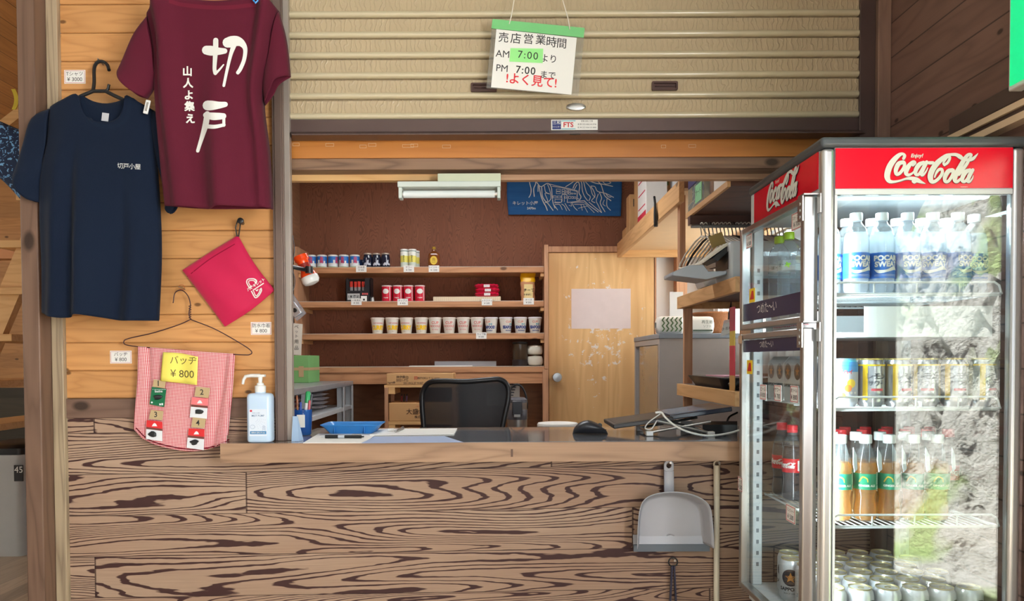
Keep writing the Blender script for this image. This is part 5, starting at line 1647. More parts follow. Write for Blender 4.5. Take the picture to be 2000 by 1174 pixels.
# whisky
wx = at(847.5, 510, 2.47).x
o = thing('whisky_bottle', 'small flat whisky bottle with a yellow oval label and gold cap on the top shelf', 'whisky bottle', (wx, 2.475, zA))
rw = lambda w, d, z: [(x, y, z) for x, y in rrect(w, d, min(w, d)*0.45, 5)]
loft(MB(), [rw(0.070, 0.034, 0), rw(0.078, 0.040, 0.004), rw(0.079, 0.040, 0.075), rw(0.070, 0.037, 0.091), rw(0.040, 0.03, 0.103), rw(0.024, 0.024, 0.109), rw(0.023, 0.023, 0.122)]).build('bottle', mat('whisky_amber', C(120, 66, 30), 0.08), o, smooth=True)
MB().lathe([(0.013, 0.120), (0.013, 0.136), (0.011, 0.138)], 20).build('cap', gold, o, smooth=True)
lb = MB().prism([(0.024*math.cos(a), -0.0205, 0.046+0.029*math.sin(a)) for a in [2*PI*i/28 for i in range(28)]], (0, -0.0006, 0)).build('oval_label', mat('label_yellow', C(232, 196, 60), 0.5), o)
m = MB()
text(m, '角', 0.024, front_fn(0, -0.0216, 0.05)); text(m, 'WHISKY', 0.008, front_fn(0, -0.0216, 0.033))
m.build('label_print', mat('label_brown', C(150, 100, 30), 0.5), lb)

def shelf_card(px, py, l1, l2, lab):
    price_card(px, py, 20.5, 12.8, (l1, l2), lab, Y=SY-0.0035, group='price cards on the back shelves', rimmed=False, sz=(0.34, 0.36))
shelf_card(705.5, 525, '日本酒', '¥ 500', 'price card under the blue and black cups on the top shelf edge')
shelf_card(798.5, 525, 'サワー', '¥ 700', 'price card under the yellow slim cans on the top shelf edge')
shelf_card(847.5, 525, 'ウイスキー', '¥ 1200', 'price card under the whisky bottle on the top shelf edge')
shelf_card(696, 589.5, '一本満足', '¥ 300', 'price card under the black snack bar box')
shelf_card(786.5, 590, 'チップス', '¥ 400', 'price card under the red chip cans')
shelf_card(951, 590, 'ミックスナッツ', '¥ 500', 'price card under the red snack packets')
shelf_card(1032.5, 588.5, 'チーズ', '¥ 500', 'price card under the yellow topped cheese snack bag')
shelf_card(940, 655.5, 'カップ麺', '¥ 500', 'price card on the edge below the noodle cups')

# second shelf: bar box
zB = sz_['b']+0.0005
bx0, bx1 = at(675, 565, 2.44).x, at(723, 565, 2.44).x
bb = thing('snack_bar_box', 'black counter display box of snack bars on the second shelf', 'display box', ((bx0+bx1)/2, 2.50, zB))
hb = PZ(541, 2.44, 700)-zB
w2 = (bx1-bx0)/2
m = MB()
m.box(-w2, w2, -0.06, -0.056, 0, hb*0.44).box(-w2, w2, 0.056, 0.06, 0, hb).box(-w2, w2, -0.06, 0.06, 0, 0.004)
for s in (-1, 1):
    xx = s*w2
    m.prism([(xx, -0.06, 0), (xx, 0.06, 0), (xx, 0.06, hb), (xx, -0.02, hb), (xx, -0.06, hb*0.9)], (-s*0.004, 0, 0))
m.box(-w2, -w2+0.02, -0.06, -0.056, hb*0.44, hb*0.9).box(w2-0.035, w2, -0.06, -0.056, hb*0.44, hb*0.95)
m.build('box', mat('box_black', C(30, 32, 38), 0.35), bb)
MB().box(-w2+0.012, 0.012, -0.0615, -0.0605, 0.010, 0.052).build('front_label', mat('label_silver', C(190, 192, 190), 0.45), bb)
MB().box(0.02, w2-0.022, -0.0615, -0.0605, 0.002, 0.036).build('barcode_label', M['paper'], bb)
m = MB()
text(m, '1本満足', 0.022, front_fn((-w2+0.024)/2, -0.0622, 0.031), bold=0.0004)
m.box(0.034, 0.046, -0.0622, -0.0617, 0.006, 0.018)
m.build('lettering', M['ink'], bb)
m = MB()
for i in range(3):
    m.box(0.028+i*0.014, 0.038+i*0.014, -0.0612, -0.0605, 0.044, 0.056)
m.build('picture', mat('bar_pic', C(206, 90, 90), 0.5), bb)
for i in range(4):
    xb = -w2+0.030+i*0.026
    o = thing('snack_bar', ['leftmost snack bar in the black display box', 'second snack bar from the left in the black display box', 'third snack bar from the left in the black display box', 'rightmost snack bar in the black display box'][i], 'snack bar', (bb.location.x+xb, bb.location.y-0.02+0.01*(i % 2), zB+0.014), group='snack bars in the display box')
    loft(MB(), [[(x, y, z) for x, y in rrect(0.021, 0.012*q, 0.0055*q)] for z, q in ((0, 0.5), (0.01, 1), (0.085, 1))]).build('wrapper', mat('bar_grey', C(150, 148, 150), 0.3, 0.3), o, smooth=True)
    loft(MB(), [[(x, y, z) for x, y in rrect(0.021, 0.012*q, 0.0055*q)] for z, q in ((0.0855, 1), (0.108, 1), (0.120, 0.4), (0.123, 0.3))]).build('wrapper_top', mat('bar_red', C(206, 56, 44), 0.3), o, smooth=True)
tag(MB().prism([(-0.01, 0, 0), (0.012, 0, 0), (0.006, 0, 0.034), (-0.006, 0, 0.026)], (0, 0.02, 0)).build('folded_slip', M['paper']), 'small folded paper slip beside the black snack bar box', 'paper')
bpy.data.objects['folded_slip'].location = (at(727, 575, 2.5).x, 2.5, zB)

# chip cans
def proto_chip(label, group):
    o = thing('chip_can', label, 'chip can', (0, 0, 0), group=group)
    r, h = 0.0335, 0.106
    MB().lathe([(r-0.001, 0), (r, 0.002), (r, h-0.008)], 28).build('can', mat('chip_red', C(206, 24, 56), 0.3), o, smooth=True)
    MB().lathe([(r+0.001, h-0.008), (r+0.0015, h-0.001), (r-0.002, h)], 28).build('lid', mat('chip_lid', C(236, 214, 210), 0.4), o, smooth=True)
    m = MB(); fn = cyl_fn(r, 0.066)
    vs = [fn(0.021*math.cos(a)-0.003, 0.017*math.sin(a)) for a in [2*PI*i/24 for i in range(24)]]
    m.grid(lambda u, v: fn(-0.003+0.021*math.cos(2*PI*u)*v, 0.017*math.sin(2*PI*u)*v), 24, 3)
    fn3 = cyl_fn(r, 0.024)
    text(m, 'Original', 0.010, lambda x, y: fn3(x-0.003, y), bold=0.0003)
    m.grid(lambda u, v: cyl_fn(r, 0.05)(0.024+0.005*u, -0.045+0.09*v), 2, 4)
    m.build('label_print', M['print'], o)
    return o
pr = None
for i, px in enumerate((755.5, 777, 798, 820)):
    loc = (at(px, 570, 2.465).x, 2.465, zB)
    lab = ORD[i]+' red chip can from the left on the second shelf'
    if pr is None: pr = proto_chip(lab, 'red chip cans on the second shelf'); pr.location = loc; kd = tree(pr)
    else: dup(pr, loc, rz=0.1*i-0.1, label=lab, kids=kd)
# long pale box with red packets on it
a, b = at(846, 580, 2.45), at(978, 580, 2.45)
lbx = thing('wafer_box', 'long flat pale box of wrapped wafers on the second shelf', 'box', ((a.x+b.x)/2, 2.50, zB))
wl = (b.x-a.x)/2
MB().box(-wl, wl, -0.05, 0.05, 0, 0.030).build('tray', mat('box_pale', C(224, 206, 176), 0.6), lbx, bevel=0.002)
m = MB()
for i in range(34):
    x = -wl+0.008+i*(2*wl-0.016)/33
    m.box(x-0.0006, x+0.0006, -0.0506, -0.05, 0.003, 0.027)
m.build('wafer_edges', mat('box_lines', C(180, 156, 124), 0.6), lbx)
pk = mat('packet_red', C(206, 30, 66), 0.22)
pw = mat('packet_white', C(236, 220, 224), 0.3)
def proto_pack(label, group):
    o = thing('snack_packet', label, 'snack packet', (0, 0, 0), group=group)
    w, h = 0.082, 0.030
    def pf(u, v):
        th = 0.5*h*max(0.02, bulge(u, 6))*max(0.1, bulge(v, 8))
        return th
    mb = MB().grid(lambda u, v: Vector((-w+2*w*u, -0.045+0.09*v, h/2+pf(u, v)+0.002*math.sin(u*40+v*9))), 24, 8)
    mb.grid(lambda u, v: Vector((-w+2*w*u, -0.045+0.09*v, h/2-pf(u, v))), 24, 8)
    mb.build('wrapper', pk, o, smooth='all')
    MB().grid(lambda u, v: Vector((-0.018+0.040*u, -0.0462+0.001*v, h*0.2+h*0.6*v)), 4, 3).build('label_panel', pw, o)
    m = MB()
    text(m, 'ナッツ', 0.011, front_fn(0.002, -0.0466, h*0.5))
    m.build('lettering', M['ink'], o)
    return o
pr = None
for i, (dx, dz_) in enumerate(((0.0, 0.0), (0.004, 0.027), (-0.003, 0.055))):
    loc = (at(951, 565, 2.45).x+dx, 2.497, zB+0.031+dz_)
    lab = ['bottom red snack packet of the pile on the pale box', 'middle red snack packet of the pile on the pale box', 'top red snack packet of the pile on the pale box'][i]
    if pr is None: pr = proto_pack(lab, 'red snack packets on the pale box'); pr.location = loc; kd = tree(pr)
    else: dup(pr, loc, label=lab, kids=kd)
# cheese snack bag
cx_ = at(1031, 560, 2.47).x
cb = thing('cheese_snack_bag', 'upright cheese snack bag with a yellow top on the right of the second shelf', 'snack bag', (cx_, 2.48, zB))
zt = PZ(528, 2.47, 1031)-zB
def bagf(s, v):
    return lambda u: None
def bagsurf(z0, z1, wb, wt, th0, th1):
    mb = MB()
    for s in (-1, 1):
        mb.grid(lambda u, v: Vector(((-1+2*u)*(wb+(wt-wb)*v)+0.002*math.sin(v*12), s*(th0+(th1-th0)*v)*bulge(u, 3), z0+(z1-z0)*v+0.003*math.sin(u*9)*v)), 14, 10)
    return mb
bagsurf(0.0, zt*0.62, 0.046, 0.048, 0.030, 0.022).build('clear_pouch', mat('bag_contents', C(206, 150, 110), 0.2), cb, smooth='all')
bagsurf(zt*0.62, zt, 0.048, 0.052, 0.022, 0.004).build('yellow_top', mat('bag_yellow', C(244, 186, 20), 0.3), cb, smooth='all')
MB().grid(lambda u, v: Vector((-0.026+0.058*u, -0.031*bulge(0.5+(u-0.5)*0.6, 3)-0.0015, 0.018+v*zt*0.45)), 8, 4).build('label', mat('bag_label', C(238, 214, 150), 0.4), cb)
m = MB()
text(m, 'チーズ', 0.024, front_fn(0.006, -0.034, zt*0.34), bold=0.0005)
text(m, 'かまぼこ', 0.014, front_fn(-0.002, -0.034, zt*0.2), bold=0.0003)
m.build('lettering', M['ink'], cb)

# third shelf: noodle cups
zC = sz_['c']+0.0005
def proto_noodle(kind, label, group):
    o = thing('noodle_cup', label, 'noodle cup', (0, 0, 0), group=group)
    rb, rt, h = 0.0330, 0.0448, 0.106
    sl_ = (rt-rb)/h
    MB().lathe([(rb-0.002, 0), (rb, 0.002), (rt-0.001, h-0.008)], 30).build('cup', mat('cup_foam', C(240, 234, 224), 0.5), o, smooth=True)
    MB().lathe([(rt+0.001, h-0.010), (rt+0.0018, h-0.006), (rt, h-0.001), (rt-0.003, h)], 30).build('lid', mat('cup_lid_'+kind, {'curry': C(238, 226, 214), 'plain': C(240, 226, 214), 'sea': C(236, 232, 236)}[kind], 0.4), o, smooth=True)
    r0 = rb+sl_*0.05
    fn = cyl_fn(r0, 0.05, slope=sl_)
    m = MB()
    if kind == 'curry':
        mats = [mat('curry_yellow', C(244, 196, 20), 0.5), mat('cup_red', C(214, 96, 96), 0.5), mat('curry_brown', C(120, 70, 30), 0.5)]
        text(m, 'CURRY', 0.030, lambda x, y: fn(x*0.92, y*1.25-0.013), 0, bold=0.0022)
        text(m, 'CUP NOODLE', 0.010, lambda x, y: fn(x, y+0.018), 1, bold=0.0003)
        text(m, 'カレー', 0.008, lambda x, y: fn(x, y-0.036), 2)
    elif kind == 'plain':
        mats = [mat('cup_pink', C(222, 112, 104), 0.5)]
        text(m, 'CUP', 0.024, lambda x, y: fn(x, y+0.019), bold=0.0005)
        text(m, 'NOODLE', 0.018, lambda x, y: fn(x, y-0.003), bold=0.0004)
        text(m, 'ヌードル', 0.011, lambda x, y: fn(x, y-0.026), bold=0.0003)
    else:
        mats = [mat('sea_navy', C(40, 66, 140), 0.5), mat('sea_pink', C(226, 140, 120), 0.5), mat('sea_cyan', C(110, 180, 200), 0.5)]
        text(m, 'SEAFOOD', 0.020, lambda x, y: fn(x, y*1.25-0.012), 0, bold=0.0012)
        text(m, 'NOODLE', 0.012, lambda x, y: fn(x, y-0.034), 0, bold=0.0004)
        text(m, 'CUP', 0.018, lambda x, y: fn(x-0.006, y+0.024), 1, bold=0.0005)
        text(m, '●●', 0.014, lambda x, y: fn(x+0.012, y+0.008), 2)
    m.grid(lambda u, v: cyl_fn(rt-0.0042, h-0.0135)((-0.2+0.4*u)*0.35, 0.0015*v), 30, 1, len(mats)-1)
    m.build('lettering', mats, o)
    return o
xs = [737.5, 766, 794, 823, 850, 877.5, 905, 932, 959.5, 988, 1016.5, 1045]
kinds = ['curry']*4+['plain']*4+['sea']*4
names = {'curry': 'curry noodle cup with yellow lettering', 'plain': 'plain noodle cup with pale red lettering', 'sea': 'seafood noodle cup with blue lettering'}
rots = [0.25, 0.35, -0.2, 0.1, 0.05, 0, -0.05, 0.05, -0.45, 0.6, 0.15, 0.1]
pos = ['leftmost of four', 'second from left of four', 'third from left of four', 'rightmost of four']
protos = {}
for i, (px, k) in enumerate(zip(xs, kinds)):
    loc = (at(px, 640, 2.472).x, 2.472, zC)
    lab = names[k]+', '+pos[i % 4]
    if k not in protos:
        pr = proto_noodle(k, lab, 'noodle cups on the third shelf'); pr.location = loc; pr.rotation_euler = (0, 0, rots[i]); protos[k] = (pr, tree(pr))
    else:
        dup(protos[k][0], loc, rz=rots[i], label=lab, kids=protos[k][1])

# lowest shelf: canister, filter packs, papers
zD = sz_['d']+0.0005
cn = thing('dark_canister', 'dark smoky glass canister on the lowest shelf', 'canister', (at(1016, 690, 2.5).x, 2.5, zD))
MB().lathe([(0.050, 0), (0.053, 0.004), (0.053, 0.146), (0.047, 0.150)], 32).build('jar', mat('smoky_glass', C(74, 60, 48), 0.1), cn, smooth=True)
MB().lathe([(0.051, 0.150), (0.052, 0.153), (0.050, 0.162), (0.020, 0.165)], 32).build('lid', M['black'], cn, smooth=True)
MB().lathe([(0.0535, 0.002), (0.0538, 0.04), (0.0535, 0.043)], 32, cap0=False, cap1=False).build('contents', mat('dark_beans', C(40, 30, 30), 0.4, bump=0.6, bs=90), cn)
for i, (zz, lab) in enumerate(((0.0, 'lower white paper filter pack on the lowest shelf'), (0.072, 'upper crumpled white filter pack on the lowest shelf'))):
    o = thing('filter_pack', lab, 'pack', (at(1045, 690, 2.5).x, 2.5, zD+zz), group='white filter packs')
    def ff(u, v, i=i):
        a = 2*PI*u
        z = 0.070*v
        r = 0.052*(0.75+0.25*math.sin(PI*min(1, max(0.0, v)))**0.5)*(0.06 if v in (0, 1) else 1)
        r *= 1+0.04*mnoise.noise(Vector((math.cos(a)*3, math.sin(a)*3, v*4+i*7)))
        return Vector((r*math.cos(a), r*math.sin(a)*0.9, z))
    MB().grid(ff, 30, 12).build('pack', mat('filter_white', C(228, 220, 204), 0.6), o, smooth='all')
gb = thing('flat_carton', 'long grey flat carton lying on the lowest shelf', 'carton', (at(909, 709, 2.55).x, 2.57, zD))
wl = (at(970, 709, 2.5).x-at(848, 709, 2.5).x)/2
MB().box(-wl, wl, -0.02, 0.02, 0, 0.034).build('panel', mat('panel_grey', C(158, 156, 160), 0.5), gb, bevel=0.002)
tag(MB().box(at(800, 713, 2.45).x, at(922, 713, 2.45).x, 2.425, 2.53, zD, zD+0.005).build('loose_sheets', M['paper']), 'loose white sheets on the edge of the lowest shelf', 'paper')

# ------------------------------------------------------------------ blue hand towel with a line drawing on the back wall
TY = 2.688
tn = thing('hanging_towel', 'blue dyed towel with a white mountain hut drawing hung on the back wall', 'towel', tuple(at(1097, 380, TY)))
q = coons([(990, 330), (1060, 329), (1130, 328), (1214, 327)], [(993, 420), (1060, 420), (1120, 421), (1212, 423)], [(990, 330), (990, 380), (993, 420)], [(1214, 327), (1214, 380), (1212, 423)])
m_, t, p = base('indigo_towel')
o_ = t.xyz(t.obj())
n_ = t.noise(t.vec(t.math('MULTIPLY', o_[0], 3.0), 0.0, t.math('MULTIPLY', o_[2], 30.0)), 1.0, 3.0)
t.put(p.inputs['Base Color'], t.mix(n_, C(26, 76, 136), C(44, 108, 170)))
p.inputs['Roughness'].default_value = 0.9
mb = sheet_pts(q, TY, lambda u, v: 0.006+0.003*math.sin(u*14)+0.003*math.sin(v*40)*v, 50, 30, MB())
fr = MB(); fr.v, fr.f = list(mb.v), list(mb.f)
part(mb, 'cloth', m_, tn, smooth='all', solid=0.0012)
ft = bvh_fn(fr, TY, 0.0015)
ZT = lambda x, y, w=8: (980+x*0.13, 340+y*0.13, w*0.13)
def zt_(pts, w=10): return [ZT(x, y, w) for x, y in pts]
dr_ = [zt_([(405, 40), (420, 140), (440, 220), (435, 300), (408, 350)], 12), zt_([(495, 40), (510, 140), (480, 220), (488, 335)], 14),
       zt_([(500, 90), (545, 150), (590, 190), (670, 145), (710, 150), (745, 200), (755, 300), (770, 430), (800, 510)], 12),
       zt_([(545, 170), (545, 260)], 12), zt_([(560, 185), (590, 330), (630, 430), (660, 480), (685, 545)], 14), zt_([(600, 200), (610, 330), (650, 400), (700, 450), (770, 545)], 13),
       zt_([(640, 180), (660, 270), (720, 300), (650, 290), (690, 400), (650, 430)], 10), zt_([(690, 160), (720, 240), (740, 360), (700, 420)], 10),
       zt_([(700, 145), (860, 185), (1000, 215), (1130, 250)], 8), zt_([(760, 185), (900, 205), (1130, 262)], 8), zt_([(1135, 255), (1130, 380)], 12),
       zt_([(770, 330), (800, 330)], 8), zt_([(790, 430), (900, 420), (905, 310), (985, 325), (985, 410), (1000, 425), (1180, 405), (1240, 400)], 9), zt_([(940, 320), (940, 415)], 8),
       zt_([(960, 190), (1040, 140), (1100, 100), (1160, 95), (1200, 130), (1210, 240), (1240, 330), (1290, 400)], 11), zt_([(1070, 215), (1100, 150), (1150, 120), (1170, 190), (1160, 280), (1190, 340), (1170, 390)], 13),
       zt_([(1090, 230), (1130, 160)], 10), zt_([(1230, 110), (1250, 200), (1280, 290), (1330, 340), (1310, 400)], 11), zt_([(1260, 120), (1330, 200), (1360, 300), (1400, 350)], 10),
       zt_([(1330, 110), (1420, 140), (1500, 150), (1600, 170), (1665, 185)], 12), zt_([(1430, 95), (1490, 160), (1520, 250), (1550, 330), (1640, 400)], 13), zt_([(1500, 95), (1560, 150), (1640, 130), (1570, 95)], 10),
       zt_([(1340, 180), (1400, 190), (1440, 260), (1560, 290), (1680, 350)], 11), zt_([(1560, 290), (1600, 340), (1640, 345)], 12), zt_([(1340, 190), (1380, 250), (1400, 330), (1350, 400), (1400, 430)], 11),
       zt_([(1240, 400), (1300, 460), (1380, 520), (1450, 570)], 11), zt_([(1310, 420), (1380, 480), (1500, 580)], 10), zt_([(1470, 280), (1500, 360), (1480, 440), (1550, 565)], 12), zt_([(1450, 300), (1420, 400), (1450, 470), (1500, 575)], 10),
       zt_([(1580, 370), (1580, 480), (1635, 545)], 10), zt_([(1540, 390), (1520, 450), (1555, 480)], 9),
       zt_([(790, 470), (840, 540)], 10), zt_([(800, 455), (870, 460), (910, 535)], 9), zt_([(900, 450), (940, 480), (975, 550)], 9), zt_([(950, 440), (985, 500), (1020, 548)], 9), zt_([(1010, 470), (1050, 480), (1040, 440)], 7), zt_([(1060, 440), (1090, 500), (1135, 545)], 9),
       zt_([(1040, 430), (1140, 425), (1240, 425)], 8), zt_([(1090, 455), (1240, 455)], 8), zt_([(1150, 515), (1240, 490)], 7), zt_([(1190, 460), (1210, 545)], 7), zt_([(1230, 470), (1290, 575)], 7), zt_([(1250, 440), (1390, 580)], 8), zt_([(1200, 500), (1290, 480)], 6)]
m = ink(MB(), dr_, ft, n=4)
rects = [(820, 225, 60, 30), (820, 265, 60, 30), (905, 230, 40, 28), (905, 268, 40, 26), (960, 240, 35, 24), (955, 272, 38, 26), (1000, 246, 30, 22), (1003, 280, 30, 22), (1045, 284, 24, 16), (1085, 286, 26, 14), (835, 330, 55, 26), (770, 328, 50, 28), (1005, 332, 30, 34), (1050, 336, 25, 30), (1085, 340, 28, 26), (800, 378, 96, 44), (948, 340, 26, 24), (1125, 365, 30, 30)]
rr = []
for x, y, w, h in rects:
    rr += [zt_([(x, y), (x+w, y+2)], 6), zt_([(x+w, y), (x+w, y+h)], 6), zt_([(x, y+h), (x+w, y+h+2)], 6), zt_([(x, y), (x, y+h)], 6)]
ink(m, rr, ft, n=2, curve=False)
k = 5.19/1450
text(m, 'キレット小屋', 8.4*k, lambda x, y: ft(980+352*0.13+x/k, 340+440*0.13-y/k), bold=0.0003)
text(m, '2470m', 6.2*k, lambda x, y: ft(980+445*0.13+x/k, 340+515*0.13-y/k), bold=0.0006)
part(m, 'drawing', M['print'], tn)
# ------------------------------------------------------------------ left side of the shop: torch, pack, paper, box, rack
tb_ = thing('torch_bracket', 'black bracket arm on the guide rail that holds the orange torch', 'bracket', tuple(at(572, 521, 0.2)))
a, b = at(569.5, 521, 0.098), at(604, 527, 0.17)
part(MB().tube([(a.x, 0.095, a.z), (a.x+0.012, 0.14, a.z), b+Vector((-0.01, 0, 0)), b], 0.0075, 10).lathe([(0.0001, -0.012), (0.014, -0.012), (0.014, 0.012), (0.0001, 0.012)], 16, tuple(b), cap0=False, cap1=False), 'arm', M['black'], tb_, smooth=True)
TYc = 0.215
A, B = at(589, 506, TYc), at(604, 541, TYc)
ax_ = (B-A).normalized()
to = thing('orange_torch', 'orange torch with a white lens end hanging by the silver guide rail', 'torch', tuple(A))
rot = ax_.to_track_quat('Z', 'Y').to_matrix()
def along(prof, n=28, base_=A):
    mb = MB().lathe(prof, n)
    mb.v = [tuple(base_ + rot @ Vector(v)) for v in mb.v]
    return mb
Lh = (B-A).length
m_, t, p = base('orange_clear')
p.inputs['Base Color'].default_value = C(240, 74, 24)
p.inputs['Roughness'].default_value = 0.15
p.inputs['Emission Color'].default_value = C(240, 60, 20)
p.inputs['Emission Strength'].default_value = 0.0
part(along([(0.018, -0.014), (0.026, -0.012), (0.027, 0.004), (0.021, 0.012), (0.021, Lh*0.62), (0.028, Lh*0.82), (0.030, Lh*0.98)]), 'body', m_, to, smooth=True)
part(along([(0.0215, 0.02), (0.0218, Lh*0.5)], 28), 'inner_core', mat('torch_core', C(150, 40, 30), 0.3), to, smooth=True)
part(along([(0.031, Lh*0.98), (0.032, Lh*1.0), (0.032, Lh*1.22), (0.026, Lh*1.36), (0.012, Lh*1.42)]), 'lens_cap', mat('torch_white', C(238, 238, 236), 0.25), to, smooth=True)
bp_ = thing('camera_blister_pack', 'clear blister pack with a small silver camera hanging below the torch', 'blister pack', tuple(at(580, 600, 0.28)))
q = [(558, 582), (572, 574), (598, 612), (580, 627), (556, 600)]
part(MB().prism([at(x, y, 0.28) for x, y in q], (0, 0.004, 0)), 'backing', glassy('blister', (0.9, 0.92, 0.94, 1), gain=1.5, body=C(200, 204, 210), bodyf=0.35), bp_)
part(MB().prism([at(x, y, 0.275) for x, y in ((562, 596), (576, 590), (592, 611), (578, 621), (565, 607))], (0, -0.016, 0)), 'camera_body', mat('camera_silver', C(196, 198, 204), 0.3, 0.6), bp_, bevel=0.003)
lc = at(575.5, 606, 0.256)
part(MB().lathe([(0.008, 0), (0.0085, 0.001), (0.007, 0.004)], 20, (0, 0, 0)), 'camera_lens', M['black'], bp_)
o = [c for c in children(bp_) if c.name.startswith('camera_lens')][0]
o.data.transform(Matrix.Translation(bp_.location)); o.data.transform(Matrix.Rotation(PI/2, 4, 'X')); o.data.transform(Matrix.Translation(lc-bp_.location))
part(MB().tube([at(572, 576, 0.28), at(570, 556, 0.2), at(570, 530, 0.105)], 0.0012, 6), 'hang_cord', M['white'], bp_)
# wires along the rail
pts = [tuple(at(x, y, 0.16)) for x, y in ((572, 460), (575, 490), (571, 520), (576, 550), (570, 580), (572, 612))]
tag(MB().tube(catmull(pts, 6), 0.0018, 6).build('grey_wire', mat('wire_grey', C(90, 90, 94), 0.5)), 'thin grey wire hanging beside the silver guide rail', 'wire')
pn = thing('hanging_notice', 'tall white handwritten notice hanging left of the empty shelf', 'notice', tuple(at(580, 660, 2.36)))
part(MB().prism([at(560, 630, 2.36), at(591, 633, 2.36), at(588, 694, 2.36), at(558, 692, 2.36)], (0, 0.002, 0)), 'sheet', mat('old_paper', C(232, 224, 212), 0.7), pn)
m = MB()
for ch, py, s in (('ペ', 639, 9), ('ッ', 648, 7), ('ト', 657, 8), ('用', 668, 9), ('品', 680, 9)):
    text(m, ch, s*4.86/1450, plane_fn(at(579, py, 2.3592), XV, ZV, NF))
part(m, 'handwriting', M['ink'], pn)
# side shutter in the left shop wall
sv = MB()
zz = 1.93
while zz < 2.5:
    sv.prism([(-1.418, 2.05, zz), (-1.395, 2.05, zz+0.006), (-1.405, 2.05, zz+0.066), (-1.418, 2.05, zz+0.066)], (0, 0.36, 0))
    zz += 0.068
tag(sv.build('side_shutter', mat('slat_grey', C(140, 140, 126), 0.45)), 'narrow grey slatted shutter high on the left wall of the shop', 'shutter')

# steel rack
RX1 = -0.99
RY0, RY1, RZ = 0.62, 2.36, 1.085
rk = thing('steel_rack', 'pale grey steel rack under the wall shelf at the left of the shop', 'rack', ((-1.41+RX1)/2, 1.5, 0))
rkm = mat('rack_grey', C(196, 198, 200), 0.4, 0.15)
galv = mat('galvanised_top', C(176, 180, 186), 0.3, 0.5, var=0.2, vs=60)
part(MB().box(-1.41, RX1, RY0, RY1, RZ-0.03, RZ), 'top_shelf', galv, rk, bevel=0.002)
part(MB().box(-1.41, RX1-0.004, RY0+0.02, RY1-0.01, 0.905, 0.93), 'middle_shelf', rkm, rk, bevel=0.002)
part(MB().box(-1.41, RX1-0.004, RY0+0.02, RY1-0.01, 0.20, 0.225), 'lower_shelf', rkm, rk, bevel=0.002)
for x, y in ((RX1, RY0), (RX1, 1.30), (RX1, RY1-0.25), (RX1, RY1), (-1.41, RY0), (-1.41, RY1)):
    s = 1 if x < -1.2 else -1
    sy_ = 1 if y < 1.2 else -1
    lm = MB().box(x, x+s*0.004, y, y+sy_*0.04, 0, RZ-0.0305).box(x+s*0.004, x+s*0.05, y, y+sy_*0.004, 0, RZ-0.0305)
    part(lm, 'leg', rkm, rk)
gx = thing('green_box', 'green taped box standing on the steel rack behind the guide rail', 'box', (-1.29, 2.10, RZ+0.0005))
MB().box(-0.115, 0.115, -0.14, 0.12, 0, 0.165).build('carton', mat('green_carton', C(118, 172, 104), 0.65), gx, bevel=0.002)
MB().box(-0.1152, 0.116, -0.141, 0.121, 0.075, 0.092).build('tape', mat('tape_tan', C(186, 160, 120), 0.4), gx)
MB().box(0.055, 0.085, -0.1418, -0.1405, 0.035, 0.10).build('tape_patch', bpy.data.materials['tape_tan'], gx)
# wrapped goods on the middle shelf: individual flat packs
gm = [mat('pack_film', C(206, 200, 204), 0.18), mat('pack_rose', C(190, 110, 120), 0.2), mat('pack_dark', C(60, 60, 70), 0.2)]
def proto_pouch(label, group):
    o = thing('wrapped_pouch', label, 'pouch', (0, 0, 0), group=group)
    def pf(u, v, s):
        return Vector((-0.16+0.32*u+0.004*math.sin(v*20), -0.11+0.22*v, 0.012+s*0.011*bulge(u, 4)*bulge(v, 4)+0.003*math.sin(u*31+v*17)*bulge(u)*bulge(v)))
    MB().grid(lambda u, v: pf(u, v, 1), 20, 12).grid(lambda u, v: pf(u, v, -1), 20, 12).build('film', gm[0], o, smooth='all')
    MB().grid(lambda u, v: pf(0.04+0.52*u, 0.02+0.96*v, 1)+Vector((0, 0, 0.0012)), 14, 10).build('printed_side', gm[1], o, smooth='all')
    MB().grid(lambda u, v: pf(0.58+0.12*u, 0.02+0.5*v, 1)+Vector((0, 0, 0.0012)), 6, 8).build('dark_print', gm[2], o, smooth='all')
    return o
pr = None
for i in range(5):
    lab = ['bottom', 'second from bottom', 'middle', 'second from top', 'top'][i]+' film wrapped pouch of the pile on the steel rack'
    loc = (-1.230+0.004*((i*7) % 3), 1.92+0.01*((i*5) % 3), 0.931+0.0245*i)
    if pr is None: pr = proto_pouch(lab, 'film wrapped pouches on the steel rack'); pr.location = loc; kd = tree(pr)
    else: dup(pr, loc, rz=0.05*((i*3) % 4-1.5), label=lab, kids=kd)

# ------------------------------------------------------------------ small wooden stand with cartons
KY = 2.02
kx0, kx1 = at(752, 780, KY).x, at(890, 780, KY).x
ztop, zmid = PZ(752, KY, 800), PZ(823, KY, 800)
ws = thing('wooden_stand', 'small raw pine stand holding two cardboard cartons behind the chair', 'stand', ((kx0+kx1)/2, KY+0.12, 0))
part(MB().box(kx0-0.004, kx1+0.004, KY, KY+0.26, ztop-0.015, ztop), 'top_board', M['pale'], ws)
part(MB().box(kx0-0.004, kx1+0.004, KY, KY+0.26, zmid-0.02, zmid), 'middle_board', M['pale'], ws)
for x in (kx0, kx1-0.02):
    for y in (KY-0.02, KY+0.24):
        part(MB().box(x, x+0.02, y, y+0.019, 0, ztop-0.0155), 'leg', M['shelfZ'], ws)
for zz in (ztop-0.055, zmid-0.06):
    part(MB().box(kx0+0.021, kx0+0.06, KY+0.001, KY+0.24, zz, zz+0.039), 'rail', M['pale'], ws)
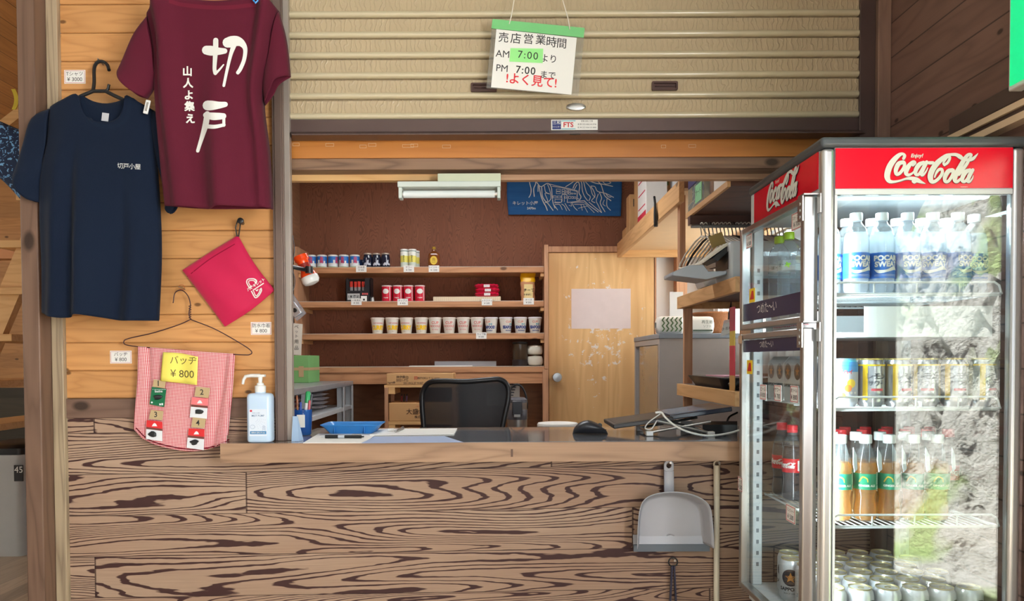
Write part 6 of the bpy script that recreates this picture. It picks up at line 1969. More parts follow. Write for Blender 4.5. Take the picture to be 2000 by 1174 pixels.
def carton(name, lab, x0, x1, y0, y1, z0, z1, prints, flute=False, tape=None, group=None, mt_=None):
    o = thing(name, lab, 'box', ((x0+x1)/2, (y0+y1)/2, z0), group=group)
    part(MB().box(x0, x1, y0, y1, z0, z1), 'carton', mt_ or M['card'], o, bevel=0.003)
    m = MB()
    for tx, u, v, s, mi in prints:
        text(m, tx, s, front_fn(x0+(x1-x0)*u, y0-0.0012, z0+(z1-z0)*v), mi, bold=0.0002)
    if prints:
        part(m, 'printing', [mat('carton_ink', C(70, 52, 40), 0.7), mat('carton_red', C(196, 60, 50), 0.7)], o)
    return o
x0_, x1_ = at(755, 740, KY).x, at(885, 740, KY).x
carton('cardboard_carton', 'flat cardboard carton on top of the pine stand', x0_, x1_, KY, KY+0.24, ztop+0.0005, PZ(729.5, KY, 800),
       [('林伊藤(2)', 0.24, 0.68, 0.018, 0), ('2021-7番', 0.24, 0.40, 0.020, 0), ('回', 0.44, 0.58, 0.022, 1), ('IBITOKU Y U ━━', 0.63, 0.58, 0.017, 0), ('20119.5.27 9187', 0.40, 0.14, 0.018, 0), ('1kg×6袋', 0.07, 0.2, 0.014, 0)])
carton('cardboard_carton', 'ribbed cardboard carton inside the pine stand with bold black lettering', at(758, 800, KY).x+0.004, kx1-0.021, KY+0.002, KY+0.23, zmid+0.0005, PZ(787, KY, 800),
       [('大盛', 0.37, 0.50, 0.038, 0), ('のレトルト', 0.60, 0.50, 0.026, 0), ('株式会社 大盛', 0.55, 0.22, 0.018, 0), ('━━━━', 0.50, 0.80, 0.012, 1), ('━━━━━━', 0.55, 0.09, 0.008, 0)])
for i, (px, py, cm, lab) in enumerate(((784, 772, (170, 50, 60), 'red pen standing in the pine stand'), (789, 774, (50, 46, 60), 'dark pen standing in the pine stand'), (794, 775, (130, 96, 150), 'purple pen standing in the pine stand'))):
    a = at(px, py, KY+0.12)
    o = thing('stand_pen', lab, 'pen', (a.x, KY+0.12, PZ(787, KY, 800)+0.002), group='pens in the pine stand')
    MB().tube([(0, 0, 0), (0.002, 0, 0.035)], 0.004, 8).build('barrel', mat('stand_pen', C(*cm), 0.4), o, smooth=True)
    MB().tube([(0.002, 0, 0.0352), (0.0028, 0, 0.048)], 0.0032, 8).build('cap', M['black'], o, smooth=True)

# ------------------------------------------------------------------ mesh back chair
CHY = 0.92
ch = thing('office_chair', 'black office chair with a curved mesh back behind the counter', 'chair', (at(907, 800, CHY).x, CHY-0.1, 0))
out = [(833, 900), (828, 840), (824, 790), (826, 764), (840, 747), (870, 744), (908, 745), (950, 742), (975, 741), (990, 752), (993, 775), (985, 815), (976, 860), (970, 900), (905, 906)]
def chd(px):
    return 0.035*((px-907)/80.0)**2
loopp = catmull([(x, y, 0) for x, y in out], 6, closed=True)
def cpt(px, py):
    w = at(px, py, CHY)
    return Vector((w.x, w.y-0.03+chd(px)*1.0, w.z))
part(MB().tube([cpt(x, y) for x, y, _ in loopp], 0.0125, 10, closed=True), 'back_frame', M['black'], ch, smooth='all')
m_ = bpy.data.materials.new('chair_mesh'); m_.use_nodes = True
t = NT(m_); p = m_.node_tree.nodes['Principled BSDF']
p.inputs['Base Color'].default_value = C(26, 27, 32); p.inputs['Roughness'].default_value = 0.6
o_ = t.xyz(t.obj())
wv = t.math('MULTIPLY', t.math('SINE', t.math('MULTIPLY', o_[0], 2*PI/0.0032)), t.math('SINE', t.math('MULTIPLY', o_[2], 2*PI/0.0032)))
p.inputs['Alpha'].default_value = 0.92
cen = (908, 822)
cq = coons([(838, 749), (870, 744), (908, 745), (950, 742), (982, 745)], [(834, 902), (905, 906), (969, 901)], [(838, 749), (825, 775), (828, 840), (834, 902)], [(982, 745), (993, 772), (982, 830), (969, 901)])
part(MB().grid(lambda u, v: cpt(*cq(u, v)), 24, 16), 'mesh_panel', m_, ch, smooth='all')
chx = ch.location.x
part(MB().tube([cpt(907, 745)+Vector((0, 0.02, -0.02)), cpt(907, 900)+Vector((0, 0.03, 0)), (chx, CHY-0.02, 0.44), (chx, CHY-0.2, 0.42)], 0.018, 10), 'spine', M['black'], ch, smooth=True)
part(loft(MB(), [[(chx+x, CHY-0.26+y, z) for x, y in rrect(0.48-d, 0.46-d, 0.10)] for d, z in ((0.06, 0.44), (0.0, 0.455), (0.0, 0.485), (0.05, 0.505))]), 'seat', M['black'], ch, smooth=True)
part(MB().cyl((chx, CHY-0.24, 0.09), (chx, CHY-0.24, 0.44), 0.025, n=16), 'gas_post', M['chrome'], ch)
m = MB()
for i in range(5):
    an = 2*PI*i/5
    part(MB().tube([(chx, CHY-0.24, 0.09), (chx+0.28*math.cos(an), CHY-0.24+0.28*math.sin(an), 0.068)], [0.025, 0.016], 8), 'base_arm', M['black'], ch)
    c_ = (chx+0.28*math.cos(an), CHY-0.24+0.28*math.sin(an), 0.026)
    part(MB().tube([(c_[0]-0.015, c_[1], c_[2]), (c_[0]+0.015, c_[1], c_[2])], 0.0255, 14), 'caster', M['black'], ch)

# ------------------------------------------------------------------ heater louvre, air pot, stool
hv = thing('wall_vent', 'white louvred vent on the lower back wall behind the air pot', 'vent', tuple(at(990, 765, 2.69)))
v0, v1 = at(950, 744, 2.68), at(1015, 792, 2.68)
part(MB().box(v0.x, v1.x, 2.675, 2.6935, v1.z, v0.z), 'panel', M['white'], hv, bevel=0.003)
m = MB()
n = 8
for i in range(n):
    zq = v0.z-0.025-(v0.z-v1.z-0.04)*i/(n-1)
    m.box(v0.x+0.02, v1.x-0.02-0.006*i, 2.672, 2.6748, zq-0.004, zq+0.004)
part(m, 'slats', mat('vent_slot', C(96, 104, 120), 0.5), hv)
APY = 1.55
apx = at(1010, 800, APY).x
zt_a, zb_a = PZ(776, APY, 1010), PZ(776, APY, 1010)-0.30
tbz = zb_a-0.0005
pt = thing('low_table', 'low wooden side table under the air pot behind the counter', 'table', (apx+0.02, APY, 0))
MB().box(-0.2, 0.16, -0.16, 0.16, tbz-0.03, tbz).build('top', M['shelf'], pt, bevel=0.003)
for sx_ in (-0.19, 0.11):
    for sy_ in (-0.15, 0.11):
        MB().box(sx_, sx_+0.04, sy_, sy_+0.04, 0, tbz-0.0305).build('leg', M['shelfZ'], pt)
ap = thing('air_pot', 'steel air pot with a dark grey collar and carry handle beside the chair', 'air pot', (apx, APY, zb_a))
r_ = (at(1029, 820, APY).x-at(990, 820, APY).x)/2
dkg = mat('pot_grey', C(88, 88, 94), 0.35)
MB().lathe([(r_*0.9, 0), (r_, 0.004), (r_, 0.18)], 32).build('body', M['steel'], ap, smooth=True)
MB().lathe([(r_*1.02, 0.18), (r_*1.03, 0.184), (r_*1.02, 0.232), (r_, 0.234)], 32).build('collar', dkg, ap, smooth=True)
MB().lathe([(r_, 0.234), (r_, 0.272)], 32).build('upper_band', M['steel'], ap, smooth=True)
MB().lathe([(r_*1.02, 0.272), (r_*1.0, 0.288), (r_*0.7, 0.30), (0.01, 0.302)], 32).build('lid', dkg, ap, smooth=True)
m = MB().box(-0.028, 0.026, -r_-0.030, -r_*0.8, 0.205, 0.285)
m.build('spout_head', mat('pot_dark', C(58, 60, 66), 0.3), ap, bevel=0.006)
MB().box(-0.018, 0.016, -r_-0.0315, -r_-0.0295, 0.198, 0.212).build('spout_mark', M['steel'], ap)
MB().tube([(-r_*1.0*math.cos(t_), 0.0, 0.255+0.115*math.sin(t_)) if True else None for t_ in [PI*(-0.05+1.1*i/16) for i in range(17)]], 0.0055, 8).build('carry_handle', M['black'], ap, smooth='all')
SKY = 1.2
skz = PZ(829.5, SKY, 1090)
skx = at(1092, 830, SKY).x
sr = (at(1132, 830, SKY).x-at(1050, 830, SKY).x)/2
sk = thing('round_stool', 'round white topped stool just behind the counter in front of the door', 'stool', (skx, SKY+sr, 0))
MB().lathe([(sr*0.95, skz-0.03), (sr, skz-0.022), (sr, skz-0.006), (sr*0.97, skz)], 40).build('seat', M['white'], sk, smooth=True)
for i in range(4):
    an = PI/4+PI/2*i
    MB().tube([(sr*0.7*math.cos(an), sr*0.7*math.sin(an), skz-0.031), (sr*1.05*math.cos(an), sr*1.05*math.sin(an), 0.0)], 0.011, 8).build('leg', M['steel'], sk)

# ------------------------------------------------------------------ steel cabinet with sliding glass doors
KX0, KY0, KY1, KZ = at(1288, 720, 1.58).x, 1.58, 2.36, PZ(653, 1.58, 1340)+0.005
sc = thing('steel_cabinet', 'grey steel cabinet with sliding glass doors against the right wall of the shop', 'cabinet', ((KX0+RWS)/2, 2.0, 0))
cg = mat('cabinet_grey', C(176, 170, 166), 0.45)
cgt = mat('cabinet_top_grey', C(140, 150, 160), 0.4)
XR = 1.395
part(MB().box(KX0+0.03, XR, KY0, KY0+0.02, 0.02, KZ-0.028).box(KX0+0.03, XR, KY1-0.02, KY1, 0.02, KZ-0.028).box(XR-0.02, XR, KY0, KY1, 0.02, KZ-0.028).box(KX0+0.03, XR, KY0, KY1, 0, 0.06), 'carcass', cg, sc)
part(MB().box(KX0-0.004, XR, KY0-0.004, KY1+0.004, KZ-0.028, KZ), 'top', cgt, sc, bevel=0.003)
m = MB().box(KX0, KX0+0.03, KY0, KY0+0.035, 0, KZ-0.0285).box(KX0, KX0+0.03, KY1-0.035, KY1, 0, KZ-0.0285).box(KX0, KX0+0.03, KY0+0.035, KY1-0.035, KZ-0.06, KZ-0.0285).box(KX0, KX0+0.03, KY0+0.035, KY1-0.035, 0, 0.05)
part(m, 'front_frame', cg, sc)
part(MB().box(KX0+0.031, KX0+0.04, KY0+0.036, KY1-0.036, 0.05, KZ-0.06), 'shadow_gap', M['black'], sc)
gd = mat('sliding_glass', C(150, 130, 106), 0.06, spec=1.0)
for i, (y0, y1, xo) in enumerate(((KY0+0.05, (KY0+KY1)/2+0.03, 0.004), ((KY0+KY1)/2-0.03, KY1-0.08, 0.014))):
    d_ = part(MB().box(KX0+xo, KX0+xo+0.006, y0, y1, 0.052, KZ-0.063), 'sliding_door', gd, sc)
    part(MB().box(KX0+xo-0.002, KX0+xo-0.0005, y0+0.002, y0+0.012, 0.052, KZ-0.063), 'door_edge', M['steel'], d_)
# on the cabinet: two wrapped tissue packs, basket, board
def tissue(lab, x, y, rz, zig):
    o = thing('tissue_pack', lab, 'tissue pack', (x, y, KZ+0.0005), rz=rz, group=None)
    w, d_, h = 0.078, 0.055, 0.10
    def f(u, v):
        a = 2*PI*u
        e = bulge(v, 8)
        yy, zz_ = d_*math.copysign(abs(math.cos(a))**0.5, math.cos(a)), h/2+h/2*math.copysign(abs(math.sin(a))**0.5, math.sin(a))*(0.3+0.7*e)
        return Vector((-w+2*w*v, yy*(0.4+0.6*e), zz_))
    MB().grid(f, 28, 14).build('wrap', mat('tissue_white', C(232, 230, 222), 0.35), o, smooth='all')
    m = MB()
    if zig:
        for i in range(6):
            xq = -0.05+i*0.024
            for j in range(5):
                z0 = 0.012+j*0.016
                dx = 0.006 if j % 2 == 0 else -0.006
                m.prism([(xq-dx, -d_-0.001, z0), (xq-dx+0.009, -d_-0.001, z0), (xq+dx+0.009, -d_-0.001, z0+0.016), (xq+dx, -d_-0.001, z0+0.016)], (0, -0.0005, 0))
        m.build('zigzag_print', mat('zig_green', C(80, 104, 66), 0.5), o)
    else:
        text(m, '再生紙', 0.022, front_fn(0.03, -d_-0.001, 0.066)); text(m, 'ソフト', 0.016, front_fn(0.03, -d_-0.001, 0.042))
        m.box(-0.05, 0.06, -d_-0.001, -d_-0.0004, 0.014, 0.024)
        m.build('lettering', mat('tissue_ink', C(84, 96, 80), 0.5), o)
    return o
tissue('white tissue pack with a green zigzag pattern on the grey cabinet', at(1304, 625, 1.72).x+0.005, 1.70, 0.0, True)
tissue('white tissue pack with small print on the grey cabinet behind the pine post', at(1366, 625, 1.72).x+0.005, 1.74, 0.0, False)
bk = thing('wicker_basket', 'brown wicker basket on the right of the grey cabinet', 'basket', (at(1408, 620, 1.80).x, 1.95, KZ+0.0005))
MB().lathe([(0.085, 0), (0.095, 0.03), (0.110, 0.11), (0.125, 0.125), (0.125, 0.135), (0.108, 0.13), (0.09, 0.02), (0.0, 0.012)], 40, cap1=False).build('bowl', mat('wicker', C(150, 96, 56), 0.7, var=0.3, vs=90, bump=0.6, bs=160), bk, smooth='all')
tag(MB().box(at(1306, 590, 2.45).x, at(1332, 590, 2.45).x, 2.42, 2.44, 0.0005, PZ(571, 2.45, 1318)).build('grey_board', mat('board_grey', C(196, 194, 190), 0.6)), 'pale grey board standing in the corner behind the cabinet', 'board')
bpy.data.objects['grey_board'].data.transform(Matrix.Translation((0, 0, 0)))

# ------------------------------------------------------------------ pine shelf unit on the right
EX = at(1322, 760, 1.0).x
PY0, PY1 = 0.12, 1.0
zU0, zU1 = 1.455, 1.510
zL0, zL1 = 1.050, 1.104
su = thing('pine_shelf_unit', 'raw pine shelf unit with two shelves along the right wall of the shop', 'shelf', ((EX+RWS)/2, 0.5, 0))
for z0, z1 in ((zU0, zU1), (zL0, zL1)):
    b_ = part(MB().box(EX, EX+0.022, PY0, PY1, z0, z1), 'edge_board', M['shelfY'], su, bevel=0.0015)
    part(MB().box(EX+0.0225, RWS-0.002, PY0, PY1, z1-0.024, z1-0.008), 'shelf_panel', M['darkply'], su)
    part(MB().box(EX+0.0225, RWS-0.002, PY1-0.022, PY1, z0, z1-0.0245), 'back_rail', M['shelfY'], su)
for y in (PY1-0.045, PY0+0.002):
    part(MB().box(EX+0.0235, EX+0.062, y, y+0.022, 0.0 if y > 0.5 else CT+0.001, zL0-0.0005).box(EX+0.0235, EX+0.062, y, y+0.022, zL1+0.0005, zU0-0.0005), 'post', M['shelfZ'], su)
# overhead pine shelf at the back and the darker one nearer
OX = 0.775
oz0, oz1 = 1.915, 1.975
os_ = thing('overhead_shelf', 'long pale pine overhead shelf running from the back wall towards the counter', 'shelf', ((OX+RWS)/2, 1.75, 1.95))
part(MB().box(OX, OX+0.024, 0.80, 2.60, oz0, oz1+0.035), 'edge_board', M['shelfY'], os_, bevel=0.0015)
part(MB().box(OX+0.0245, RWS-0.002, 0.80, 2.598, oz1-0.012, oz1), 'panel', mat('pale_panel', C(240, 206, 160), 0.5), os_)
part(MB().box(OX+0.0245, RWS-0.002, 2.575, 2.598, oz0, oz1-0.0125), 'end_batten', M['pale'], os_)
part(MB().box(RWS-0.04, RWS-0.002, 0.80, 2.574, oz0, oz1-0.0125), 'wall_batten', M['shelfY'], os_)
part(MB().box(OX+0.0245, OX+0.05, 0.885, 0.93, 1.62, oz1-0.0125), 'hanger_post', M['shelfZ'], os_)
NX0 = 0.80
nz = 1.835
ns2 = thing('near_overhead_shelf', 'brown overhead board with a pale edge above the printer', 'shelf', ((NX0+RWS)/2, 0.5, 1.84))
part(MB().box(NX0, NX0+0.012, 0.17, 0.78, nz, nz+0.022), 'edge_strip', M['shelfY'], ns2)
part(MB().box(NX0+0.0125, RWS-0.002, 0.17, 0.78, nz+0.003, nz+0.02), 'panel', M['darkply'], ns2)
struct('trim_22', MB().box(0.80, RWS, 0.70, 0.74, 1.797, nz+0.0005), wood('dark_beam', C(104, 76, 66), C(64, 44, 42), 'X', 'Z'))
# stored things on the overhead shelves
zo = oz1+0.0005
def side_box(name, lab, y0, y1, x0, x1, h, m_, parts=(), cat='box', group=None, z=None):
    z = z if z is not None else zo
    o = thing(name, lab, cat, ((x0+x1)/2, (y0+y1)/2, z), group=group)
    MB().box(-(x1-x0)/2, (x1-x0)/2, -(y1-y0)/2, (y1-y0)/2, 0, h).build('carton', m_, o, bevel=0.003)
    for nm, a, m2 in parts:
        xx = -(x1-x0)/2-0.0012 if a[4] == 'L' else None
        if a[4] == 'L':
            MB().box(xx, xx+0.001, -(y1-y0)/2+a[0]*(y1-y0), -(y1-y0)/2+a[1]*(y1-y0), h*a[2], h*a[3]).build(nm, m2, o)
        else:
            yy = -(y1-y0)/2-0.0012
            MB().box(-(x1-x0)/2+a[0]*(x1-x0), -(x1-x0)/2+a[1]*(x1-x0), yy, yy+0.001, h*a[2], h*a[3]).build(nm, m2, o)
    return o
side_box('cardboard_carton', 'small cardboard box with a green note at the far end of the overhead shelf', 2.42, 2.57, OX+0.03, OX+0.25, 0.115, M['card'], [('note', (0.2, 0.7, 0.3, 0.8, 'F'), M['green_note'])])
side_box('cardboard_carton', 'upright cardboard box with a round hole and green note on the overhead shelf', 2.28, 2.40, OX+0.03, OX+0.24, 0.30, M['card'], [('note', (0.2, 0.62, 0.40, 0.66, 'F'), M['green_note']), ('label', (0.2, 0.85, 0.06, 0.30, 'F'), mat('box_print', C(226, 190, 140), 0.7)), ('hand_hole', (0.12, 0.40, 0.74, 0.9, 'F'), M['ink'])])
side_box('cardboard_carton', 'tall cardboard box with a green strip behind the red and white carton', 2.05, 2.22, OX+0.05, OX+0.25, 0.42, M['card'], [('green_strip', (0.1, 0.9, 0.72, 0.92, 'F'), mat('carton_green', C(90, 120, 60), 0.7))])
wc = mat('white_carton', C(232, 228, 222), 0.6)
rdc = mat('carton_crimson', C(206, 44, 70), 0.6)
sb2 = side_box('large_carton', 'tall white and red carton standing on the overhead shelf', 1.72, 1.98, OX+0.03, OX+0.15, 0.46, wc, [('red_band', (0.02, 0.98, 0.06, 0.20, 'L'), rdc), ('red_band', (0.02, 0.98, 0.72, 0.86, 'L'), rdc), ('printed_lines', (0.1, 0.9, 0.27, 0.285, 'L'), rdc), ('printed_lines', (0.1, 0.9, 0.44, 0.455, 'L'), rdc), ('printed_lines', (0.1, 0.9, 0.6, 0.615, 'L'), rdc)])
gmt = mat('nest_grey', C(206, 206, 206), 0.4)
for i in range(6):
    o = thing('nested_tray', ['outermost', 'second', 'third', 'fourth', 'fifth', 'innermost'][i]+' of the pale grey nested trays standing beside the red and white carton', 'tray', (OX+0.18+i*0.016, 1.66-0.02*i, zo), group='nested grey trays')
    w_, h_ = 0.24-0.012*i, 0.40-0.012*i
    MB().box(0, 0.006, -w_/2, w_/2, 0.0, h_).box(0.006, 0.020, -w_/2, -w_/2+0.005, 0.0, h_).box(0.006, 0.020, w_/2-0.005, w_/2, 0, h_).build('shell', gmt, o, bevel=0.002)
wp = side_box('white_slab', 'white foam slab lying in front of the nested trays on the overhead shelf', 1.30, 1.52, OX+0.03, OX+0.22, 0.03, M['white'], cat='slab')
rb = thing('cable_reel', 'black cable reel with white spokes on the overhead shelf', 'reel', (OX+0.30, 1.16, zo+0.115))
mrl = MB().tube([(0.085*math.cos(t_), 0, 0.085*math.sin(t_)) for t_ in [2*PI*i/28 for i in range(28)]], 0.022, 10, closed=True)
mrl.build('coil', M['black'], rb, smooth='all')
MB().box(-0.07, 0.07, -0.004, 0.004, -0.05, 0.06).build('hub_plate', gmt, rb)
MB().box(-0.02, -0.012, -0.012, 0.012, -0.112, 0.11).box(0.04, 0.048, -0.012, 0.012, -0.112, 0.11).build('stand_frame', M['white'], rb)
dsk = thing('round_tray', 'round white tray lying on the overhead shelf edge', 'tray', (OX+0.13, 1.08, zo+0.036))
MB().lathe([(0.085, 0), (0.09, 0.003), (0.09, 0.012), (0.086, 0.016)], 36).build('disc', M['white'], dsk, smooth=True)
tag(MB().box(OX+0.06, OX+0.2, 1.0, 1.16, zo, zo+0.0355).build('low_carton', M['card']), 'low cardboard box under the round white tray', 'box')
pts = [(OX-0.008, 1.30, zo+0.07), (OX-0.010, 1.27, zo+0.03), (OX-0.012, 1.25, zo-0.03), (OX-0.012, 1.24, zo-0.09)]
tag(MB().tube(pts+[pts[-1]], [0.006, 0.006, 0.010, 0.011, 0.006], 8).build('power_cable', M['black'], smooth=True), 'black cord hanging over the edge of the overhead shelf', 'cord')
zn = nz+0.0225
def near_box(name, lab, x0, x1, y0, y1, h, m_, cat='box', z=None):
    o = thing(name, lab, cat, ((x0+x1)/2, (y0+y1)/2, (z or zn)))
    MB().box(-(x1-x0)/2, (x1-x0)/2, -(y1-y0)/2, (y1-y0)/2, 0, h).build('body', m_, o, bevel=0.003)
    return o
gl_ = glassy('tub_clear', (0.86, 0.88, 0.84, 1), gain=1.2, body=C(200, 204, 190), bodyf=0.45)
nb1 = near_box('clear_tub', 'clear tub with a green note on the near overhead board', NX0+0.005, NX0+0.15, 0.50, 0.76, 0.10, gl_, 'tub')
MB().box(-0.0745, -0.0735, -0.10, 0.0, 0.012, 0.085).build('note', M['green_note'], nb1)
m = MB()
text(m, 'サード', 0.03, plane_fn((-0.0750, -0.05, 0.05), -YV, ZV, Vector((-1, 0, 0))))
m.build('note_lettering', M['ink'], nb1)
nb2 = near_box('blue_case', 'dark blue case stacked on the clear tub', NX0+0.005, NX0+0.16, 0.50, 0.76, 0.11, mat('case_blue', C(64, 62, 110), 0.4), 'case', z=zn+0.1005)
jar = thing('steel_tin', 'round steel tin on the near overhead board', 'tin', (NX0+0.05, 0.44, zn))
MB().lathe([(0.036, 0), (0.038, 0.003), (0.038, 0.115)], 28).build('body', M['steel'], jar, smooth=True)
MB().lathe([(0.0395, 0.1155), (0.0395, 0.135), (0.035, 0.138)], 28).build('lid', M['steel'], jar, smooth=True)
nb3 = near_box('white_file_box', 'white printed box at the near end of the near overhead board', NX0+0.01, NX0+0.14, 0.20, 0.38, 0.16, M['paper'], 'box')
nb4 = near_box('wooden_crate', 'pale wooden crate standing at the end of the overhead shelf', OX+0.03, OX+0.16, 0.86, 0.93, 0.26, M['shelfZ'], 'crate', z=zo)

# ------------------------------------------------------------------ clothes hangers on a rail
hr_z = 1.782
hr = tag(MB().cyl((EX-0.02, 0.66, hr_z), (RWS-0.001, 0.66, hr_z), 0.008, n=12).build('hanger_rail', M['steel'], smooth=True), 'thin metal rail under the brown overhead board full of hangers', 'rail')
hm_w, hm_b = mat('hanger_white', C(226, 218, 204), 0.45), mat('hanger_black', C(34, 30, 32), 0.4)
hm_s = mat('hanger_blue', C(90, 100, 150), 0.45)
def proto_hanger(lab, m_, group, thick=0.0042):
    o = thing('clothes_hanger', lab, 'hanger', (0, 0, 0), group=group)
    pts = [(0, -0.018, 0.004), (0, -0.010, 0.013), (0, 0.004, 0.014), (0, 0.011, 0.004), (0, 0.006, -0.012), (0, 0, -0.03), (0, 0, -0.045)]
    MB().tube(catmull(pts, 5), 0.0026, 6).build('hook', m_, o, smooth='all')
    arm = [(0, 0, -0.042), (0, -0.06, -0.058), (0, -0.15, -0.098), (0, -0.205, -0.135), (0, -0.215, -0.150), (0, -0.19, -0.155), (0, 0.19, -0.155), (0, 0.215, -0.150), (0, 0.205, -0.135), (0, 0.15, -0.098), (0, 0.06, -0.058)]
    MB().tube(arm, thick, 6, closed=True).build('frame', m_, o, smooth='all')
    return o
protoW = protoB = None
nW = 0
xh = EX+0.024
specs = []
i = 0
while xh < 1.20:
    specs.append((xh, 'b' if i in (2, 8, 13, 17, 18) else 'w'))
    xh += 0.0165
    i += 1
nb = 0
for i, (x, k) in enumerate(specs):
    loc = (x, 0.66, hr_z)
    rz = math.radians(12)
    if k == 'w':
        lab = 'white hanger number %d from the left on the crowded hanger rail' % (i+1)
        lab = ('white clothes hanger on the rail, %s from the left end' % ORD[i]) if i < 12 else 'white clothes hanger packed in the right part of the rail'
        if protoW is None:
            protoW = proto_hanger(lab, hm_w, 'white hangers on the rail'); protoW.location = loc; protoW.rotation_euler = (0, 0, rz); kW = tree(protoW)
        else: dup(protoW, loc, rz=rz, label=lab, kids=kW)
    else:
        lab = ['leftmost black clothes hanger on the rail', 'second black clothes hanger from the left on the rail', 'third black clothes hanger from the left on the rail', 'fourth black clothes hanger from the left on the rail', 'rightmost black clothes hanger on the rail'][nb]
        nb += 1
        if protoB is None:
            protoB = proto_hanger(lab, hm_b, 'black hangers on the rail', 0.0055); protoB.location = loc; protoB.rotation_euler = (0, 0, rz); kB = tree(protoB)
        else: dup(protoB, loc, rz=rz, label=lab, kids=kB)
tag_o = thing('kraft_tag', 'small kraft tag tied at the left end of the hanger rail', 'tag', (EX+0.03, 0.45, 1.69))
MB().obox((0, 0, 0), (0.028, 0.003, 0.024), Matrix.Rotation(-0.35, 3, 'Y')).build('card', mat('tag_olive', C(160, 136, 80), 0.7), tag_o)
MB().tube([(-0.005, 0.0, 0.024), (-0.012, 0.1, 0.04), (-0.012, 0.206, 0.097)], 0.001, 5).build('string', M['ink'], tag_o)
tag_r = thing('red_tag', 'small dark red tag hanging among the left hangers', 'tag', (EX+0.02, 0.46, 1.625))
MB().obox((0, 0, 0), (0.024, 0.003, 0.013), Matrix.Rotation(-0.12, 3, 'Y')).build('card', mat('tag_red', C(150, 26, 40), 0.5), tag_r)
MB().tube([(0.0, 0.0, 0.013), (0.006, 0.1, 0.07), (0.004, 0.198, 0.164)], 0.001, 5).build('string', M['ink'], tag_r)

# ------------------------------------------------------------------ printer on the upper pine shelf
PZb = zU1-0.0075
px0 = 0.832
pn_ = thing('printer', 'pale grey printer with open trays standing on the upper pine shelf', 'printer', (1.06, 0.50, PZb))
pgm = mat('printer_grey', C(206, 212, 216), 0.4)
pgd = mat('printer_dark', C(120, 126, 134), 0.4)
part(MB().box(px0, 1.24, 0.24, 0.435, PZb, PZ(470, 0.24, 1435)), 'body', pgm, pn_, bevel=0.012)
part(MB().box(px0-0.002, px0-0.0002, 0.26, 0.42, PZb+0.05, PZb+0.115), 'paper_slot', M['black'], pn_)
m = MB()
# paper support rising to the right with a dark underside
a = at(1376, 512, 0.27); b = at(1424, 480, 0.27); b.x = px0-0.001
m.prism([(a.x, 0.27, a.z), (b.x, 0.27, b.z), (b.x, 0.27, b.z+0.012), (a.x, 0.27, a.z+0.006)], (0, 0.16, 0))
part(m, 'paper_support', mat('printer_cream', C(226, 220, 200), 0.4), pn_)
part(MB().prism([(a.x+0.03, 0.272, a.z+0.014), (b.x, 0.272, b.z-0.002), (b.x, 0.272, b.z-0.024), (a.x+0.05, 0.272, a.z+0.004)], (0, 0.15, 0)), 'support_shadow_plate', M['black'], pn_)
c0, c1, c2 = at(1314, 531, 0.27), at(1346, 518, 0.27), at(1424, 536, 0.27)
part(MB().prism([(c0.x, 0.27, c0.z), (c1.x, 0.27, c1.z), (at(1374, 517, 0.27).x, 0.27, at(1374, 517, 0.27).z), (at(1384, 530, 0.27).x, 0.27, at(1384, 530, 0.27).z), (px0-0.003, 0.27, at(1424, 529, 0.27).z), (px0-0.003, 0.27, at(1424, 536, 0.27).z), (at(1380, 546, 0.27).x, 0.27, at(1380, 546, 0.27).z), (c0.x, 0.27, at(1314, 538, 0.27).z)], (0, 0.155, 0)), 'output_tray', mat('tray_grey', C(176, 186, 196), 0.4), pn_, bevel=0.003)
part(MB().prism([at(1371, 546, 0.52), at(1409, 528, 0.52), at(1419, 541, 0.52), at(1420, 551, 0.52), at(1377, 560, 0.52)], (0, 0.12, 0)), 'front_tray', mat('tray_light', C(196, 196, 192), 0.45), pn_, bevel=0.002)
m = MB()
text(m, 'EPSON', 0.016, plane_fn((px0-0.0026, 0.34, 1.63), -YV, ZV, Vector((-1, 0, 0))))
part(m, 'lettering', pgd, pn_)
# shelf clutter: bottles of the lower shelf
bt = thing('black_tray', 'black flat tray on the lower pine shelf', 'tray', (EX+0.14, 0.62, zL1-0.0075))
loft(MB(), [[(x, y, z) for x, y in rrect(w, d, 0.02)] for w, d, z in ((0.20, 0.42, 0), (0.20, 0.44, 0.01), (0.24, 0.52, 0.045), (0.24, 0.52, 0.05))]).build('tray', M['black'], bt, smooth=True)
tag(MB().box(EX+0.06, EX+0.22, 0.45, 0.72, zL1+0.043, zL1+0.047).build('pink_leaflet', mat('leaflet_pink', C(206, 150, 170), 0.6)), 'pink and white leaflet on the black tray', 'leaflet')
ph = thing('telephone_handset', 'black telephone handset lying at the front of the lower pine shelf', 'telephone', (EX+0.10, 0.26, zL1-0.0075))
MB().tube([(-0.07, 0, 0.018), (-0.05, 0, 0.034), (0, 0, 0.040), (0.05, 0, 0.034), (0.07, 0, 0.018)], [0.018, 0.02, 0.015, 0.02, 0.018], 12).build('handset', M['black'], ph, smooth=True)
idc = thing('name_tag_holder', 'clear name tag holder with a white card hanging from the upper pine shelf', 'name tag', tuple(at(1418, 645, 0.4)))
q = [at(1414, 626, 0.4), at(1432, 622, 0.4), at(1428, 652, 0.4), at(1407, 659, 0.4)]
part(MB().prism(q, (0, 0.0015, 0)), 'holder', glassy('id_clear', (0.95, 0.96, 0.97, 1), body=C(226, 230, 232), bodyf=0.5), idc)
q = [at(1414.5, 632, 0.3995), at(1430, 628, 0.3995), at(1427, 650, 0.3995), at(1409, 656, 0.3995)]
cd_ = part(MB().prism(q, (0, -0.0006, 0)), 'card', M['paper'], idc)
m = MB()
text(m, '◎ 名札', 0.013, plane_fn(at(1419, 642, 0.3985), Vector((1, 0, 0.18)).normalized(), ZV, NF))
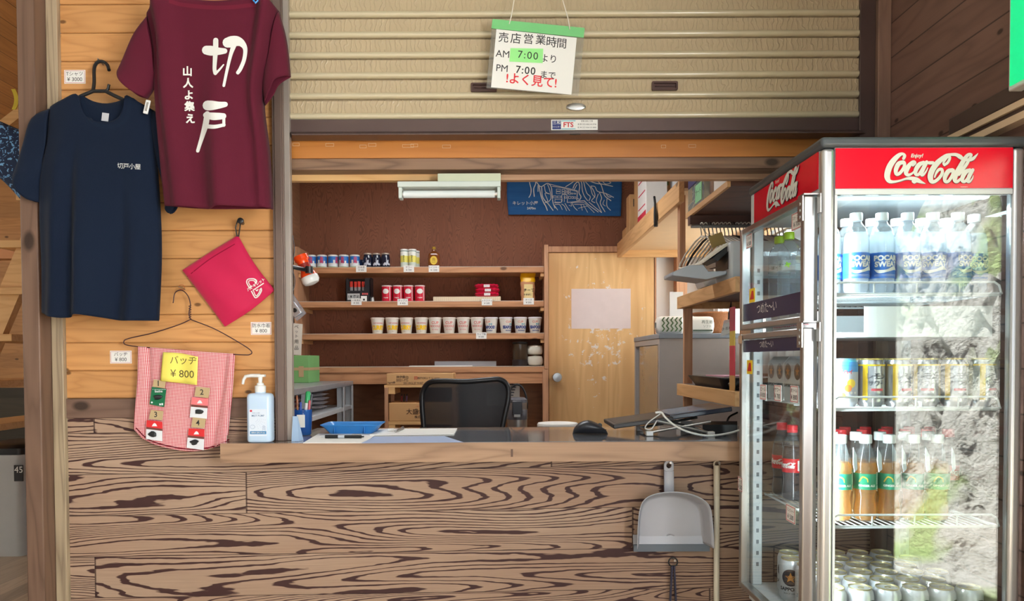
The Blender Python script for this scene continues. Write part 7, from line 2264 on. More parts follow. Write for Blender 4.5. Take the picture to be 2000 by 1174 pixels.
part(m, 'lettering', M['ink'], cd_)
part(MB().tube([at(1423, 624, 0.4), at(1425, 612, 0.4), at(1427, 600, 0.42), at(1428, 590, 0.45)], [0.003, 0.006, 0.004, 0.002], 8), 'clip', M['black'], idc)
mg = thing('magazine', 'thin red and yellow magazine standing at the front end of the pine shelves', 'magazine', (at(1435, 680, 0.16).x, 0.16, zL1-0.0075))
mw = at(1440, 680, 0.16).x-at(1432, 680, 0.16).x
MB().box(-0.002, 0.002, 0, 0.055, 0, 0.31).build('cover', cupmat('mag', ([(0, C(196, 150, 90)), (0.2, C(206, 60, 80)), (0.55, C(230, 200, 90)), (0.72, C(200, 70, 100))], 0.31)), mg)
hkc = thing('carabiner', 'blue carabiner hanging beside the name tag holder', 'carabiner', tuple(at(1431, 668, 0.42)))
part(MB().tube([at(1431+4*math.cos(i/12*2*PI), 664+9*math.sin(i/12*2*PI), 0.42) for i in range(12)], 0.003, 8, closed=True).tube([at(1431, 655, 0.42), at(1431, 600, 0.44)], 0.001, 5), 'loop', mat('carabiner_blue', C(60, 100, 150), 0.3, 0.5), hkc, smooth='all')
clb = thing('clipboard', 'white clipboard with a yellow foot hanging below the blue carabiner', 'clipboard', tuple(at(1428, 690, 0.45)))
part(MB().prism([at(1424, 668, 0.45), at(1438, 668, 0.45), at(1437, 706, 0.45), at(1425, 703, 0.45)], (0, 0.004, 0)), 'board', M['paper'], clb)
part(MB().prism([at(1425.5, 690, 0.449), at(1432, 690, 0.449), at(1431, 701, 0.449), at(1426, 701, 0.449)], (0, -0.001, 0)), 'sticker', mat('tan_sticker', C(200, 156, 90), 0.5), clb)
part(MB().tube([at(1431, 668, 0.45), at(1431, 600, 0.45)], 0.0012, 5), 'string', M['ink'], clb)
# black cables and small box under the lower shelf
pts = [tuple(at(*q)) for q in ((1440, 806, 0.45), (1424, 815, 0.42), (1420, 830, 0.40), (1428, 836, 0.32))]
tag(MB().tube(catmull(pts, 6), 0.004, 8).build('black_cable', M['black']), 'black cable dropping behind the notebook at the right', 'cable')
tag(MB().box(at(1328, 850, 0.34).x, at(1352, 850, 0.34).x, 0.33, 0.40, CT+0.0005, PZ(822, 0.33, 1340)).build('small_white_box', M['paper']), 'small white box on the counter behind the notebook stand', 'box')
tag(MB().prism([tuple(atz(x, y, CT+0.0005)) for x, y in ((1372, 846), (1440, 846), (1440, 838), (1384, 838))], (0, 0, 0.03)).build('black_case', M['black']), 'flat black case on the counter behind the notebook', 'case')
# ------------------------------------------------------------------ glass door drinks fridge
FX0, FX1, FY0, FY1 = 0.770, 1.258, -0.70, -0.175
zc1, zc0 = PZ(267, FY0, 1800), PZ(287, FY0, 1800)
zr0 = PZ(369, FY0, 1800)
zg1 = PZ(379, FY0, 1800)
DK = 0.515
fr_ = thing('drinks_fridge', 'tall glass drinks fridge with a red cola header at the right of the counter', 'fridge', ((FX0+FX1)/2, (FY0+FY1)/2, 0))
fwhite = mat('fridge_white', C(232, 238, 240), 0.35, var=0.02)
fred = mat('cola_red', C(226, 4, 40), 0.22, var=0.02)
capm = mat('cap_grey', C(72, 78, 82), 0.4)
baseM = mat('base_dark', C(44, 42, 44), 0.5)
PW = 0.030
part(MB().box(FX0+0.01, FX1-0.01, FY0+0.01, FY1-0.01, 0.02, DK-0.05), 'base', baseM, fr_, bevel=0.004)
for x in (FX0+0.03, FX1-0.07):
    for y in (FY0+0.03, FY1-0.07):
        part(MB().cyl((x+0.02, y+0.02, 0.0), (x+0.02, y+0.02, 0.02), 0.015, n=12), 'foot', baseM, fr_)
part(MB().box(FX0, FX1, FY0, FY1, DK-0.05, DK), 'deck', fwhite, fr_)
def post(x0, x1, y0, y1):
    return MB().box(x0, x1, y0, y1, DK+0.0005, zc0-0.0005)
part(post(FX0, FX0+PW, FY0, FY0+PW), 'corner_post', M['chrome'], fr_, bevel=0.010, segs=4)
part(post(FX1-PW, FX1, FY0, FY0+PW), 'corner_post', M['chrome'], fr_, bevel=0.010, segs=4)
part(post(FX0, FX0+PW, FY1-PW, FY1), 'corner_post', fwhite, fr_, bevel=0.003)
part(post(FX1-PW, FX1, FY1-PW, FY1), 'corner_post', fwhite, fr_, bevel=0.003)
# slotted shelf standards on the rear posts
sl = mat('slot_grey', C(120, 128, 134), 0.5)
for x in (FX0+PW/2, FX1-PW/2):
    m = MB()
    z = DK+0.06
    while z < 1.5:
        m.box(x-0.004, x+0.004, FY1-PW-0.0006, FY1-PW+0.0004, z, z+0.012)
        z += 0.035
    part(m, 'slot_strip', sl, fr_)
part(MB().box(FX0+PW, FX1-PW, FY0+0.004, FY1-0.004, zr0, zc0-0.0005).box(FX0+0.004, FX0+PW, FY0+PW, FY1-PW, zr0, zc0-0.0005), 'header_box', fwhite, fr_)
hf = part(MB().box(FX0+PW+0.0005, FX1-PW-0.0005, FY0+0.0005, FY0+0.0035, zr0+0.002, zc0-0.002), 'header_panel', fred, fr_)
zl0_ = 1.632
hl = part(MB().box(FX0+0.0005, FX0+0.0035, FY0+PW+0.004, FY1-PW+0.010, zl0_+0.004, zc0-0.002), 'header_panel', fred, fr_)
part(MB().box(FX0-0.006, FX1+0.006, FY0-0.006, FY1+0.006, zc0, zc1), 'top_cap', capm, fr_, bevel=0.008, segs=3)
part(MB().box(FX0+PW, FX1-PW, FY0+0.001, FY0+0.02, zg1, zr0-0.0005), 'front_rail', fwhite, fr_)
part(MB().box(FX0+PW, FX1-PW, FY0+0.001, FY0+0.02, DK+0.0005, DK+0.02), 'front_rail', fwhite, fr_)
part(MB().box(FX0+PW, FX0+PW+0.006, FY0+0.003, FY0+0.012, DK+0.021, zg1-0.0005), 'white_strip', fwhite, fr_)
fglass = glassy('fridge_glass', (0.955, 0.985, 0.98, 1), ior=1.52, gain=2.5)
dglass = glassy('fridge_door_glass', (0.95, 0.98, 0.98, 1), ior=1.52, gain=0.85)
part(MB().box(FX0+PW+0.0065, FX1-PW, FY0+0.006, FY0+0.010, DK+0.021, zg1-0.0005), 'front_glass', fglass, fr_)
part(MB().box(FX0+PW, FX1-PW, FY1-0.012, FY1-0.008, DK+0.0005, zr0-0.0005), 'rear_glass', dglass, fr_)
part(MB().box(FX1-0.012, FX1-0.008, FY0+PW, FY1-PW, DK+0.0005, zr0-0.0005), 'side_glass', dglass, fr_)
part(MB().box(FX0+0.06, FX1-0.05, FY0+0.05, FY0+0.075, zr0-0.012, zr0-0.0005), 'lamp_cover', mat('fridge_tube', C(240, 250, 252), 0.3, emit=C(225, 245, 255), es=0.9), fr_, bevel=0.006)
part(MB().cyl((FX0+PW+0.004, FY0+0.036, 0.60), (FX0+PW+0.004, FY0+0.036, 1.56), 0.007, n=12), 'side_fill_tube', bpy.data.materials['fridge_tube'], fr_)  # glowing tube added out of sight behind the post to brighten the shelves
light('fridge_side_fill', 'AREA', (FX0+PW+0.016, FY0+0.05, 1.05), (math.radians(90), 0, math.radians(-50)), 6.5, (0.84, 0.96, 1.0), 0.02, 0.95)  # added fill for the darker lower shelves
light('fridge_lamp', 'AREA', ((FX0+FX1)/2, FY0+0.14, zr0-0.03), (0, 0, 0), 4.5, (0.80, 0.95, 1.0), 0.38, 0.12)

LOGO = [
 [(515, 268, 55), (535, 215, 58), (495, 182, 52), (430, 205, 75), (340, 290, 100), (265, 400, 110), (222, 520, 112), (215, 610, 105), (252, 682, 75), (330, 697, 50), (450, 677, 38), (560, 642, 42), (660, 635, 66), (760, 662, 90), (840, 700, 56), (925, 732, 10)],
 [(700, 690, 60), (722, 712, 40), (760, 690, 40)],
 [(505, 330, 60), (425, 365, 85), (375, 470, 80), (385, 555, 62), (450, 535, 62), (520, 440, 62), (535, 360, 58), (505, 330, 55)],
 [(690, 395, 44), (728, 350, 55), (690, 330, 56), (610, 410, 85), (562, 520, 82), (600, 572, 60), (680, 540, 38), (760, 450, 36)],
 [(885, 340, 60), (805, 385, 85), (745, 480, 80), (745, 560, 60), (800, 560, 55), (870, 450, 50), (920, 350, 60)],
 [(945, 335, 66), (885, 450, 76), (850, 560, 60), (885, 572, 42), (940, 500, 28), (968, 440, 16)],
 [(990, 350, 62), (1060, 350, 62)],
 [(476, 350, 62), (520, 340, 62)],
 [(1396, 500, 62), (1440, 490, 62)],
 [(1275, 390, 48), (1335, 345, 50), (1372, 260, 50), (1340, 208, 55), (1270, 245, 80), (1150, 345, 100), (1060, 465, 105), (1015, 585, 105), (1030, 680, 88), (1085, 698, 66), (1165, 645, 60), (1232, 550, 60), (1228, 475, 55), (1170, 478, 55), (1120, 545, 40), (1095, 615, 30)],
 [(1275, 392, 46), (1255, 355, 40), (1300, 275, 46), (1375, 200, 46)],
 [(1340, 200, 46), (1480, 200, 60), (1560, 240, 80), (1610, 280, 60)],
 [(1420, 480, 60), (1345, 510, 85), (1288, 610, 80), (1288, 692, 60), (1350, 690, 60), (1420, 590, 60), (1438, 510, 56), (1420, 480, 50)],
 [(1745, 262, 46), (1772, 205, 48), (1712, 205, 60), (1642, 290, 80), (1562, 430, 90), (1492, 560, 92), (1470, 665, 82), (1512, 700, 60), (1580, 645, 44)],
 [(1748, 262, 42), (1690, 370, 60), (1600, 500, 56), (1545, 580, 36)],
 [(1660, 315, 18), (1720, 300, 66), (1800, 278, 60), (1855, 225, 38), (1895, 178, 8)],
 [(1745, 485, 60), (1665, 525, 85), (1612, 620, 80), (1612, 692, 60), (1668, 690, 55), (1735, 590, 50), (1780, 495, 55)],
 [(1800, 485, 62), (1740, 590, 76), (1708, 690, 60), (1745, 703, 40), (1795, 640, 26), (1808, 590, 14)]]
def logo(mb, fn, width, mi=0, n=6, dx=0.0, dy=0.0, l0=0.0):
    s = width/1735.0
    return ink(mb, [[(q[0], q[1], q[2]) for q in st] for st in LOGO], lambda x, y, l=0.0: fn((x+dx-1030)*s, -(y+dy-450)*s, l+l0), n=n, mi=mi)
lw_ = mat('logo_white', C(240, 240, 232), 0.35)
ls_ = mat('logo_shadow', C(60, 56, 58), 0.5)
c0 = at(1818, 329, FY0)
m = MB()
fn = plane_fn((c0.x, FY0+0.0003, c0.z), XV, ZV, NF)
wlog = at(1908, 329, FY0).x-at(1726, 329, FY0).x
logo(m, fn, wlog, 1, 6, 9, 9, 0.0)
logo(m, fn, wlog, 0, 6, 0, 0, 0.0016)
s_ = wlog/1735
text(m, 'Enjoy!', 92*s_, plane_fn(((c0.x+(770-1030)*s_), FY0-0.0006, c0.z+(450-215)*s_), XV+ZV*0.0, ZV+XV*0.22, NF), 0, bold=0.0004)
text(m, 'TRADEMARK ®', 20*s_, plane_fn(((c0.x+(1650-1030)*s_), FY0-0.0006, c0.z+(450-795)*s_), XV, ZV, NF), 0)
part(m, 'logo', [lw_, ls_], hf)
c1 = atx(1528, 371, FX0)
m = MB()
fn = plane_fn((FX0+0.0003, c1.y, c1.z), -YV, ZV, Vector((-1, 0, 0)))
wl_ = atx(1497, 371, FX0).y-atx(1561, 371, FX0).y
logo(m, fn, wl_, 1, 6, 9, 9, 0.0)
logo(m, fn, wl_, 0, 6, 0, 0, 0.0016)
text(m, 'Enjoy!', 92*wl_/1735, plane_fn((FX0-0.0006, c1.y-(770-1030)*wl_/1735, c1.z+(450-215)*wl_/1735), -YV, ZV, Vector((-1, 0, 0))), 0)
part(m, 'logo', [lw_, ls_], hl)

# the two hinged glass doors on the left side
DX0, DX1 = 0.738, 0.766
DYa, DYb = FY0+0.034, FY1+0.006
def fdoor(z0, z1):
    t_ = 0.022
    m = MB().box(DX0, DX1, DYa, DYa+t_, z0, z1).box(DX0, DX1, DYb-t_, DYb, z0, z1).box(DX0, DX1, DYa+t_, DYb-t_, z0, z0+t_*0.8).box(DX0, DX1, DYa+t_, DYb-t_, z1-t_*0.8, z1)
    d = part(m, 'door', M['steel'], fr_, bevel=0.003)
    part(MB().box(DX0+0.010, DX0+0.014, DYa+t_, DYb-t_, z0+t_*0.8, z1-t_*0.8), 'door_glass', dglass, d)
    g_ = MB().box(DX1+0.0005, FX0+0.004, DYa+0.004, DYa+0.016, z0+0.004, z1-0.004).box(DX1+0.0005, FX0+0.004, DYb-0.016, DYb-0.004, z0+0.004, z1-0.004)
    part(g_, 'gasket', mat('gasket', C(150, 152, 150), 0.6), d)
    return d
ZD = 1.302
du_ = fdoor(ZD+0.006, 1.620)
dl_ = fdoor(DK-0.012, ZD-0.006)
part(MB().box(DX0-0.006, DX0-0.0005, DYb-0.03, DYb-0.006, ZD-0.035, ZD-0.010), 'door_catch', mat('catch_tan', C(196, 160, 130), 0.5), dl_, bevel=0.002)
for z, nm in ((1.614, 'hinge'), (ZD, 'hinge'), (DK-0.005, 'hinge')):
    h_ = MB().box(DX0-0.004, DX0-0.0005, DYa+0.0, DYa+0.030, z-0.055, z+0.006).box(DX0-0.004, FX0+0.010, DYa-0.010, DYa+0.028, z+0.0065, z+0.010)
    h_.box(FX0-0.004, FX0-0.0005, FY0+0.006, FY0+0.024, z-0.04, z+0.006)
    for k in range(3):
        h_.lathe([(0.0045, 0), (0.004, 0.002), (0.001, 0.0025)], 10)
        h_.v[-30:] = [tuple(Matrix.Rotation(-PI/2, 3, 'Y') @ Vector(v) + Vector((DX0-0.004, DYa+0.015, z-0.012-0.016*k))) for v in h_.v[-30:]]
    part(h_, nm, M['steel'], fr_)
NX = Vector((-1, 0, 0))
navyS = mat('band_navy', C(34, 34, 70), 0.35)
def xbox(y0, y1, z0, z1, x=DX0+0.0085, th=0.001):
    return MB().box(x-th, x, y0, y1, z0, z1)
for d, z0, z1, s in ((du_, 1.335, 1.388, 0.034), (dl_, 1.240, 1.276, 0.024)):
    bnd = part(xbox(DYa+0.023, DYb-0.023, z0, z1), 'band', navyS, d)
    m = MB()
    text(m, 'つめた〜い', s, plane_fn((DX0+0.0068, (DYa+DYb)/2+0.03, (z0+z1)/2+0.002), -YV, ZV, NX), spacing=0.9)
    part(m, 'lettering', M['print'], bnd)
yw, rdm = mat('sticker_yellow', C(246, 206, 30), 0.4), mat('sticker_red2', C(206, 40, 30), 0.4)
for d, (px, py) in ((du_, (1469, 577)), (dl_, (1464, 717))):
    c_ = atx(px, py, DX0+0.008)
    st_ = part(xbox(c_.y-0.024, c_.y+0.024, c_.z-0.021, c_.z+0.021), 'pull_sticker', yw, d)
    part(MB().prism([(DX0+0.0072, c_.y+0.017, c_.z-0.012), (DX0+0.0072, c_.y-0.018, c_.z-0.012), (DX0+0.0072, c_.y-0.012, c_.z+0.013), (DX0+0.0072, c_.y+0.001, c_.z+0.013)], (-0.0006, 0, 0)), 'sticker_arrow', rdm, st_)
def door_card(px, py, w, h, l1, l2, lab):
    c_ = atx(px, py, DX0-0.001)
    o = thing('price_card', lab, 'price card', tuple(c_), group='price cards on the fridge door')
    x = DX0-0.0006 if c_.y > DYb-0.03 or c_.y < DYa+0.03 else DX0+0.0095
    part(MB().box(x-0.0012, x, c_.y-w/2, c_.y+w/2, c_.z-h/2, c_.z+h/2), 'card', M['paper'], o)
    m = MB()
    for q in ((-1, 1, 0.86, 0.93), (-1, 1, -0.93, -0.86), (0.90, 0.97, -0.93, 0.93), (-0.97, -0.90, -0.93, 0.93)):
        m.box(x-0.0016, x-0.0012, c_.y+q[0]*w/2*0.97, c_.y+q[1]*w/2*0.97, c_.z+q[2]*h/2, c_.z+q[3]*h/2)
    part(m, 'border', rim, o)
    m = MB()
    text(m, l1, min(h*0.36, w*0.86/len(l1)), plane_fn((x-0.0017, c_.y, c_.z+h*0.19), -YV, ZV, NX))
    text(m, l2, h*0.40, plane_fn((x-0.0017, c_.y, c_.z-h*0.2), -YV, ZV, NX))
    part(m, 'handwriting', M['ink'], o)
door_card(1549, 431, 0.068, 0.044, 'コカ・コーラ', '¥ 700', 'price card at the top near corner of the upper fridge door')
door_card(1457, 471, 0.050, 0.042, 'いろはす', '¥ 500', 'price card at the top far corner of the upper fridge door')
door_card(1484, 766, 0.050, 0.044, 'ビール', '¥ 800', 'far one of the three price cards across the middle of the lower fridge door')
door_card(1512, 768, 0.050, 0.044, 'サワー', '¥ 700', 'middle one of the three price cards across the lower fridge door')
door_card(1544, 770, 0.050, 0.044, '黒ラベル', '¥ 800', 'near one of the three price cards across the lower fridge door')
door_card(1446, 946, 0.044, 0.046, 'コーラ', '¥ 500', 'price card on the far frame of the lower fridge door')
door_card(1537, 1004, 0.062, 0.044, 'ジンジャー', '¥ 500', 'price card low on the lower fridge door below the cola bottles')

# wire shelves
IX0, IX1, IY0, IY1 = FX0+0.034, FX1-0.034, FY0+0.034, FY1-0.040
def wire_shelf(z, rail=True):
    m = MB()
    for x in (IX0, IX1):
        m.tube([(x, IY0, z-0.003), (x, IY1, z-0.003)], 0.003, 6)
    for y in (IY0, IY1, (IY0+IY1)/2):
        m.tube([(IX0, y, z-0.006), (IX1, y, z-0.006)], 0.003, 6)
    n = 24
    for i in range(n+1):
        x = IX0+(IX1-IX0)*i/n
        m.tube([(x, IY0, z-0.0016), (x, IY1, z-0.0016)], 0.0015, 5)
    if rail:
        y = IY0-0.006
        m.tube([(IX0+0.002, y, z-0.002), (IX0+0.008, y, z+0.018), (IX0+0.020, y, z+0.026), (IX1-0.020, y, z+0.026), (IX1-0.008, y, z+0.018), (IX1-0.002, y, z-0.002)], 0.0028, 8)
        m.tube([(IX0, y, z-0.002), (IX1, y, z-0.002)], 0.0028, 8)
        for i in (1, 2, 3):
            x = IX0+(IX1-IX0)*i/4
            m.tube([(x, y, z-0.002), (x, y, z+0.026)], 0.0022, 6)
    return part(m, 'wire_shelf', fwhite, fr_, smooth='all')
Z1, Z3, Z4 = 1.380, 1.098, 0.806
for z in (Z1, Z3, Z4): wire_shelf(z)
Z2 = 1.285
part(MB().box(IX0, IX1, IY0+0.03, IY1, Z2-0.012, Z2).box(IX0+0.10, IX1, IY0+0.03, IY0+0.034, Z2, 1.35).box(IX0, IX1, IY1-0.004, IY1, Z2, 1.35), 'tray_shelf', fwhite, fr_)

# ------------------------------------------------------------------ drinks
cl = glassy('clear_pet', (0.95, 0.97, 0.98, 1), ior=1.42, gain=0.9, body=C(226, 236, 240), bodyf=0.10)
def liquid(name, tint, bodyc, bodyf):
    return glassy(name, tint, ior=1.2, gain=0.6, body=bodyc, bodyf=bodyf)
def waist(prof, n=24):
    return MB().lathe(prof, n)
# sports drink
SP_R, SP_H = 0.0310, 0.206
def proto_sport(label, group):
    o = thing('sports_drink_bottle', label, 'bottle', (0, 0, 0), group=group)
    r = SP_R
    waist([(r*0.8, 0.001), (r*0.97, 0.004), (r, 0.012), (r*0.985, 0.03), (r, 0.034), (r, 0.132), (r*0.97, 0.146), (r*0.75, 0.166), (r*0.48, 0.178), (0.0125, 0.182), (0.0125, 0.188)]).build('bottle', cl, o, smooth=True)
    waist([(r*0.75, 0.003), (r*0.94, 0.014), (r*0.95, 0.132), (r*0.9, 0.148), (r*0.8, 0.156)]).build('drink', liquid('cloudy_drink', (0.93, 0.95, 0.96, 1), C(226, 234, 240), 0.45), o, smooth=True)
    waist([(0.0145, 0.186), (0.0148, 0.188), (0.0148, 0.204), (0.0138, 0.206)]).build('cap', fwhite, o, smooth=True)
    lb = MB().lathe([(r*1.006, 0.040), (r*1.012, 0.042), (r*1.012, 0.102), (r*1.006, 0.104)], 30, cap0=False, cap1=False).build('label', mat('sport_blue', C(40, 104, 186), 0.35), o, smooth=True)
    m = MB()
    for tx, v in (('POCARI', 0.089), ('SWEAT', 0.074)):
        fn = cyl_fn(r*1.014, v)
        text(m, tx, 0.0175, lambda x, y: fn(x, y), bold=0.0009)
    fn = cyl_fn(r*1.014, 0.058)
    ink(m, [[(-0.030, 0.004, 0.001), (-0.018, -0.002, 0.008), (0.0, 0.0, 0.006), (0.018, 0.006, 0.009), (0.032, 0.002, 0.001)]], lambda a, b, l=0: fn(a, b, l), n=8)
    for v in (0.048, 0.045):
        fn2 = cyl_fn(r*1.014, v)
        m.grid(lambda u, w: fn2(-0.03+0.06*u, 0.0006*w), 16, 1)
    m.build('lettering', M['print'], lb)
    return o
def place(protof, spots, labels, group, rots=None):
    pr = None
    for i, (loc, lab) in enumerate(zip(spots, labels)):
        rz = rots[i] if rots else 0.0
        if pr is None:
            pr = protof(lab, group); pr.location = loc; pr.rotation_euler = (0, 0, rz); kd = tree(pr)
        else:
            dup(pr, loc, rz=rz, label=lab, kids=kd)
def fpx(px, Y, py=600):
    return at(px, py, Y).x
front = [fpx(p_, -0.615) for p_ in (1621, 1671, 1721, 1771, 1820, 1869, 1914)]
spots = [(max(x, IX0+0.034), -0.615, Z1) for x in front[1:]]
spots = [(x, -0.615 if i < 5 else -0.588, Z1) for i, x in enumerate(front[1:])] + [(0.834, -0.588, Z1)] + [(fpx(p_, -0.535), -0.535, Z1) for p_ in (1652, 1701, 1750, 1798, 1846)]
labs = [ORD[i]+' sports drink bottle from the left in the front row of the top fridge shelf' for i in range(6)]+['sports drink bottle half hidden behind the chrome corner post of the fridge']+[ORD[i]+' sports drink bottle from the left in the row behind on the top fridge shelf' for i in range(5)]
place(proto_sport, spots, labs, 'sports drink bottles in the fridge', [0.12, -0.05, 0.2, -0.3, 0.5, 0.3, 0.2, 0.4, 1.0, 0.1, 0.2, 0.6])
# ridged water bottles
def proto_water(label, group):
    o = thing('water_bottle', label, 'bottle', (0, 0, 0), group=group)
    r = 0.033
    pf = [(r*0.8, 0.001), (r*0.95, 0.004)]
    for i in range(8):
        z = 0.010+i*0.0105
        pf += [(r, z), (r*0.94, z+0.005)]
    pf += [(r*0.97, 0.096), (r*0.97, 0.128), (r, 0.132), (r*0.98, 0.148), (r*0.8, 0.168), (r*0.5, 0.182), (0.0125, 0.187), (0.0125, 0.192)]
    waist(pf).build('bottle', glassy('water_pet', (0.93, 0.96, 0.97, 1), ior=1.45, gain=1.3, body=C(214, 226, 232), bodyf=0.16), o, smooth='all')
    waist([(0.0142, 0.190), (0.0148, 0.192), (0.0148, 0.209), (0.0136, 0.211)]).build('cap', mat('cap_lime', C(166, 206, 40), 0.35), o, smooth=True)
    lb = MB().lathe([(r*0.985, 0.098), (r*0.985, 0.127)], 30, cap0=False, cap1=False).build('label', glassy('water_label', (0.95, 0.98, 0.97, 1), gain=0.8, body=C(214, 226, 224), bodyf=0.5), o, smooth=True)
    m = MB()
    fn = cyl_fn(r*0.99, 0.113)
    text(m, 'い・ろ・は・す', 0.011, lambda x, y: fn(x-0.012, y), 0, bold=0.0003)
    for an in range(4):
        a = PI/2*an+0.4
        ink(m, [[(0.024, 0.0, 0.002), (0.024+0.005*math.cos(a), 0.005*math.sin(a), 0.006), (0.024+0.009*math.cos(a), 0.009*math.sin(a), 0.001)]], lambda a_, b_, l=0: fn(a_, b_, l+0.0003), n=4, mi=1)
    m.build('lettering', [mat('water_ink', C(70, 90, 90), 0.5), mat('leaf_green', C(130, 186, 40), 0.5)], lb)
    return o
wa = [(atx(1511, 560, 0.836).x, atx(1511, 560, 0.836).y, Z1), (atx(1552, 560, 0.836).x, atx(1552, 560, 0.836).y+0.02, Z1), (0.905, -0.46, Z1)]
wy = [atx(1511, 560, 0.84).y, atx(1553, 560, 0.84).y]
place(proto_water, [(0.84, -0.228, Z1), (0.84, -0.305, Z1), (0.912, -0.262, Z1)], ['green capped water bottle nearest the far edge of the upper fridge door', 'green capped water bottle nearest the hinge of the upper fridge door', 'green capped water bottle standing behind the other two in the fridge'], 'water bottles in the fridge', [-0.9, -1.2, -0.7])
# small cups on the tray shelf
def proto_ice(label, group):
    o = thing('paper_cup', label, 'cup', (0, 0, 0), group=group)
    MB().lathe([(0.021, 0), (0.022, 0.002), (0.030, 0.058), (0.031, 0.060), (0.030, 0.062)], 28).build('cup', mat('ice_cup', C(232, 222, 218), 0.5), o, smooth=True)
    m = MB(); fn = cyl_fn(0.0255, 0.03, slope=0.14)
    text(m, 'NOODLE', 0.012, lambda x, y: fn(x, y), bold=0.0004)
    m.build('lettering', mat('ice_pink', C(214, 110, 120), 0.5), o)
    return o
place(proto_ice, [(IX0+0.034, y, Z2+0.0005) for y in (-0.255, -0.325, -0.395, -0.465)], [ORD[i]+' small paper cup from the far end inside the fridge door' for i in range(4)], 'paper cups in the fridge', [-1.2, -1.3, -1.4, -1.5])
# cans of sour
CR, CH = 0.0330, 0.1215
def can_body(o, m_, lidm):
    r, h = CR, CH
    MB().lathe([(r*0.78, 0.0), (r*0.8, 0.002), (r*0.97, 0.010), (r, 0.014), (r, h-0.018), (r*0.93, h-0.010), (r*0.84, h-0.004)], 32).build('body', m_, o, smooth=True)
    l = MB().lathe([(r*0.83, h-0.0042), (r*0.86, h-0.002), (r*0.86, h), (r*0.81, h), (r*0.80, h-0.004), (0.0005, h-0.0042)], 32, cap0=False, cap1=False)
    l.build('lid', lidm, o, smooth=True)
    MB().lathe([(0.009, h-0.0040), (0.009, h-0.0028), (0.005, h-0.0028), (0.005, h-0.0040)], 16, (0.004, 0, 0), cap0=False, cap1=False, sy=0.8).build('pull_tab', lidm, o)
lemonM = None
def proto_lemon(label, group):
    o = thing('lemon_sour_can', label, 'can', (0, 0, 0), group=group)
    can_body(o, mat('can_silver', C(190, 192, 196), 0.25, 0.7, var=0.1, vs=40), mat('lid_gold', C(214, 196, 120), 0.3, 0.7))
    m = MB()
    fn = cyl_fn(CR, 0.062)
    for dx in (-0.040, 0.036):
        m.grid(lambda u, v: fn(dx+0.012*u, -0.045+0.09*v), 3, 6, 0)
    m.grid(lambda u, v: fn(-0.055+0.11*u, 0.0405+0.004*v), 20, 1, 0)
    text(m, 'レモン', 0.018, lambda x, y: fn(x-0.006, y+0.014), 1, bold=0.0006)
    text(m, 'サワー', 0.015, lambda x, y: fn(x-0.006, y-0.004), 1, bold=0.0004)
    m.grid(lambda u, v: fn(-0.020+0.03*u, -0.022+0.006*v), 8, 1, 2)
    for i in range(4):
        m.grid(lambda u, v: fn(-0.02+0.034*u, -0.030-0.004*i+0.0012*v), 8, 1, 3)
    m.build('label_print', [mat('lemon_yellow', C(238, 200, 40), 0.35), mat('can_ink', C(70, 74, 84), 0.5), mat('can_rose', C(214, 90, 100), 0.5), mat('can_grey', C(110, 116, 130), 0.5)], o)
    return o
lx = [fpx(p_, -0.615, 760) for p_ in (1700, 1753, 1807, 1862, 1915)]
spots = [(x, -0.615, Z3) for x in lx] + [(fpx(p_, -0.535, 760), -0.535, Z3) for p_ in (1676, 1728, 1780, 1832)]
labs = [ORD[i]+' silver and yellow sour can from the left in the front row of the fridge' for i in range(5)]+[ORD[i]+' silver and yellow sour can from the left in the second row of the fridge' for i in range(4)]
place(proto_lemon, spots, labs, 'sour cans in the fridge', [0.2, 0.4, -0.2, 0.1, 0.6, 0.9, 0.3, -0.6, 0.2])
o = thing('peach_drink_can', 'blue and orange fruit can at the left end of the can row in the fridge', 'can', (fpx(1648, -0.615, 760), -0.615, Z3))
can_body(o, cupmat('peach_can', ([(0, C(190, 196, 206)), (0.2, C(176, 182, 196)), (0.72, C(60, 140, 206)), (0.93, C(70, 180, 210))], CH)), mat('lid_blue', C(110, 170, 206), 0.3, 0.5))
m = MB(); fn = cyl_fn(CR, 0.055)
for cx_, cy_, r_, mi in ((0.004, 0.004, 0.011, 0), (-0.004, -0.008, 0.009, 1), (-0.018, -0.026, 0.008, 0)):
    m.grid(lambda u, v: fn(cx_+r_*math.cos(2*PI*u)*v, cy_+r_*math.sin(2*PI*u)*v, 0.0002*mi), 18, 2, mi)
text(m, '酎ハイ', 0.012, lambda x, y: fn(x-0.01, y+0.032), 2, bold=0.0004)
text(m, '◆ ◆ ◆', 0.008, lambda x, y: fn(x+0.004, y-0.02), 3)
m.build('label_print', [mat('peach_yellow', C(240, 206, 60), 0.4), mat('peach_orange', C(240, 140, 60), 0.4), mat('peach_red', C(206, 60, 60), 0.4), M['print']], o)
o = thing('blue_can', 'dark blue can standing behind the fruit can in the fridge', 'can', (fpx(1664, -0.540, 760), -0.540, Z3))
o.location.x = fpx(1626, -0.545, 760)
can_body(o, mat('can_darkblue', C(40, 60, 130), 0.3, 0.4), tin)
m = MB(); fn = cyl_fn(CR, 0.06); m.grid(lambda u, v: fn(-0.02+0.03*u, -0.02+0.006*v), 6, 1); m.build('label_band', M['print'], o)
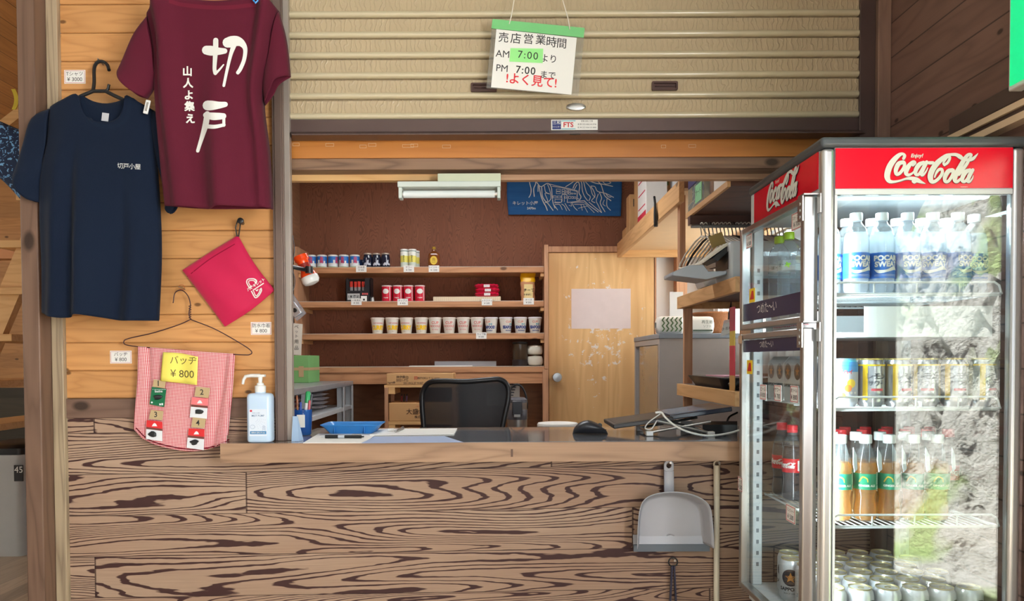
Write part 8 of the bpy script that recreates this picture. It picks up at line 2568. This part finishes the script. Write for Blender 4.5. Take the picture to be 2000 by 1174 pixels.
# beer six-pack cartons behind the left door
def star(c, r, mbx, fn, mi):
    pts = [(c[0]+(r if i % 2 == 0 else r*0.42)*math.cos(PI/2+i*PI/5), c[1]+(r if i % 2 == 0 else r*0.42)*math.sin(PI/2+i*PI/5)) for i in range(10)]
    vs = [fn(c[0], c[1], 0.0004)]+[fn(x, y, 0.0004) for x, y in pts]
    mbx.add(vs, [(0, 1+i, 1+(i+1) % 10) for i in range(10)], mi)
goldS = mat('star_gold', C(206, 140, 60), 0.35, 0.4)
blkS = mat('roundel_black', C(40, 36, 38), 0.4)
def proto_pack6(label, group):
    o = thing('beer_carton', label, 'carton', (0, 0, 0), group=group)
    L, Wd, Hh = 0.064, 0.052, 0.128
    MB().prism([(-Wd+0.0, -L, 0), (Wd, -L, 0), (Wd, -L, Hh-0.02), (Wd-0.018, -L, Hh), (-Wd+0.018, -L, Hh), (-Wd, -L, Hh-0.02)], (0, 2*L, 0)).build('carton', mat('carton_pale', C(206, 210, 212), 0.45), o, bevel=0.002)
    m = MB()
    fn = plane_fn((-Wd-0.0006, 0, 0.075), -YV, ZV, NX)
    for cx_ in (-0.032, 0.036):
        m.add([fn(cx_, 0.01)]+[fn(cx_+0.023*math.cos(a), 0.01+0.023*math.sin(a)) for a in [2*PI*i/28 for i in range(28)]], [(0, 1+i, 1+(i+1) % 28) for i in range(28)], 0)
        star((cx_, 0.01), 0.015, m, fn, 1)
    text(m, 'SAPPORO ★ SAPPORO', 0.012, lambda x, y: fn(x, y-0.030), 0, bold=0.0004)
    text(m, '生ビール', 0.008, lambda x, y: fn(x, y-0.046), 0)
    m.build('label_print', [blkS, goldS], o)
    return o
place(proto_pack6, [(IX0+0.057, -0.284, Z3), (IX0+0.057, -0.416, Z3)], ['beer carton at the far side behind the lower fridge door', 'beer carton nearer the hinge behind the lower fridge door'], 'beer cartons in the fridge')
# ginger ale bottles
def soft_bottle(o, glass_m, liq_m, capm_, r=0.0285, fill=0.150):
    pf = [(r*0.72, 0.001), (r*0.92, 0.005), (r, 0.016), (r*0.97, 0.035), (r*0.86, 0.055), (r*0.86, 0.062), (r*0.97, 0.078), (r*0.985, 0.082), (r*0.985, 0.124), (r, 0.128), (r*0.93, 0.146), (r*0.68, 0.172), (r*0.45, 0.190), (0.0125, 0.194), (0.0125, 0.200)]
    waist(pf).build('bottle', glass_m, o, smooth=True)
    li = [(q[0]*0.94, q[1]+0.002) for q in pf if q[1] < fill] + [(r*0.93*0.9, fill)]
    waist(li).build('drink', liq_m, o, smooth=True)
    waist([(0.0142, 0.198), (0.0150, 0.200), (0.0150, 0.218), (0.0138, 0.220)]).build('cap', capm_, o, smooth=True)
def proto_ginger(label, group):
    o = thing('ginger_ale_bottle', label, 'bottle', (0, 0, 0), group=group)
    soft_bottle(o, cl, liquid('ginger_liquid', (0.98, 0.82, 0.50, 1), C(240, 170, 60), 0.40), fwhite)
    r = 0.0285
    lb = MB().lathe([(r*0.995, 0.083), (r*0.998, 0.084), (r*0.998, 0.122), (r*0.995, 0.123)], 30, cap0=False, cap1=False).build('label', mat('ginger_green', C(24, 140, 104), 0.4), o, smooth=True)
    m = MB(); fn = cyl_fn(r*1.0, 0.103)
    text(m, 'GINGER ALE', 0.0072, lambda x, y: fn(x-0.012, y-0.010), 0, bold=0.0003)
    text(m, 'CANADA DRY', 0.0075, lambda x, y: fn(y+0.016, -x*1.0), 0, bold=0.0003)
    ink(m, [[(-0.030, 0.0, 0.003), (-0.022, 0.012, 0.003), (-0.012, 0.008, 0.003), (-0.010, 0.0, 0.002)]], lambda a, b, l=0: fn(a, b, l), n=6, mi=1)
    m.build('lettering', [M['print'], mat('ginger_gold', C(220, 186, 70), 0.4)], lb)
    MB().prism([Vector((0.012+dx, -0.0305, z)) for dx, z in ((0, 0.19), (0.010, 0.17), (0.012, 0.135), (0.004, 0.128), (0.0, 0.15))], (0.001, -0.0012, 0)).build('neck_tag', mat('neck_tag_pale', C(206, 220, 232), 0.35), o)
    return o
gx_ = [fpx(p_, -0.615, 950) for p_ in (1641, 1690, 1736, 1783, 1830)]
spots = [(x, -0.615, Z4) for x in gx_]+[(fpx(p_, -0.545, 950), -0.545, Z4) for p_ in (1624, 1671, 1718, 1765, 1812)]
labs = [ORD[i]+' ginger ale bottle from the left in the front row of the fridge' for i in range(5)]+[ORD[i]+' ginger ale bottle from the left in the second row of the fridge' for i in range(5)]
place(proto_ginger, spots, labs, 'ginger ale bottles in the fridge', [0.25, 0.1, 0.2, 0.05, 0.3, 0.6, 1.0, 0.2, 0.8, 0.4])
capred = mat('cap_red', C(214, 40, 52), 0.35)
def proto_cola(label, group):
    o = thing('cola_bottle', label, 'bottle', (0, 0, 0), group=group)
    soft_bottle(o, cl, mat('cola_liquid', C(40, 22, 20), 0.12), capred, fill=0.158)
    r = 0.0285
    lb = MB().lathe([(r*0.995, 0.083), (r*0.998, 0.084), (r*0.998, 0.122), (r*0.995, 0.123)], 30, cap0=False, cap1=False).build('label', mat('cola_label', C(206, 24, 36), 0.35), o, smooth=True)
    m = MB(); fn = cyl_fn(r*1.0, 0.104)
    logo(m, fn, 0.052, 0, 4)
    m.grid(lambda u, v: fn(0.032+0.016*u, -0.016+0.030*v), 5, 3, 1)
    m.build('lettering', [lw_, M['print']], lb)
    return o
spots = [(fpx(p_, y, 900), y, Z4) for y, ps in ((-0.472, (1642, 1684, 1726, 1768, 1810, 1852)), (-0.400, (1650, 1690, 1732, 1775, 1815))) for p_ in ps]
spots = [(x, y, z) for x, y, z in spots]
labs = [ORD[i]+' red capped cola bottle from the left in the nearer cola row of the fridge' for i in range(6)]+[ORD[i]+' red capped cola bottle from the left in the farther cola row of the fridge' for i in range(5)]
dpos = [(0.842, -0.250, Z4), (0.842, -0.332, Z4)]
spots = [s for s in spots if not any((s[0]-d[0])**2+(s[1]-d[1])**2 < 0.059**2 for d in dpos)]
place(proto_cola, dpos+spots, ['cola bottle at the far side behind the lower fridge door', 'cola bottle nearer the hinge behind the lower fridge door']+labs[:len(spots)], 'cola bottles in the fridge', [-0.85, -0.95]+[0.1*i for i in range(len(spots))])
# beer cans on the deck
def proto_beer(label, group):
    o = thing('beer_can', label, 'can', (0, 0, 0), group=group)
    can_body(o, mat('beer_silver', C(214, 218, 222), 0.3, 0.35), mat('beer_lid', C(216, 206, 160), 0.28, 0.7))
    m = MB(); fn = cyl_fn(CR, 0.070)
    m.add([fn(0, 0)]+[fn(0.024*math.cos(a), 0.024*math.sin(a)) for a in [2*PI*i/28 for i in range(28)]], [(0, 1+i, 1+(i+1) % 28) for i in range(28)], 0)
    m.grid(lambda u, v: fn(0.0245*math.cos(2*PI*u)*(0.02+0.98*v), 0.0245*math.sin(2*PI*u)*(0.02+0.98*v), 0.0002), 28, 5, 0)
    pts = [((0.016 if i % 2 == 0 else 0.0068)*math.cos(PI/2+i*PI/5), (0.016 if i % 2 == 0 else 0.0068)*math.sin(PI/2+i*PI/5)) for i in range(10)]
    m.add([fn(0, 0, 0.0009)]+[fn(x, y, 0.0008) for x, y in pts], [(0, 1+i, 1+(i+1) % 10) for i in range(10)], 1)
    f2 = cyl_fn(CR, 0.036)
    text(m, 'SAPPORO', 0.014, lambda x, y: f2(x, y), 0, bold=0.0005)
    text(m, 'BLACK LABEL', 0.006, lambda x, y: f2(x, y-0.012), 0)
    m.build('label_print', [blkS, goldS], o)
    return o
spots, labs = [], []
for r_, (y, x0_) in enumerate(((-0.615, 0.838), (-0.546, 0.858), (-0.477, 0.838), (-0.408, 0.858), (-0.339, 0.838), (-0.270, 0.858))):
    for c_ in range(6 if r_ % 2 == 0 else 5):
        x = x0_+c_*0.0695
        if x > IX1-0.03: continue
        spots.append((x, y, DK+0.0005))
        labs.append('%s beer can from the left in the %s row on the fridge floor' % (ORD[c_], ['front', 'second', 'third', 'fourth', 'fifth', 'rearmost'][r_]))
place(proto_beer, spots, labs, 'beer cans on the fridge floor', [0.55+0.12*((i*7) % 5-2)-(1.2 if abs(s[0]-0.838) < 0.001 or abs(s[0]-0.858) < 0.001 else 0) for i, s in enumerate(spots)])
